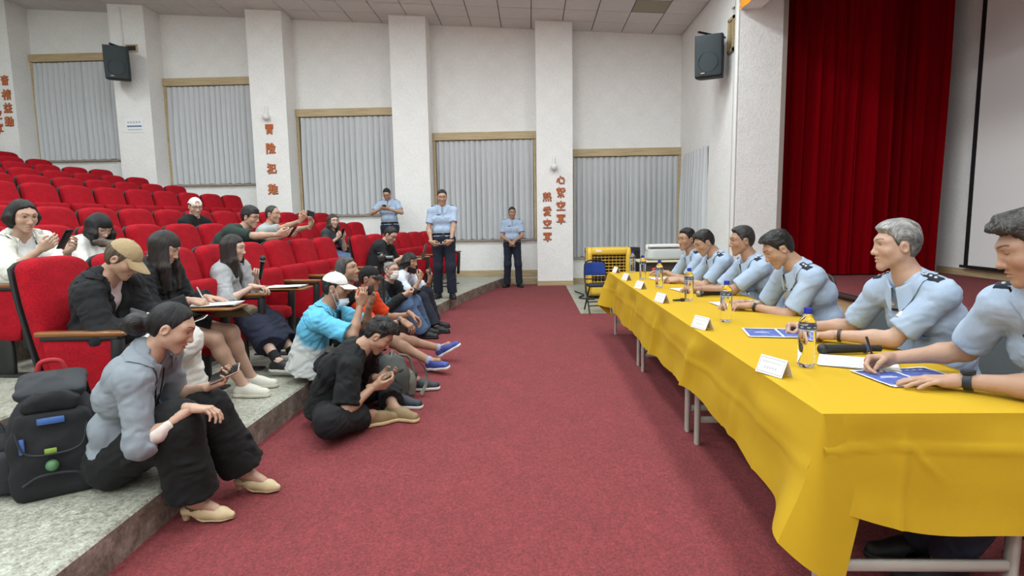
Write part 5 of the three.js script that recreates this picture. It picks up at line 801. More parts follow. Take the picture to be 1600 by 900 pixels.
    const vg2 = vg.clone(); vg2.translate(0, -0.003, 0); mk('visor', fin(paint(mergeGeometries([vg, vg2]), fabric(k.color, 0.05)).applyMatrix4(HM)), clothMat, cg); mk('cap_button', fin(at(new THREE.SphereGeometry(0.006, 10, 8), 0, 0.139, -0.006).applyMatrix4(HM)), std({ color: k.color, roughness: 0.9 }), cg);
    if (k.print) mk('cap_print', fin(merge([0, 1, 2, 3, 4, 5].map((i) => at(new THREE.BoxGeometry(0.007, 0.009, 0.004), 0.0862 * Math.sin(1.85 + i * 0.1), 0.064, 0.106 * Math.cos(1.85 + i * 0.1), 0, 1.85 + i * 0.1, 0))).applyMatrix4(HM)), std({ color: 0x555a66 }), cg);
  }
  if (s.glasses) { const rim = (q) => { const pts = []; for (let i = 0; i < 16; i++) { const a = i / 16 * 2 * Math.PI; pts.push([q * 0.034 + 0.0235 * Math.sign(Math.cos(a)) * Math.abs(Math.cos(a)) ** 0.7, 0.02 + 0.0165 * Math.sign(Math.sin(a)) * Math.abs(Math.sin(a)) ** 0.7, 0.099 - 0.01 * Math.abs(Math.cos(a)) * (q * Math.cos(a) > 0 ? 1 : 0)]); } return tube(pts, 0.0016, 6, 48, true); }; const gg = mk('glasses', fin(merge([rim(-1), rim(1), tube([[-0.0105, 0.022, 0.1], [0, 0.026, 0.106], [0.0105, 0.022, 0.1]], 0.0015, 6), tube([[-0.057, 0.023, 0.09], [-0.074, 0.024, 0.05], [-0.079, 0.02, -0.005]], 0.0016, 6), tube([[0.057, 0.023, 0.09], [0.074, 0.024, 0.05], [0.079, 0.02, -0.005]], 0.0016, 6)]).applyMatrix4(HM)), std({ color: s.glasses, roughness: 0.35 }), root); for (const q of [-1, 1]) mk('lens', fin(at(new THREE.CircleGeometry(0.021, 20), q * 0.034, 0.02, 0.098).applyMatrix4(HM)), phys({ color: 0xffffff, transmission: 1, thickness: 0, roughness: 0.02, side: THREE.DoubleSide }), gg); }
  if (s.mask) { const k = s.mask, yo = k.low || 0; const g = sheet((u, v) => { const a = (u - 0.5) * 2.1, y = lerp(0.006, k.bot ?? -0.092, v) + yo, bul = Math.sin(v * Math.PI) * 0.018, r = 0.083 + bul - 0.012 * v; return [Math.sin(a) * (0.07 + 0.004 * bul), y + 0.01 * Math.cos(a) * (v < 0.3 ? 1 : 0), Math.cos(a) * (r + 0.03) - 0.004 + 0.0025 * Math.sin(v * 19)]; }, 20, 16); const mm = mk('face_mask', fin(g.applyMatrix4(HM)), std({ color: k.color || 0xdfe6ea, roughness: 0.9, side: THREE.DoubleSide }), root); for (const q of [-1, 1]) mk('ear_loop', fin(tube([[q * 0.06, -0.01 + yo, 0.055], [q * 0.078, 0.01, 0.01], [q * 0.083, 0.0, -0.015], [q * 0.078, -0.03 + yo * 0.3, 0.01], [q * 0.058, -0.07 + yo, 0.05]], 0.0018, 5).applyMatrix4(HM)), M.white, mm); }
  if (s.headphones) mk('headphones', fin(merge([tube([[-0.088, 0.01, -0.005], [-0.09, 0.08, -0.005], [0, 0.148, -0.005], [0.09, 0.08, -0.005], [0.088, 0.01, -0.005]], 0.008, 8), at(new THREE.CylinderGeometry(0.034, 0.034, 0.03, 20), 0.095, 0, -0.005, 0, 0, Math.PI / 2), at(new THREE.CylinderGeometry(0.034, 0.034, 0.03, 20), -0.095, 0, -0.005, 0, 0, Math.PI / 2)]).applyMatrix4(HM)), M.black, root);
  // ---- wrist bands
  arms.forEach((a, i) => { const b = a.h.band; if (!b) return; const d = a.wr.clone().sub(a.el).normalize(), c = a.wr.clone().addScaledVector(d, -0.03); const r = 0.031 * af, hi = handInfo[i]; const X = hi.p.clone().multiplyScalar(-1).addScaledVector(d, hi.p.dot(d)).normalize(), Z = X.clone().cross(d); const g = new THREE.CylinderGeometry(r + 0.003, r + 0.004, b.w || 0.02, 24, 1); const o = mk('wrist_band', fin(g.applyMatrix4(frameMatrix(X, d, Z, c))), std({ color: b.color, roughness: 0.5 }), root); if (b.dial) mk('watch_dial', fin(at(new THREE.CylinderGeometry(b.dial, b.dial, 0.011, 24), r + 0.006, 0, 0, 0, 0, Math.PI / 2).applyMatrix4(frameMatrix(X, d, Z, c))), std({ color: b.dialColor ?? b.color, roughness: 0.3 }), o); });
  // ---- uniform details
  const fr = { root, fin, U, F, Rt, N, P, on, arms, legs, HM, T, m, handInfo, L, fem };
  if (s.belt) { const bf = blend(torso.slice(0, 3).map((b) => ({ ...b, ra: b.ra + 0.016, rb: b.rb + 0.016 }))), bp = on(s.belt, 0, 0); const bt = mk('belt', fin(paint(nets((x, y, z) => smax(bf(x, y, z), Math.abs((x - bp.x) * U.x + (y - bp.y) * U.y + (z - bp.z) * U.z) - 0.019, 0.004), ...bounds(torso.slice(0, 3), 0.04), 0.008), fabric(0x0c0d10))), clothMat, root); mk('buckle', fin(patch(bf, bp.clone().addScaledVector(F, 0.25), Rt, U, F.clone().multiplyScalar(-1), 0.045, 0.034, 0.006, 4, 4)), std({ color: 0x4a4d40, roughness: 0.4, metalness: 0.5 }), bt); }
  if (s.cuff) { const a = arms[s.cuff.i], d = a.wr.clone().sub(a.el).normalize(), e1 = a.el.clone().lerp(a.wr, s.cuff.t), f0 = blend(armB(a, 0.007)), w = wob(0.008, 3); mk('sleeve_lining', fin(paint(nets((x, y, z) => smax(smax(f0(x, y, z) + w(x, y, z), (x - e1.x) * d.x + (y - e1.y) * d.y + (z - e1.z) * d.z, 0.005), y - (lerp(a.el.y, e1.y, clamp(((x - a.el.x) * d.x + (y - a.el.y) * d.y + (z - a.el.z) * d.z) / (0.26 * s.cuff.t), 0, 1)) + 0.024), 0.006), ...bounds([cone(a.el, e1, 0.07, 0.06)], 0.01), 0.007), fabric(s.cuff.color, 0.06))), clothMat, root); }
  if (s.collar) collar(fr, s.collar); if (s.uniform) uniform(fr, s.uniform);
  return fr;
}
function collar(fr, c) {
  const { N, U, F, Rt, m, T } = fr, f = T.top.f, ax = U.clone().addScaledVector(F, 0.25).normalize(), fx = F.clone().addScaledVector(ax, -F.dot(ax)).normalize(), o = N.clone().addScaledVector(F, 0.016 * m).addScaledVector(U, -0.012), gap = c.gap ?? 0.16, tip = c.tip ?? 0.05, r0 = (c.r ?? 0.064) * m;
  const push = (q, d) => { for (let i = 0; i < 12; i++) { const v = f(q.x, q.y, q.z); if (v > d) break; const e = 0.004, g = V(f(q.x + e, q.y, q.z) - v, f(q.x, q.y + e, q.z) - v, f(q.x, q.y, q.z + e) - v).normalize(); q.addScaledVector(g, d - v + 0.0005); } return q; };
  const g = sheet((u, v) => {
    const a = lerp(gap, 2 * Math.PI - gap, u), ca = Math.cos(a), sa = Math.sin(a), fr0 = Math.exp(-((Math.min(u, 1 - u) / 0.075) ** 2)); let r, h;
    if (v < 0.35) { r = r0 + 0.002; h = lerp(-0.005, 0.036, v / 0.35) - 0.018 * (ca > 0 ? ca : 0); } else { const t = (v - 0.35) / 0.65; r = lerp(r0 + 0.006, r0 + 0.042 + 0.02 * fr0, t); h = lerp(0.038, -0.022, t) - 0.018 * (ca > 0 ? ca : 0) - tip * t * fr0; }
    const q = o.clone().addScaledVector(fx, ca * r * 1.02 + fr0 * 0.012).addScaledVector(Rt, sa * r * (1 + 0.1 * Math.abs(sa))).addScaledVector(ax, h * m); if (v > 0.4) push(q, 0.006); return q.toArray();
  }, 48, 10);
  return mk('collar', fr.fin(paint(g, fabric(c.color, 0.05))), clothMat, fr.root);
}
const navy = std({ color: 0x1a2334, roughness: 0.8 }), pin = std({ color: 0xd9d9d4, roughness: 0.35, metalness: 0.5 });
function uniform(fr, o) {
  const { F, U, Rt, m, T, on, root, fin, arms, N } = fr, f = T.top.f, col = fabric(o.color, 0.05), dir = F.clone().multiplyScalar(-1);
  for (const q of [1, -1]) {   // 1 = right side
    const cw = o.chest ?? 0.068;
    const c = on(0.66, q * cw, 0.22), X = Rt.clone(), flap = patch(f, c, X, U, dir, 0.1 * m, 0.048 * m, 0.004, 8, 6, (a, b, u, v) => [a, b - (1 - v) * 0.014 * (1 - Math.abs(u - 0.5) * 2)]);
    mk('pocket_flap', fin(paint(flap, col)), clothMat, root);
    const pk = patch(f, on(0.55, q * cw, 0.22), X, U, dir, 0.094 * m, 0.1 * m, 0.0022, 6, 6); const pm = mk('pocket', fin(paint(pk, col)), clothMat, root);
    mk('button', fin(patch(f, on(0.635, q * cw, 0.22), X, U, dir, 0.012, 0.012, 0.006, 3, 3)), pin, root);
    if (q > 0 || o.ribbons) mk(q > 0 ? 'name_tag' : 'ribbon_bar', fin(patch(f, on(0.735, q * cw, 0.22), X, U, dir, 0.07, q > 0 ? 0.016 : 0.012, 0.006, 8, 3)), q > 0 ? navy : std({ color: 0x4a2c3c, roughness: 0.7 }), root);
    if (o.badge && (q > 0 || o.ribbons)) mk('badge', fin(patch(f, on(0.79, q * cw, 0.22), X, U, dir, q > 0 ? 0.026 : 0.04, q > 0 ? 0.03 : 0.018, 0.007, 6, 6, (a, b) => { const r = Math.hypot(a, b) + 1e-6, k = Math.max(Math.abs(a), Math.abs(b)) / r; return [a * k, b * k]; })), pin, root);
    // epaulette along the shoulder
    const a = arms[q > 0 ? 0 : 1], s0 = N.clone().lerp(a.sh, 0.45), s1 = a.sh.clone().addScaledVector(Rt, q * 0.02), ex = s1.clone().sub(s0).normalize(), cen = s0.clone().lerp(s1, 0.5).addScaledVector(U, 0.16), ed = U.clone().multiplyScalar(-1), ey = ex.clone().cross(U).normalize(); const ep = patch(f, cen, ex, ey, ed, 0.115 * m, 0.052 * m, 0.007, 10, 6, (aa, bb, u) => [aa, bb * (u * q > 0 ? 1 : 1) * (u < 0.2 ? lerp(0.7, 1, u / 0.2) : 1)]);
    const em = mk('epaulette', fin(ep), navy, root); for (let i = 0; i < (o.pips ?? 3); i++) { const pp = patch(f, cen.clone().addScaledVector(ex, (i - ((o.pips ?? 3) - 1) / 2) * 0.027 * m - 0.005), ex, ey, ed, 0.021 * m, 0.021 * m, 0.0095, 6, 6, (a2, b2) => { const r = Math.hypot(a2, b2) + 1e-6, k = Math.max(Math.abs(a2), Math.abs(b2)) / r; return [a2 * k, b2 * k]; }); mk('pip', fin(pp), pin, em); }
  }
  mk('placket', fin(paint(patch(f, on(0.42, 0, 0.24), Rt, U, dir, 0.032, 0.4 * m, 0.003, 4, 24), col)), clothMat, root);
  for (let i = 0; i < 4; i++) mk('button', fin(patch(f, on(0.2 + 0.16 * i, 0, 0.24), Rt, U, dir, 0.011, 0.011, 0.007, 3, 3)), pin, root);
}

// ---------------------------------------------------------------- the six officers behind the table
const BLUE = 0xa3b4cb, GREYBLUE = 0x9db4cf, NAVY = 0x1b2030;
const HAIRB = [0.012, 0.010, 0.009];
const sit = (x, y, z, d = 0.11) => ({ legR: { a: [x, y, z - d], toe: [-1, 0, -0.1] }, legL: { a: [x, y, z + d], toe: [-1, 0, 0.1] } });
const officer = (o) => person({ group: 'officers at the table', h: 1.74, skin: SK.mid, face: [-1, 0, 0.1], ...sit(1.58, 0.085, o.hip[2]), slouch: 0.04, brow: HAIRB, ...o, top: { color: BLUE, sleeve: 0.8, ease: 0.012, sleeveEase: 0.016, hemT: 0.08, neckR: 0.052, wrinkle: 0.0055, seed: o.seed, ...(o.top || {}) }, pants: { color: NAVY, waist: 0.14 }, shoes: { kind: 'dress', color: 0x111113, sole: 0x0c0c0c }, collar: { color: BLUE }, uniform: { color: BLUE, badge: true, ...(o.uni || {}) } });
const O1 = officer({ seed: 1, ...sit(1.58, 0.085, -2.2, 0.07), label: 'officer nearest the camera, bent over papers with a pen', hip: [2.0, 0.56, -2.08], at: [1.67, 1.275, -1.97], look: [-0.82, -0.32, -0.36], face: [-0.88, 0, 0.42], headCell: 0.003, clothCell: 0.0095, eyes: 'down', h: 1.78, wide: 1.02, skin: SK.mid,
  right: { w: [1.475, 0.815, -2.37], f: [-0.95, -0.2, -0.1], p: [-0.1, -0.6, 0.75], pose: 'pen', elbow: [0.6, -0.6, -0.5] }, left: { w: [1.55, 0.797, -2.1], f: [-1, -0.03, -0.14], p: [0, -1, 0], pose: 'flat', elbow: [0.5, -0.6, 0.6], band: { color: 0x1d2430, w: 0.026, dial: 0.023, dialColor: 0x20262e } },
  hair: { style: 'short', color: [0.03, 0.027, 0.025], color2: [0.09, 0.08, 0.07], thick: 0.014, top: 0.016, quiff: 0.02, side: 0.004, rough: 0.005, spiky: 2.2, line: -0.006 }, uni: { ribbons: false } });
const O2 = officer({ seed: 2, label: 'grey-haired officer with three pips, looking towards the audience', hip: [2.02, 0.56, -2.86], at: [1.765, 1.245, -2.85], look: [-0.93, -0.06, -0.2], face: [-0.96, 0, 0.24], headCell: 0.003, clothCell: 0.0095, eyes: 'low', belly: 0.02, h: 1.74, skin: SK.light, wide: 1.03, brow: [0.06, 0.05, 0.045],
  right: { w: [1.5, 0.802, -3.17], f: [-0.96, -0.05, -0.16], p: [0, -0.85, 0.5], pose: 'fist', elbow: [0.4, -0.7, -0.6] }, left: { w: [1.525, 0.8, -2.93], f: [-0.98, -0.02, -0.12], p: [0, -1, 0.1], pose: 'relaxed', elbow: [0.5, -0.7, 0.5], band: { color: 0x2c2018, w: 0.014 } },
  hair: { style: 'short', color: [0.10, 0.097, 0.093], color2: [0.52, 0.50, 0.48], tipTop: 0.8, thick: 0.013, top: 0.010, quiff: 0.008, side: 0.0035, rough: 0.003, line: -0.012 }, uni: { ribbons: true, chest: 0.055 } });
const O3 = officer({ seed: 3, label: 'officer with black wristwatch reading a white page, head bowed', hip: [2.0, 0.56, -3.92], at: [1.66, 1.18, -3.92], look: [-0.82, -0.52, -0.1], face: [-0.97, 0, 0.12], h: 1.73, skin: SK.mid,
  right: { w: [1.46, 0.8, -4.09], f: [-0.96, -0.03, -0.1], p: [0, -1, 0.2], pose: 'relaxed', elbow: [0.4, -0.7, -0.6] }, left: { w: [1.5, 0.8, -3.96], f: [-0.92, -0.02, -0.35], p: [0, -1, 0], pose: 'relaxed', elbow: [0.5, -0.6, 0.6], band: { color: 0x16161a, w: 0.018, dial: 0.018, dialColor: 0xb8bcc0 } },
  hair: { style: 'short', color: HAIRB, thick: 0.013, top: 0.012, quiff: 0.014, side: 0.003, rough: 0.004, spiky: 1.6 }, uni: { pips: 2 } });
const O4 = officer({ seed: 4, label: 'third officer from the far end, gazing ahead with both forearms resting', hip: [2.02, 0.56, -4.9], at: [1.765, 1.2, -4.9], look: [-0.96, -0.14, -0.05], face: [-1, 0, 0.1], h: 1.75, skin: SK.tan, eyes: 'low',
  right: { w: [1.43, 0.8, -5.06], f: [-1, -0.02, 0.1], p: [0, -1, 0], pose: 'relaxed', elbow: [0.4, -0.7, -0.6] }, left: { w: [1.45, 0.8, -4.95], f: [-1, -0.02, -0.15], p: [0, -1, 0], pose: 'relaxed', elbow: [0.5, -0.6, 0.6] },
  hair: { style: 'short', color: [0.02, 0.017, 0.015], color2: [0.05, 0.045, 0.04], thick: 0.011, top: 0.008, quiff: 0.008, side: 0.004 }, uni: { pips: 2 } });
const O5 = officer({ seed: 5, res: 'far', label: 'second officer from the far end, head lowered over clasped hands', hip: [2.0, 0.56, -5.72], at: [1.7, 1.155, -5.72], look: [-0.86, -0.48, 0.05], h: 1.74, skin: SK.mid,
  right: { w: [1.43, 0.8, -5.81], f: [-0.95, -0.02, 0.25], p: [0, -0.8, 0.5], pose: 'relaxed', elbow: [0.4, -0.7, -0.6] }, left: { w: [1.45, 0.8, -5.7], f: [-0.95, -0.02, -0.25], p: [0, -0.8, -0.5], pose: 'relaxed', elbow: [0.5, -0.6, 0.6] },
  hair: { style: 'short', color: [0.016, 0.012, 0.01], thick: 0.013, top: 0.01, quiff: 0.01, side: 0.0035 }, uni: { pips: 1 } });
const O6 = officer({ seed: 6, res: 'far', label: 'farthest officer at the table, turned slightly towards the camera', hip: [2.0, 0.56, -6.52], at: [1.73, 1.16, -6.5], look: [-0.9, -0.1, 0.4], face: [-1, 0, 0.15], h: 1.7, skin: SK.tan, eyes: 'low',
  right: { w: [1.47, 0.8, -6.64], f: [-0.96, -0.02, 0.2], p: [0, -1, 0], pose: 'relaxed', elbow: [0.4, -0.7, -0.6] }, left: { w: [1.5, 0.8, -6.5], f: [-0.96, -0.02, -0.2], p: [0, -1, 0], pose: 'relaxed', elbow: [0.5, -0.6, 0.6] },
  hair: { style: 'short', color: HAIRB, thick: 0.012, top: 0.01, side: 0.004 }, uni: { pips: 1 } });
// ---------------------------------------------------------------- standing officers
const stand = (o) => person({ group: 'standing officers', belt: 0.17, res: 'far', h: 1.74, skin: SK.mid, slouch: 0, brow: HAIRB, hair: { style: 'short', color: HAIRB, thick: 0.009, top: 0.006, side: 0.003 }, ...o, top: { color: BLUE, sleeve: 0.72, ease: 0.014, sleeveEase: 0.012, hemT: 0.1, neckR: 0.052, wrinkle: 0.0045, seed: o.seed }, pants: { color: NAVY, waist: 0.22, ease: 0.016, cuff: 0.06 }, shoes: { kind: 'dress', color: 0x111113, sole: 0x0c0c0c }, collar: { color: BLUE }, uniform: { color: BLUE, pips: 1 } });
const S1 = stand({ seed: 11, headCell: 0.004, label: 'officer standing on the platform holding a small object in both hands', ground: 0.17, hip: [-1.42, 1.11, -9.3], at: [-1.42, 1.79, -9.28], look: [0.15, -0.22, 1], face: [0.12, 0, 1], eyes: 'down', right: { w: [-1.585, 1.09, -9.1], f: [0.75, -0.5, 0.35], p: [0.4, 0.3, -0.6], pose: 'grip', elbow: [-0.8, -0.3, -0.6] }, left: { w: [-1.27, 1.09, -9.08], f: [-0.75, -0.5, 0.3], p: [-0.4, 0.3, -0.6], pose: 'grip', elbow: [0.8, -0.3, -0.6], band: { color: 0x16161a, w: 0.018, dial: 0.016 } }, legR: { a: [-1.53, 0.25, -9.3], toe: [-0.2, 0, 1] }, legL: { a: [-1.29, 0.25, -9.22], toe: [0.3, 0, 1] } });
const S2 = stand({ seed: 12, label: 'officer standing at the wall with hands crossed in front', hip: [-0.41, 0.91, -12.24], at: [-0.4, 1.567, -12.2], look: [0.12, -0.12, 1], face: [0.1, 0, 1], h: 1.69, skin: SK.tan, eyes: 'low', right: { w: [-0.45, 0.98, -12.02], f: [0.6, -0.75, 0.2], p: [0, -0.2, -1], pose: 'relaxed', elbow: [-0.9, -0.2, -0.5] }, left: { w: [-0.35, 0.99, -12.0], f: [-0.6, -0.75, 0.2], p: [0, -0.2, -1], pose: 'relaxed', elbow: [0.9, -0.2, -0.5] }, legR: { a: [-0.53, 0.085, -12.24], toe: [-0.35, 0, 1] }, legL: { a: [-0.27, 0.085, -12.24], toe: [0.35, 0, 1] } });
const S3 = stand({ seed: 13, label: 'officer standing behind the seats looking down at a phone', ground: 0.365, hip: [-2.9, 1.3, -11.8], at: [-2.92, 1.975, -11.75], look: [-0.05, -0.5, 0.9], face: [0.05, 0, 1], h: 1.72, glasses: 0x6a3040, right: { w: [-3.0, 1.68, -11.52], f: [0.75, 0.15, 0.5], p: [0.2, 0.5, -0.6], pose: 'grip', elbow: [-0.9, -0.6, 0] }, left: { w: [-2.82, 1.67, -11.52], f: [-0.8, 0.15, 0.4], p: [-0.2, 0.5, -0.6], pose: 'grip', elbow: [0.9, -0.6, 0] }, legR: { a: [-3.0, 0.45, -11.8], toe: [-0.1, 0, 1] }, legL: { a: [-2.8, 0.45, -11.8], toe: [0.1, 0, 1] } });
// ---------------------------------------------------------------- listeners and press
const seatLegs = (x, y, z, d = 0.1) => ({ legR: { a: [x, y, z + d], toe: [1, 0, 0.1] }, legL: { a: [x, y, z - d], toe: [1, 0, -0.1] } });
const W = {};
W.front = person({ seed: 21, fem: 1, h: 1.63, label: 'woman in grey-blue shirt sitting on the platform edge with a phone', hip: [-2.0, 0.3, -2.62], at: [-1.66, 0.935, -2.55], look: [0.84, -0.46, -0.3], face: [0.96, 0, -0.12], skin: SK.light, headCell: 0.003, clothCell: 0.0095, slouch: 0.07,
  right: { w: [-1.54, 0.585, -2.47], f: [0.93, -0.1, -0.12], p: [0.05, -1, 0.1], pose: 'relaxed', elbow: [-0.6, -0.8, 0.5] }, left: { w: [-1.6, 0.61, -2.74], f: [0.8, 0.35, -0.1], p: [-0.45, 0.75, 0.5], pose: 'phone', elbow: [-0.4, -0.8, -0.4] },
  legR: { a: [-1.615, 0.105, -2.55], toe: [0.98, 0, -0.1], knee: [0.75, 0.9, 0.12], ah: 0.1 }, legL: { a: [-1.52, 0.105, -2.86], toe: [0.95, 0, 0.05], knee: [0.8, 0.9, -0.1], ah: 0.1 },
  top: { color: 0x838a92, sleeve: 1.12, ease: 0.028, sleeveEase: 0.014, hemT: 0.1, wrinkle: 0.009, v: { w: 0.05, d: 0.14 }, seed: 21 }, pants: { color: 0x0a0a0c, ease: 0.036, flare: 0.03, len: 1.92, wrinkle: 0.008, waist: 0.12, hipEase: 0.014, thighEase: 0.034 }, shoes: { kind: 'pump', color: 0xc9b48e, sole: 0xb09a76 }, collar: { color: 0x838a92, gap: 0.75, tip: 0.06, r: 0.066 }, hair: { style: 'bun', color: [0.008, 0.0075, 0.008], thick: 0.008, rough: 0.0018, line: 0.014 }, cuff: { i: 0, t: 0.6, color: 0xd8ccc4 } });
W.floor = person({ seed: 22, h: 1.72, label: 'man in black T-shirt sitting cross-legged on the carpet', hip: [-1.44, 0.115, -3.95], at: [-1.07, 0.625, -3.88], look: [0.72, -0.68, -0.12], face: [0.97, 0, 0.05], skin: SK.mid, headCell: 0.003, clothCell: 0.0095, slouch: 0.09,
  right: { w: [-1.08, 0.3, -3.76], f: [0.92, 0.1, -0.3], p: [-0.1, 0.55, -0.8], pose: 'phone', elbow: [-0.4, -0.7, 0.7] }, left: { w: [-1.1, 0.305, -3.98], f: [0.95, 0.1, 0.1], p: [-0.1, 0.7, 0.7], pose: 'phone', elbow: [-0.3, -0.7, -0.7] },
  legR: { a: [-1.12, 0.075, -3.84], toe: [0.75, 0, -0.5], knee: [0.5, 0.12, 1], ah: 0.07 }, legL: { a: [-1.0, 0.08, -3.98], toe: [0.8, 0, 0.35], knee: [0.5, 0.14, -1], ah: 0.075 },
  top: { color: 0x0c0d0f, sleeve: 0.88, ease: 0.026, sleeveEase: 0.03, hem: 0.04, wrinkle: 0.011, seed: 4 }, pants: { color: 0x0d0d10, ease: 0.03, len: 1.75, wrinkle: 0.01, waist: 0.1, cuff: 0.06 }, shoes: { kind: 'dress', color: 0x8a7350, sole: 0xc9b088 }, hair: { style: 'short', color: HAIRB, thick: 0.015, top: 0.016, quiff: 0.018, side: 0.0035, rough: 0.006, spiky: 2, line: -0.01 }, stubble: 0.25 });
W.cap = person({ seed: 23, h: 1.7, label: 'man in white cap and pale blue polo aiming a phone, mask under chin', ground: 0.17, hip: [-1.78, 0.31, -4.47], at: [-1.53, 0.9, -4.4], look: [0.97, -0.12, -0.1], face: [0.98, 0, 0.02], skin: SK.tan, headCell: 0.0035, clothCell: 0.0095, slouch: 0.05, belly: 0.015,
  right: { w: [-1.315, 0.78, -4.33], f: [0.35, 0.9, -0.05], p: [-0.6, 0.1, -0.75], pose: 'grip', elbow: [0.1, -1, 0.5] }, left: { w: [-1.29, 0.77, -4.5], f: [0.35, 0.9, 0.05], p: [-0.6, 0.1, 0.75], pose: 'grip', elbow: [0.1, -1, -0.5] },
  legR: { a: [-1.04, 0.085, -4.25], toe: [0.95, 0, 0.2] }, legL: { a: [-0.97, 0.085, -4.68], toe: [0.95, 0, -0.1] },
  top: { sleeve: 0.85, ease: 0.026, sleeveEase: 0.022, hem: 0.06, wrinkle: 0.011, seed: 9, paint: ({ U, P, F }) => { const a = lin(0x62b4d6), b = lin(0xc9cdcb); return (x, y, z) => { const t = (x - P.x) * U.x + (y - P.y) * U.y + (z - P.z) * U.z, n = noise(x * 6, y * 6, z * 6), e = sstep(0.16, 0.26, t + 0.35 * ((x - P.x) * F.x + (z - P.z) * F.z) + 0.08 * n + 0.03 * noise(x * 25, y * 25, z * 25)); return shadeOf(mixc(b, a, e), 1 + 0.05 * noise(x * 70, y * 70, z * 70)); }; } }, pants: { color: 0x26282e, ease: 0.024, waist: 0.1 }, shoes: { kind: 'sneaker', color: 0x2a2e38, sole: 0xd8d6d0 }, collar: { color: 0x62b4d6, gap: 0.5 }, hair: { style: 'short', color: HAIRB, thick: 0.006, side: 0.0035, line: 0.03 }, cap: { color: 0xe4e4e0, visor: 0.085, tilt: -0.12, print: true }, mask: { color: 0xcfe0ea, low: -0.085, bot: -0.045 } });
W.mane = person({ seed: 24, h: 1.72, res: 'far', headCell: 0.004, label: 'bearded man with long greying hair behind the white cap', ground: 0.17, hip: [-1.96, 0.31, -4.98], at: [-1.62, 0.985, -5.0], look: [0.88, 0.16, 0.25], face: [0.98, 0, 0.1], skin: SK.tan, eyes: 'low', stubble: 0.65, brow: [0.03, 0.028, 0.026],
  right: { w: [-1.5, 0.56, -4.86], f: [0.9, -0.3, 0], p: [0, -1, 0], pose: 'relaxed' }, left: { w: [-1.5, 0.56, -5.12], f: [0.9, -0.3, 0], p: [0, -1, 0], pose: 'relaxed' }, legR: { a: [-1.36, 0.085, -4.9], toe: [1, 0, 0] }, legL: { a: [-1.36, 0.085, -5.08], toe: [1, 0, 0] },
  top: { color: 0x15181a, sleeve: 0.8, hem: 0.05, wrinkle: 0.009 }, pants: { color: 0x2f3237 }, shoes: { kind: 'dress', color: 0x15161a, sole: 0x0e0e10 }, hair: { style: 'mane', color: [0.02, 0.019, 0.018], color2: [0.16, 0.155, 0.15], thick: 0.014, rough: 0.004, line: 0.004 } });
W.orange = person({ seed: 25, h: 1.7, res: 'far', label: 'man in orange shirt, black cap and shorts with legs stretched out', ground: 0.17, hip: [-1.72, 0.31, -5.42], at: [-1.53, 0.875, -5.36], look: [0.98, -0.1, 0.12], face: [0.98, 0, 0.1], skin: SK.tan, slouch: 0.07, bareCell: 0.011,
  right: { w: [-1.2, 0.5, -5.22], f: [0.8, -0.55, 0.05], p: [0, -0.8, -0.3], pose: 'relaxed', band: { color: 0x16161a, w: 0.02, dial: 0.016 } }, left: { w: [-1.2, 0.5, -5.6], f: [0.8, -0.55, 0], p: [0, -0.8, 0.3], pose: 'relaxed' },
  legR: { a: [-0.95, 0.1, -5.26], toe: [0.75, 0.25, 0.55], up: [-0.25, 0.95, 0.1], ah: 0.07 }, legL: { a: [-0.9, 0.12, -5.72], toe: [0.8, 0.5, 0.2], up: [-0.5, 0.85, 0], ah: 0.07 },
  top: { color: 0xe2481e, sleeve: 0.75, hem: 0.05, wrinkle: 0.01, ease: 0.024 }, pants: { name: 'shorts', color: 0x2c3038, len: 0.85, ease: 0.03 }, shoes: { kind: 'sneaker', color: 0x3b4a92, sole: 0xd9d7cf, lace: 0xc8cbd8 }, socks: { color: 0x8fa0c4, h: 0.05 }, cap: { color: 0x121214, visor: 0.07, tilt: -0.1 }, hair: { style: 'short', color: HAIRB, thick: 0.006, line: 0.03 } });
W.mask = person({ seed: 26, h: 1.66, res: 'far', headCell: 0.004, label: 'person in white face mask and black jacket seated on the platform edge', ground: 0.17, hip: [-1.84, 0.3, -6.96], at: [-1.695, 0.83, -6.88], look: [0.8, -0.12, 0.55], face: [0.9, 0, 0.35], skin: SK.light, eyes: 'down', slouch: 0.08,
  right: { w: [-1.5, 0.56, -6.7], f: [0.75, 0.05, -0.5], p: [-0.3, 0.5, -0.7], pose: 'grip', elbow: [-0.3, -0.8, 0.6] }, left: { w: [-1.5, 0.56, -6.95], f: [0.8, 0.05, 0.45], p: [-0.3, 0.5, 0.7], pose: 'grip', elbow: [-0.3, -0.8, -0.6] }, legR: { a: [-1.33, 0.085, -6.86], toe: [0.95, 0, 0.25] }, legL: { a: [-1.36, 0.085, -7.1], toe: [1, 0, 0.1] },
  top: { name: 'jacket', color: 0x111216, sleeve: 1.95, hem: 0.06, ease: 0.024, wrinkle: 0.012, paint: ({ arms }) => { const k = lin(0x111216), b = lin(0x4f7f98); return (x, y, z) => { const a = arms[0], d = Math.hypot(x - lerp(a.sh.x, a.el.x, 0.8), y - lerp(a.sh.y, a.el.y, 0.8), z - lerp(a.sh.z, a.el.z, 0.8)); return d < 0.09 && Math.abs(noise(x * 60, y * 80, z * 60)) > 0.25 ? mixc(k, b, 0.7) : k; }; } }, pants: { color: 0x51698a, ease: 0.024, cuff: 0.07 }, shoes: { kind: 'dress', color: 0x15161a, sole: 0x0e0e10 }, hair: { style: 'short', color: [0.2, 0.195, 0.19], color2: [0.5, 0.49, 0.48], thick: 0.008, side: 0.003 }, mask: { color: 0xe6e6e2 } });
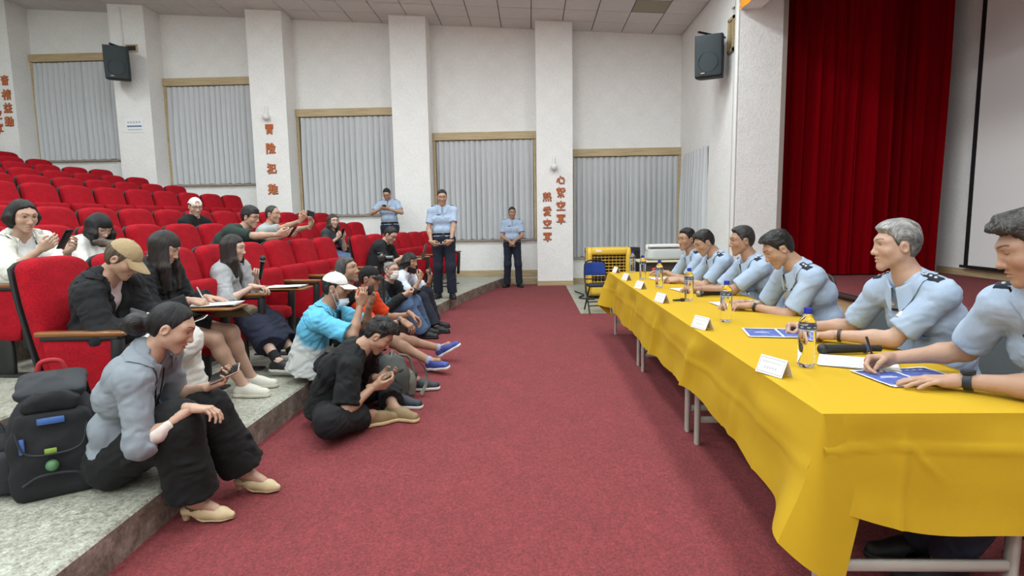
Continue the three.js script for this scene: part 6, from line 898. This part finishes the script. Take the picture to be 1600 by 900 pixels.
W.white = person({ seed: 27, h: 1.68, res: 'far', headCell: 0.004, label: 'person in white shirt filming with two raised phones', ground: 0.17, hip: [-1.78, 0.3, -7.5], at: [-1.59, 0.885, -7.46], look: [0.92, -0.1, 0.35], face: [0.95, 0, 0.2], skin: SK.tan, slouch: 0.06,
  right: { w: [-1.43, 0.68, -7.28], f: [0.2, 0.85, -0.3], p: [-0.7, 0.1, -0.5], pose: 'grip', elbow: [0.1, -1, 0.6] }, left: { w: [-1.33, 0.66, -7.42], f: [0.3, 0.9, 0.1], p: [-0.8, 0.1, 0.3], pose: 'grip', elbow: [0.2, -1, -0.5] }, legR: { a: [-1.24, 0.085, -7.2], toe: [0.95, 0, 0.25] }, legL: { a: [-1.3, 0.085, -7.55], toe: [1, 0, 0] },
  top: { color: 0xd2d6e2, sleeve: 0.8, hem: 0.05, ease: 0.024, wrinkle: 0.01 }, pants: { color: 0x1d222e, ease: 0.024, cuff: 0.06 }, shoes: { kind: 'dress', color: 0x121316, sole: 0x0e0e10 }, hair: { style: 'bob', color: HAIRB, thick: 0.014, len: 0.09, fringe: 0.02, rough: 0.004 } });
W.laptop = person({ seed: 28, h: 1.74, res: 'far', headCell: 0.004, label: 'man in black T-shirt and glasses working on a laptop', ground: 0.17, hip: [-2.27, 0.73, -8.48], at: [-2.08, 1.22, -8.46], look: [0.78, -0.52, 0.3], face: [0.97, 0, 0.2], skin: SK.light, glasses: 0x4a3a34, belly: 0.03, slouch: 0.06,
  right: { w: [-1.88, 0.9, -8.36], f: [0.95, -0.15, -0.2], p: [0, -1, 0], pose: 'relaxed' }, left: { w: [-1.88, 0.9, -8.58], f: [0.95, -0.15, 0.2], p: [0, -1, 0], pose: 'relaxed' }, ...seatLegs(-1.8, 0.255, -8.44), top: { color: 0x121418, sleeve: 0.8, hem: 0.05, ease: 0.024 }, pants: { color: 0x20242c }, shoes: { kind: 'dress', color: 0x15161a, sole: 0x0e0e10 }, hair: { style: 'short', color: [0.03, 0.024, 0.022], thick: 0.011, top: 0.008, side: 0.004 } });
W.brown = person({ seed: 29, fem: 1, h: 1.62, res: 'far', headCell: 0.004, label: 'brown-haired woman in dark grey top holding a phone', ground: 0.365, hip: [-3.33, 0.92, -9.28], at: [-3.2, 1.44, -9.27], look: [0.72, -0.12, 0.68], face: [0.92, 0, 0.35], skin: SK.pale, eyes: 'low',
  right: { w: [-3.07, 1.18, -9.06], f: [0.5, 0.65, -0.2], p: [-0.6, 0.3, -0.6], pose: 'grip', elbow: [0, -1, 0.6] }, left: { w: [-3.04, 1.18, -9.24], f: [0.5, 0.65, 0.2], p: [-0.6, 0.3, 0.6], pose: 'grip', elbow: [0, -1, -0.5] }, ...seatLegs(-2.9, 0.45, -9.2), top: { color: 0x35373b, sleeve: 0.85, hem: 0.04, ease: 0.02 }, pants: { color: 0x54698c }, shoes: { kind: 'sneaker', color: 0xc8c8c4 }, hair: { style: 'long', color: [0.05, 0.026, 0.017], color2: [0.1, 0.055, 0.036], thick: 0.01, len: 0.3 } });
W.raised = person({ seed: 30, h: 1.72, res: 'far', headCell: 0.004, label: 'man in pale grey T-shirt holding a phone up high', ground: 0.365, hip: [-3.58, 0.92, -7.6], at: [-3.42, 1.53, -7.58], look: [0.97, -0.08, 0.12], face: [0.98, 0, 0.05], skin: SK.mid, belly: 0.01, eyes: 'low',
  right: { w: [-2.93, 1.46, -7.38], f: [0.6, 0.75, -0.05], p: [-0.5, 0.4, -0.7], pose: 'grip', elbow: [0, -1, 0.4] }, left: { w: [-2.86, 1.38, -7.62], f: [0.5, 0.85, 0.1], p: [-0.6, 0.2, 0.6], pose: 'grip', elbow: [0, -1, -0.4] }, ...seatLegs(-3.1, 0.45, -7.56), top: { color: 0x9fa6a4, sleeve: 0.8, hem: 0.05, ease: 0.022 }, pants: { color: 0x2c3038 }, shoes: { kind: 'sneaker', color: 0x3a3c42 }, hair: { style: 'short', color: [0.02, 0.018, 0.016], color2: [0.07, 0.06, 0.055], thick: 0.007, side: 0.004, line: 0.012 } });
W.green = person({ seed: 31, h: 1.75, res: 'far', headCell: 0.0035, label: 'man in dark green T-shirt and glasses leaning over the front seats', ground: 0.365, hip: [-3.6, 0.92, -6.45], at: [-3.195, 1.485, -6.5], look: [0.92, -0.22, 0.1], face: [0.98, 0, 0.12], skin: SK.light, glasses: 0x5a2a2a, belly: 0.02, slouch: 0.06, eyes: 'low',
  right: { w: [-2.7, 1.29, -6.28], f: [0.9, 0.15, -0.25], p: [-0.2, 0.4, -0.8], pose: 'grip', elbow: [0, -1, 0.4] }, left: { w: [-2.7, 1.29, -6.5], f: [0.9, 0.15, 0.2], p: [-0.2, 0.4, 0.8], pose: 'grip', elbow: [0, -1, -0.4] }, ...seatLegs(-3.15, 0.45, -6.42), top: { color: 0x24342f, sleeve: 0.82, hem: 0.05, ease: 0.022 }, pants: { color: 0x23262c }, shoes: { kind: 'sneaker', color: 0x303238 }, hair: { style: 'short', color: HAIRB, thick: 0.016, top: 0.01, side: 0.012, fringe: 0.02, rough: 0.003 } });
W.backcap = person({ seed: 32, h: 1.74, res: 'far', headCell: 0.004, label: 'man in black shirt with a white cap worn backwards', ground: 0.56, hip: [-4.5, 1.11, -7.55], at: [-4.41, 1.645, -7.5], look: [0.72, -0.3, 0.62], face: [0.95, 0, 0.25], skin: SK.pale, glasses: 0x33302e,
  right: { w: [-4.1, 1.2, -7.33], f: [0.9, -0.2, -0.2], p: [0, -1, 0], pose: 'relaxed' }, left: { w: [-4.08, 1.2, -7.7], f: [0.9, -0.2, 0.2], p: [0, -1, 0], pose: 'relaxed' }, ...seatLegs(-4.05, 0.645, -7.5), top: { color: 0x0e1013, sleeve: 0.95, hem: 0.05, ease: 0.026 }, pants: { color: 0x17191d }, shoes: { kind: 'sneaker', color: 0x222327 }, hair: { style: 'short', color: HAIRB, thick: 0.006, side: 0.003, line: 0.01 }, cap: { color: 0xe2ded6, flip: true, visor: 0.06, tilt: -0.1 } });
W.whiteTop = person({ seed: 33, fem: 1, h: 1.64, headCell: 0.0035, label: 'woman in white open shirt at the left edge using a phone', ground: 0.365, hip: [-3.8, 0.92, -4.15], at: [-3.64, 1.485, -4.04], look: [0.86, -0.28, 0.32], face: [0.95, 0, 0.25], skin: SK.light, eyes: 'low',
  right: { w: [-3.37, 1.26, -3.86], f: [0.8, 0.5, -0.1], p: [-0.4, 0.3, -0.7], pose: 'phone', elbow: [-0.1, -0.9, 0.5] }, left: { w: [-3.33, 1.24, -4.04], f: [0.8, 0.45, 0.15], p: [-0.4, 0.3, 0.7], pose: 'phone', elbow: [-0.1, -0.9, -0.4] }, legR: { a: [-3.24, 0.45, -3.98], toe: [1, 0, 0.1] }, legL: { a: [-3.2, 0.45, -4.25], toe: [1, 0, 0] },
  inner: { color: 0xdfdfdd, neckR: 0.07, sleeve: 0.3 }, top: { name: 'open_shirt', color: 0xdcdad0, sleeve: 1.35, hem: 0.1, ease: 0.026, sleeveEase: 0.022, v: { w: 0.075, d: 0.4 }, wrinkle: 0.011 }, collar: { color: 0xdcdad0, gap: 0.8, tip: 0.05 }, pants: { color: 0x6d86a2, ease: 0.026, cuff: 0.07 }, shoes: { kind: 'sneaker', color: 0xd2d0c8 }, hair: { style: 'bob', color: [0.012, 0.01, 0.01], thick: 0.011, len: 0.1, front: 0, rough: 0.003, line: 0.012 } });
W.bob = person({ seed: 34, fem: 1, h: 1.6, headCell: 0.004, res: 'far', label: 'woman with dark straight bob and white top, head bowed', ground: 0.365, hip: [-3.78, 0.92, -4.72], at: [-3.64, 1.4, -4.76], look: [0.78, -0.55, 0.2], face: [0.95, 0, 0.15], skin: SK.pale,
  right: { w: [-3.4, 1.05, -4.62], f: [0.9, 0.1, -0.2], p: [0, -1, 0], pose: 'relaxed' }, left: { w: [-3.4, 1.05, -4.85], f: [0.9, 0.1, 0.2], p: [0, -1, 0], pose: 'relaxed' }, ...seatLegs(-3.3, 0.45, -4.72), top: { color: 0xe2e1dc, sleeve: 1.2, hem: 0.05, ease: 0.022 }, pants: { color: 0x3b4250 }, shoes: { kind: 'sneaker', color: 0xc8c8c4 }, hair: { style: 'bob', color: [0.009, 0.008, 0.008], thick: 0.012, len: 0.2, fringe: 0.032, rough: 0.002 } });
W.tancap = person({ seed: 35, fem: 1, h: 1.62, headCell: 0.003, clothCell: 0.01, label: 'woman in tan cap and black jacket with a ponytail', ground: 0.17, hip: [-2.58, 0.73, -3.36], at: [-2.41, 1.21, -3.31], look: [0.76, -0.56, -0.12], face: [0.95, 0, 0.12], skin: SK.mid, slouch: 0.06,
  right: { w: [-2.24, 0.85, -3.26], f: [0.7, -0.2, -0.6], p: [-0.2, 0.1, -0.9], pose: 'relaxed', elbow: [-0.4, -0.8, 0.6] }, left: { w: [-2.22, 0.84, -3.44], f: [0.8, -0.1, 0.3], p: [-0.2, 0.2, 0.9], pose: 'relaxed', elbow: [-0.4, -0.8, -0.5] },
  legR: { a: [-2.3, 0.67, -3.23], kn: [-2.08, 0.72, -3.3], toe: [-1, 0.0, 0.2], ah: 0.05 }, legL: { a: [-2.12, 0.255, -3.44], toe: [1, 0, 0] },
  inner: { color: 0xc8b4b8, neckR: 0.075 }, top: { name: 'jacket', color: 0x17181b, sleeve: 1.95, hem: 0.1, ease: 0.034, sleeveEase: 0.03, v: { w: 0.06, d: 0.3 }, wrinkle: 0.012 }, collar: { color: 0x17181b, gap: 0.85, tip: 0.06 }, pants: { color: 0xd6d3cc, ease: 0.034, flare: 0.02, len: 1.8, wrinkle: 0.011 }, shoes: { kind: 'dress', color: 0xd8d0b0, sole: 0xb8ae8c }, hair: { style: 'tail', color: [0.05, 0.034, 0.022], color2: [0.24, 0.16, 0.1], thick: 0.006, ty: 0.05, tdir: [0.015, -0.05, -0.085] }, cap: { color: 0xa28c6a, visor: 0.085, tilt: -0.1, drop: 0.01 } });
W.longBlack = person({ seed: 36, fem: 1, h: 1.64, headCell: 0.0035, clothCell: 0.01, label: 'long-haired woman in black jacket writing on a seat tablet', ground: 0.17, hip: [-2.6, 0.73, -3.92], at: [-2.55, 1.25, -3.92], look: [0.84, -0.46, -0.12], face: [0.96, 0, 0.1], skin: SK.light, slouch: 0.05, bareCell: 0.011,
  right: { w: [-2.33, 0.895, -3.83], f: [0.9, -0.2, -0.2], p: [0, -0.8, -0.5], pose: 'pen', elbow: [-0.4, -0.8, 0.5] }, left: { w: [-2.34, 0.885, -4.06], f: [0.95, -0.1, 0.1], p: [0, -1, 0], pose: 'flat', elbow: [-0.4, -0.8, -0.5] },
  legR: { a: [-2.09, 0.255, -3.98], toe: [0.95, 0, 0.05] }, legL: { a: [-2.14, 0.255, -4.2], toe: [0.95, 0, -0.1] },
  inner: { color: 0xc58fd0, neckR: 0.08, v: { w: 0.05, d: 0.1 } }, top: { name: 'jacket', color: 0x17181b, sleeve: 1.9, hem: 0.06, ease: 0.03, sleeveEase: 0.024, v: { w: 0.065, d: 0.3 }, wrinkle: 0.011 }, pants: { name: 'skirt', color: 0x131316, len: 0.62, skirt: true, ease: 0.02 }, shoes: { kind: 'sneaker', color: 0xd9d5c8, sole: 0xcfc8b6 }, hair: { style: 'long', color: [0.014, 0.010, 0.009], color2: [0.035, 0.022, 0.018], thick: 0.013, len: 0.4, fringe: 0.02, rough: 0.0025 } });
W.greyJacket = person({ seed: 37, fem: 1, h: 1.64, headCell: 0.0035, clothCell: 0.01, label: 'long-haired woman in pale grey puff-sleeved jacket holding a microphone', ground: 0.17, hip: [-2.62, 0.73, -5.0], at: [-2.6, 1.2, -4.94], look: [0.93, -0.2, -0.15], face: [0.97, 0, 0.12], skin: SK.pale, slouch: 0.04, eyes: 'low',
  right: { w: [-2.36, 0.885, -4.78], f: [0.95, -0.12, -0.15], p: [0, -1, 0], pose: 'relaxed', elbow: [-0.4, -0.7, 0.6] }, left: { w: [-2.42, 0.95, -4.98], f: [0.35, 0.75, 0.45], p: [0.3, -0.3, 0.85], pose: 'grip', elbow: [-0.3, -0.8, -0.5] },
  legR: { a: [-2.03, 0.255, -4.5], toe: [0.95, 0, 0.1] }, legL: { a: [-2.0, 0.255, -4.76], toe: [0.95, 0, 0.1] },
  inner: { color: 0x3a352f, neckR: 0.075 }, top: { name: 'jacket', color: 0x9a9b9d, sleeve: 1.25, hem: 0.04, ease: 0.024, sleeveEase: 0.032, v: { w: 0.06, d: 0.36 }, wrinkle: 0.009 }, pants: { name: 'skirt', color: 0x181c30, len: 1.55, skirt: true, ease: 0.03, flare: 0.03 }, shoes: { kind: 'sneaker', color: 0x1e1f23, sole: 0xcfcbc0 }, socks: { color: 0x101114, h: 0.1 }, hair: { style: 'long', color: [0.02, 0.014, 0.012], color2: [0.045, 0.03, 0.024], thick: 0.011, len: 0.38, rough: 0.0025, front: 0.8 } });

// ---------------------------------------------------------------- things held, worn or set down
const phoneBody = rbox(0.074, 0.155, 0.0085, 0.004, 3, 3, 2), phoneGlass = rbox(0.069, 0.149, 0.002, 0.0009, 2, 2, 2, (q) => { q.z += 0.0042; }), phoneLens = merge([at(rbox(0.03, 0.03, 0.003, 0.0012, 2, 2, 2), 0.017, 0.054, -0.0055), at(new THREE.CylinderGeometry(0.006, 0.006, 0.003, 12), 0.011, 0.06, -0.0075, Math.PI / 2), at(new THREE.CylinderGeometry(0.006, 0.006, 0.003, 12), 0.023, 0.048, -0.0075, Math.PI / 2)]);
const screenM = std({ color: 0x15181e, roughness: 0.12 });
// c centre, n screen direction, up long edge direction
function phone(label, c, n, up, color = 0x17181b, s = 1) {
  n = v3(n).normalize(); up = v3(up); up.addScaledVector(n, -up.dot(n)).normalize(); const X = up.clone().cross(n); const o = thing('smartphone', label, 'phone', c, 0, 'phones held by listeners'); o.setRotationFromMatrix(new THREE.Matrix4().makeBasis(X, up, n)); o.scale.setScalar(s);
  mk('case', phoneBody, std({ color, roughness: 0.35 }), o); mk('screen', phoneGlass, screenM, o); mk('camera_bump', phoneLens, M.blackGloss, o); return o;
}
function phoneIn(fr, i, label, color, off = [0.006, 0.105, 0.032], tilt = 0) { const h = fr.handInfo[i], c = V(...off); if (i) c.x *= -1; c.applyMatrix4(h.m); const up = h.f.clone().multiplyScalar(Math.cos(tilt)).addScaledVector(h.X, Math.sin(tilt)); return phone(label, c.toArray(), h.p.toArray(), up.toArray(), color); }
function between(fr, f = 0.1, p = 0.03) { const a = V(0, f, p).applyMatrix4(fr.handInfo[0].m), b = V(0, f, p).applyMatrix4(fr.handInfo[1].m); return a.lerp(b, 0.5); }
phoneIn(W.front, 1, 'pink-gold phone in the hand of the woman in grey-blue', 0xc09a86);
phone('phone held low by the cross-legged man in black', between(W.floor, 0.11, 0.03).add(V(0.02, 0.02, 0)).toArray(), [-0.45, 0.85, 0], [0.8, 0.4, -0.4], 0x24262a);
phone('dark phone held by the woman in the white open shirt', between(W.whiteTop, 0.105, 0.02).add(V(0.01, 0.02, 0)).toArray(), [-0.8, 0.5, 0.05], [0.5, 0.85, 0], 0x1a1b1f);
phone('phone raised by the man in the white cap', between(W.cap, 0.105, 0.03).add(V(0.03, 0.01, 0)).toArray(), [-1, 0.05, 0], [0, 0, 1], 0x1a1b1f);
phone('black phone raised highest, by the man in pale grey', between(W.raised, 0.11, 0.02).add(V(0.03, 0.03, 0)).toArray(), [-1, -0.1, -0.25], [0.1, 0.2, 1], 0x15161a);
phone('phone held out over the seat back by the man in dark green', between(W.green, 0.11, 0.02).toArray(), [-0.8, 0.6, 0], [0.6, 0.8, 0], 0x1a1b1f);
phone('phone of the brown-haired woman', between(W.brown, 0.1, 0.02).toArray(), [-0.8, 0.3, -0.2], [0.3, 0.9, 0], 0x1a1b1f);
phone('phone read by the officer behind the seats', between(S3, 0.1, 0.02).toArray(), [0, 0.7, -0.7], [0, 0.7, 0.7], 0x15161a);
phone('flat phone held by the officer on the platform', between(S1, 0.1, 0.02).toArray(), [0, 0.9, -0.3], [1, 0.1, 0.1], 0xb8bcc4, 0.8);
phone('left of two phones raised by the person in the white shirt', [-1.52, 0.8, -7.22], [-0.85, 0.1, -0.5], [0.4, 0.1, 0.9], 0x191618);
phoneIn(W.white, 1, 'right of two phones raised by the person in the white shirt', 0x202226, [0.0, 0.12, 0.035], Math.PI / 2);
phone('pale-edged phone lying on the lap beside the seat tablet', [-2.19, 0.79, -3.62], [-0.3, 0.9, 0.2], [1, 0.3, -0.1], 0xd8d4cc);
{ // compact camera in the masked person's hands
  const c = between(W.mask, 0.1, 0.03), o = thing('handheld_camera', 'small camera held by the masked person', 'camera', c.toArray(), 0.5); mk('body', rbox(0.06, 0.075, 0.12, 0.012, 3, 3, 3), M.black, o); mk('lens', at(new THREE.CylinderGeometry(0.028, 0.03, 0.06, 20), 0.055, 0, 0, 0, 0, Math.PI / 2), M.blackGloss, o); mk('grip', rbox(0.03, 0.075, 0.03, 0.01, 2, 2, 2, (q) => { q.x += 0.02; q.z += 0.05; }), M.steel, o);
}
{ // camera on a slim stand
  const o = thing('camera_stand', 'black camera on a slim stand beside the masked person', 'camera stand', [-1.6, 0.17, -6.12]); mk('pole', rod([0, 0.03, 0], [0, 0.8, 0], 0.013, 0.01), M.black, o); for (let i = 0; i < 3; i++) { const a = i * 2.094 + 0.4; mk('foot', rod([0, 0.14, 0], [0.13 * Math.cos(a), 0.008, 0.13 * Math.sin(a)], 0.008), M.black, o); } mk('camera_body', rbox(0.09, 0.085, 0.12, 0.015, 3, 3, 3, (q) => { q.y += 0.85; }), M.black, o); mk('lens', at(new THREE.CylinderGeometry(0.032, 0.034, 0.08, 20), 0.08, 0.85, 0, 0, 0, Math.PI / 2), M.blackGloss, o); mk('viewfinder', rbox(0.06, 0.03, 0.05, 0.008, 2, 2, 2, (q) => { q.y += 0.905; q.x -= 0.02; }), M.black, o); mk('screen', rbox(0.01, 0.03, 0.07, 0.003, 2, 2, 2, (q) => { q.y += 0.89; q.z += 0.055; q.x += 0.01; }), M.greyPaint, o);
}
{ // laptop
  const o = thing('laptop', 'brown-grey laptop open on the lap of the man in glasses', 'laptop', [-1.72, 0.868, -8.46], 0.06), lm = std({ color: 0x7d6f68, roughness: 0.4, metalness: 0.3 }); mk('base', rbox(0.22, 0.016, 0.31, 0.006, 2, 2, 2), lm, o); mk('keyboard', box(-0.09, 0.03, 0.0082, 0.0092, -0.13, 0.13), M.black, o); const l = mk('lid', rbox(0.21, 0.01, 0.31, 0.004, 2, 2, 2, (q) => { q.x -= 0.105; }), lm, o); l.position.set(0.11, 0.01, 0); l.rotation.z = -1.85; mk('screen', box(-0.2, -0.01, 0.0055, 0.0065, -0.145, 0.145), screenM, l).rotation.set(Math.PI, 0, 0);
}
// pens
function pen(label, a, b, color) { const o = thing('pen', label, 'pen', a); const d = v3(b).sub(v3(a)); mk('barrel', rod([0, 0, 0], d.toArray(), 0.0045, 0.0052), std({ color, roughness: 0.35 }), o); mk('tip', rod(d.clone().multiplyScalar(-0.09).toArray(), [0, 0, 0], 0.0012, 0.0042), metalM, o); mk('clip', rod(d.clone().multiplyScalar(0.7).add(V(0.006, 0, 0)).toArray(), d.clone().multiplyScalar(0.98).add(V(0.006, 0, 0)).toArray(), 0.0014), metalM, o); }
pen('dark pen in the hand of the nearest officer', [1.425, 0.782, -2.395], [1.385, 0.9, -2.40], 0x2a2230);
pen('white pen of the long-haired woman writing', [-2.25, 0.865, -3.865], [-2.29, 0.985, -3.84], 0xd8d8dc);
// papers on the seat tablets
for (const [x, y, z, a, l, s] of [[-2.22, 0.852, -3.93, 0.1, 'white note sheets on the tablet of the long-haired woman', 31], [-2.2, 0.85, -5.05, -0.05, 'white note sheets on the tablet of the woman in pale grey', 41]]) { const o = thing('note_sheets', l, 'paper', [x, y, z], a); mk('sheet', page(0.32, 0.23, 0.01, s), sideMat({ color: 0xe4e3e0 }), o); mk('under_sheet', at(page(0.31, 0.22, 0.004, s + 1), 0.01, -0.0015, 0.005, 0, 0.06, 0), sideMat({ color: 0xdad9d6 }), o); }
{ const o = thing('microphone', 'black microphone held upright by the woman in pale grey', 'microphone', [-2.37, 0.93, -4.93]); o.rotation.set(0.15, 0, -0.25); mk('handle', rod([0, 0, 0], [0, 0.17, 0], 0.014, 0.019), M.blackGloss, o); mk('grille', at(new THREE.SphereGeometry(0.026, 18, 12), 0, 0.19, 0), M.steel, o); mk('collar', at(new THREE.CylinderGeometry(0.023, 0.023, 0.012, 18), 0, 0.172, 0), metalM, o); }
// soft bags
function bagShape(w, h, d, bulge, sag, seed) { return rbox(w, h, d, Math.min(w, h, d) * 0.32, 12, 16, 10, (q) => { const t = (q.y + h / 2) / h; q.x *= 1 + bulge * Math.sin(Math.PI * clamp(t, 0, 1)) - sag * sstep(0.6, 1, t); q.z *= 1 + bulge * Math.sin(Math.PI * clamp(t, 0, 1)) - sag * 1.4 * sstep(0.55, 1, t); const n = 0.012 * noise(q.x * 9 + seed, q.y * 11, q.z * 9) + 0.006 * noise(q.x * 26, q.y * 22 + seed, q.z * 26); q.x += n; q.z += n; q.y += h / 2 + 0.5 * n; }); }
{
  const bm = std({ color: 0x15161a, roughness: 0.8, bumpMap: weave, bumpScale: 0.0008 }), b2 = std({ color: 0x23252a, roughness: 0.7 }), o = thing('backpack', 'large black backpack with blue and green tags on the platform', 'backpack', [-2.29, 0.17, -2.6], -0.95);
  // front faces +x turned towards the camera
  mk('main_compartment', bagShape(0.24, 0.54, 0.33, 0.1, 0.42, 3), bm, o);
  mk('front_pocket', at(bagShape(0.09, 0.4, 0.31, 0.08, 0.1, 7), 0.14, 0.0, 0), bm, o);
  mk('top_lid', at(bagShape(0.2, 0.1, 0.23, 0.15, 0.5, 9), 0.02, 0.455, 0, 0, 0, -0.25), b2, o); mk('front_roll', at(bagShape(0.07, 0.1, 0.2, 0.1, 0.3, 15), 0.13, 0.4, 0.0, 0, 0, -0.2), bm, o);
  mk('side_pocket', at(bagShape(0.16, 0.22, 0.09, 0.15, 0.1, 11), 0, 0.02, 0.19), b2, o); mk('side_pocket', at(bagShape(0.16, 0.22, 0.09, 0.15, 0.1, 13), 0, 0.02, -0.19), b2, o);
  mk('carry_handle', tube([[-0.06, 0.54, -0.05], [-0.06, 0.59, -0.03], [-0.06, 0.59, 0.04], [-0.06, 0.54, 0.06]], 0.012, 8), std({ color: 0x9c1420, roughness: 0.7 }), o);
  mk('zip_flap', tube([[0.205, 0.09, -0.12], [0.212, 0.12, -0.06], [0.214, 0.125, 0.06], [0.205, 0.09, 0.12]], 0.006, 6), b2, o);
  mk('zip_flap', tube([[0.2, 0.34, -0.13], [0.212, 0.24, -0.1], [0.215, 0.22, 0], [0.212, 0.24, 0.1], [0.2, 0.34, 0.13]], 0.005, 6), b2, o);
  mk('blue_trim', rbox(0.012, 0.03, 0.1, 0.004, 2, 2, 4, (q) => { q.x += 0.198; q.y += 0.37; }), std({ color: 0x3a5f9e, roughness: 0.6 }), o); mk('blue_trim', rbox(0.012, 0.07, 0.022, 0.004, 2, 3, 2, (q) => { q.x += 0.2; q.y += 0.27; q.z += 0.11; }), std({ color: 0x3a5f9e, roughness: 0.6 }), o);
  mk('green_tag', rbox(0.01, 0.024, 0.045, 0.003, 2, 2, 2, (q) => { q.x += 0.212; q.y += 0.235; q.z += 0.01; }), std({ color: 0x7f9a3a, roughness: 0.6 }), o);
  mk('oval_badge', at(new THREE.SphereGeometry(0.026, 18, 10), 0.207, 0.165, 0.01).scale(1, 1, 1), std({ color: 0x4f7a52, roughness: 0.5 }), o);
  for (const s of [-1, 1]) mk('shoulder_strap', sheet((u, v) => { const a = u * Math.PI * 0.95; return [-0.13 - 0.09 * Math.sin(a), 0.5 - 0.42 * u, s * 0.09 + (v - 0.5) * 0.055 + 0.02 * Math.sin(a) * s]; }, 20, 3), std({ color: 0x1b1c20, roughness: 0.85, side: THREE.DoubleSide }), o);
  mk('chest_strap', tube([[-0.1, 0.05, 0.2], [0.02, 0.02, 0.26], [0.12, 0.012, 0.3], [0.2, 0.012, 0.34], [0.16, 0.012, 0.4]], 0.012, 6), bm, o); mk('buckle', rbox(0.03, 0.012, 0.04, 0.004, 2, 2, 2, (q) => { q.x += 0.1; q.y += 0.025; q.z += 0.3; }), M.steel, o);
  const p = thing('shoulder_bag', 'slumped dark shoulder bag beside the large black backpack', 'bag', [-2.56, 0.17, -2.5], 0.3); mk('body', bagShape(0.24, 0.3, 0.2, 0.15, 0.3, 21), b2, p); mk('flap', at(bagShape(0.2, 0.12, 0.21, 0.1, 0.2, 23), 0.03, 0.19, 0, 0, 0, -0.3), bm, p); mk('strap', tube([[-0.06, 0.28, -0.08], [0.05, 0.34, 0], [0.14, 0.2, 0.08], [0.16, 0.02, 0.12], [0.24, 0.012, 0.16], [0.3, 0.012, 0.1]], 0.012, 6), bm, p);
  const gm = std({ color: 0x6d6c62, roughness: 0.85 }), g = thing('backpack', 'grey-olive backpack on the carpet behind the cross-legged man', 'backpack', [-1.12, 0.0, -4.46], 0.5); mk('main_compartment', bagShape(0.2, 0.36, 0.28, 0.1, 0.25, 31), std({ color: 0x4c4f4c, roughness: 0.85 }), g); mk('front_pocket', at(bagShape(0.07, 0.2, 0.24, 0.1, 0.1, 33), 0.12, 0.03, 0), gm, g); mk('padded_strap', sheet((u, v) => [0.14 + 0.13 * Math.sin(u * 2.6), 0.36 - 0.34 * u, 0.02 + (v - 0.5) * 0.07 + 0.04 * u], 16, 3), std({ color: 0x8b897c, roughness: 0.85, side: THREE.DoubleSide }), g); mk('side_strap', tube([[0.06, 0.34, -0.06], [0.16, 0.3, -0.1], [0.2, 0.18, -0.1], [0.19, 0.02, -0.06]], 0.012, 6), gm, g); mk('top_handle', tube([[-0.02, 0.35, -0.04], [0, 0.39, 0], [-0.02, 0.35, 0.05]], 0.01, 6), gm, g);
  const h = thing('handbag', 'olive-brown handbag on the knees of the long-haired woman', 'handbag', [-2.16, 0.745, -4.08], 0.1), hm = std({ color: 0x5b4a30, roughness: 0.6 }); mk('body', bagShape(0.26, 0.075, 0.16, 0.05, 0.1, 41), hm, h); mk('handle', tube([[-0.06, 0.07, 0.06], [0.02, 0.085, 0.1], [0.12, 0.05, 0.12], [0.15, 0.01, 0.1]], 0.008, 6), std({ color: 0x3c3020, roughness: 0.6 }), h); mk('cream_patch', rbox(0.1, 0.01, 0.07, 0.004, 2, 2, 2, (q) => { q.y += 0.077; q.x += 0.03; }), std({ color: 0xc2b48c, roughness: 0.7 }), h);
}
{ const f = W.floor; mk('pocket_zip', f.fin(patch(f.T.pants.f, f.P.clone().addScaledVector(f.Rt, 0.3).add(V(0.03, 0.0, 0)), V(0.97, 0.1, 0.1), V(0.3, 1, 0).normalize(), f.Rt.clone().multiplyScalar(-1), 0.012, 0.075, 0.004, 3, 8)), M.white, f.root); }
// straps and cords worn
function wornCord(fr, name, pts, r, mat) { mk(name, fr.fin(tube(pts.map((p) => p.toArray()), r, 6, 40)), mat, fr.root); }
{
  const f = W.cap, a = (t, x, z) => f.on(t, x, z); for (const s of [-1, 1]) wornCord(f, 'camera_strap', [a(1.02, s * 0.055, -0.02), a(0.98, s * 0.075, 0.07), a(0.82, s * 0.085, 0.13), a(0.6, s * 0.06, 0.16), a(0.4, s * 0.02, 0.165)], 0.011, M.black);
  const g = W.front, b = (t, x, z) => g.on(t, x, z); for (const s of [-1, 1]) wornCord(g, 'lanyard', [b(1.0, s * 0.05, 0.0), b(0.92, s * 0.055, 0.07), b(0.7, s * 0.03, 0.145), b(0.35, s * 0.01, 0.16), b(0.14, 0.0, 0.17)], 0.0035, M.black);
}

renderer.render(scene, camera);
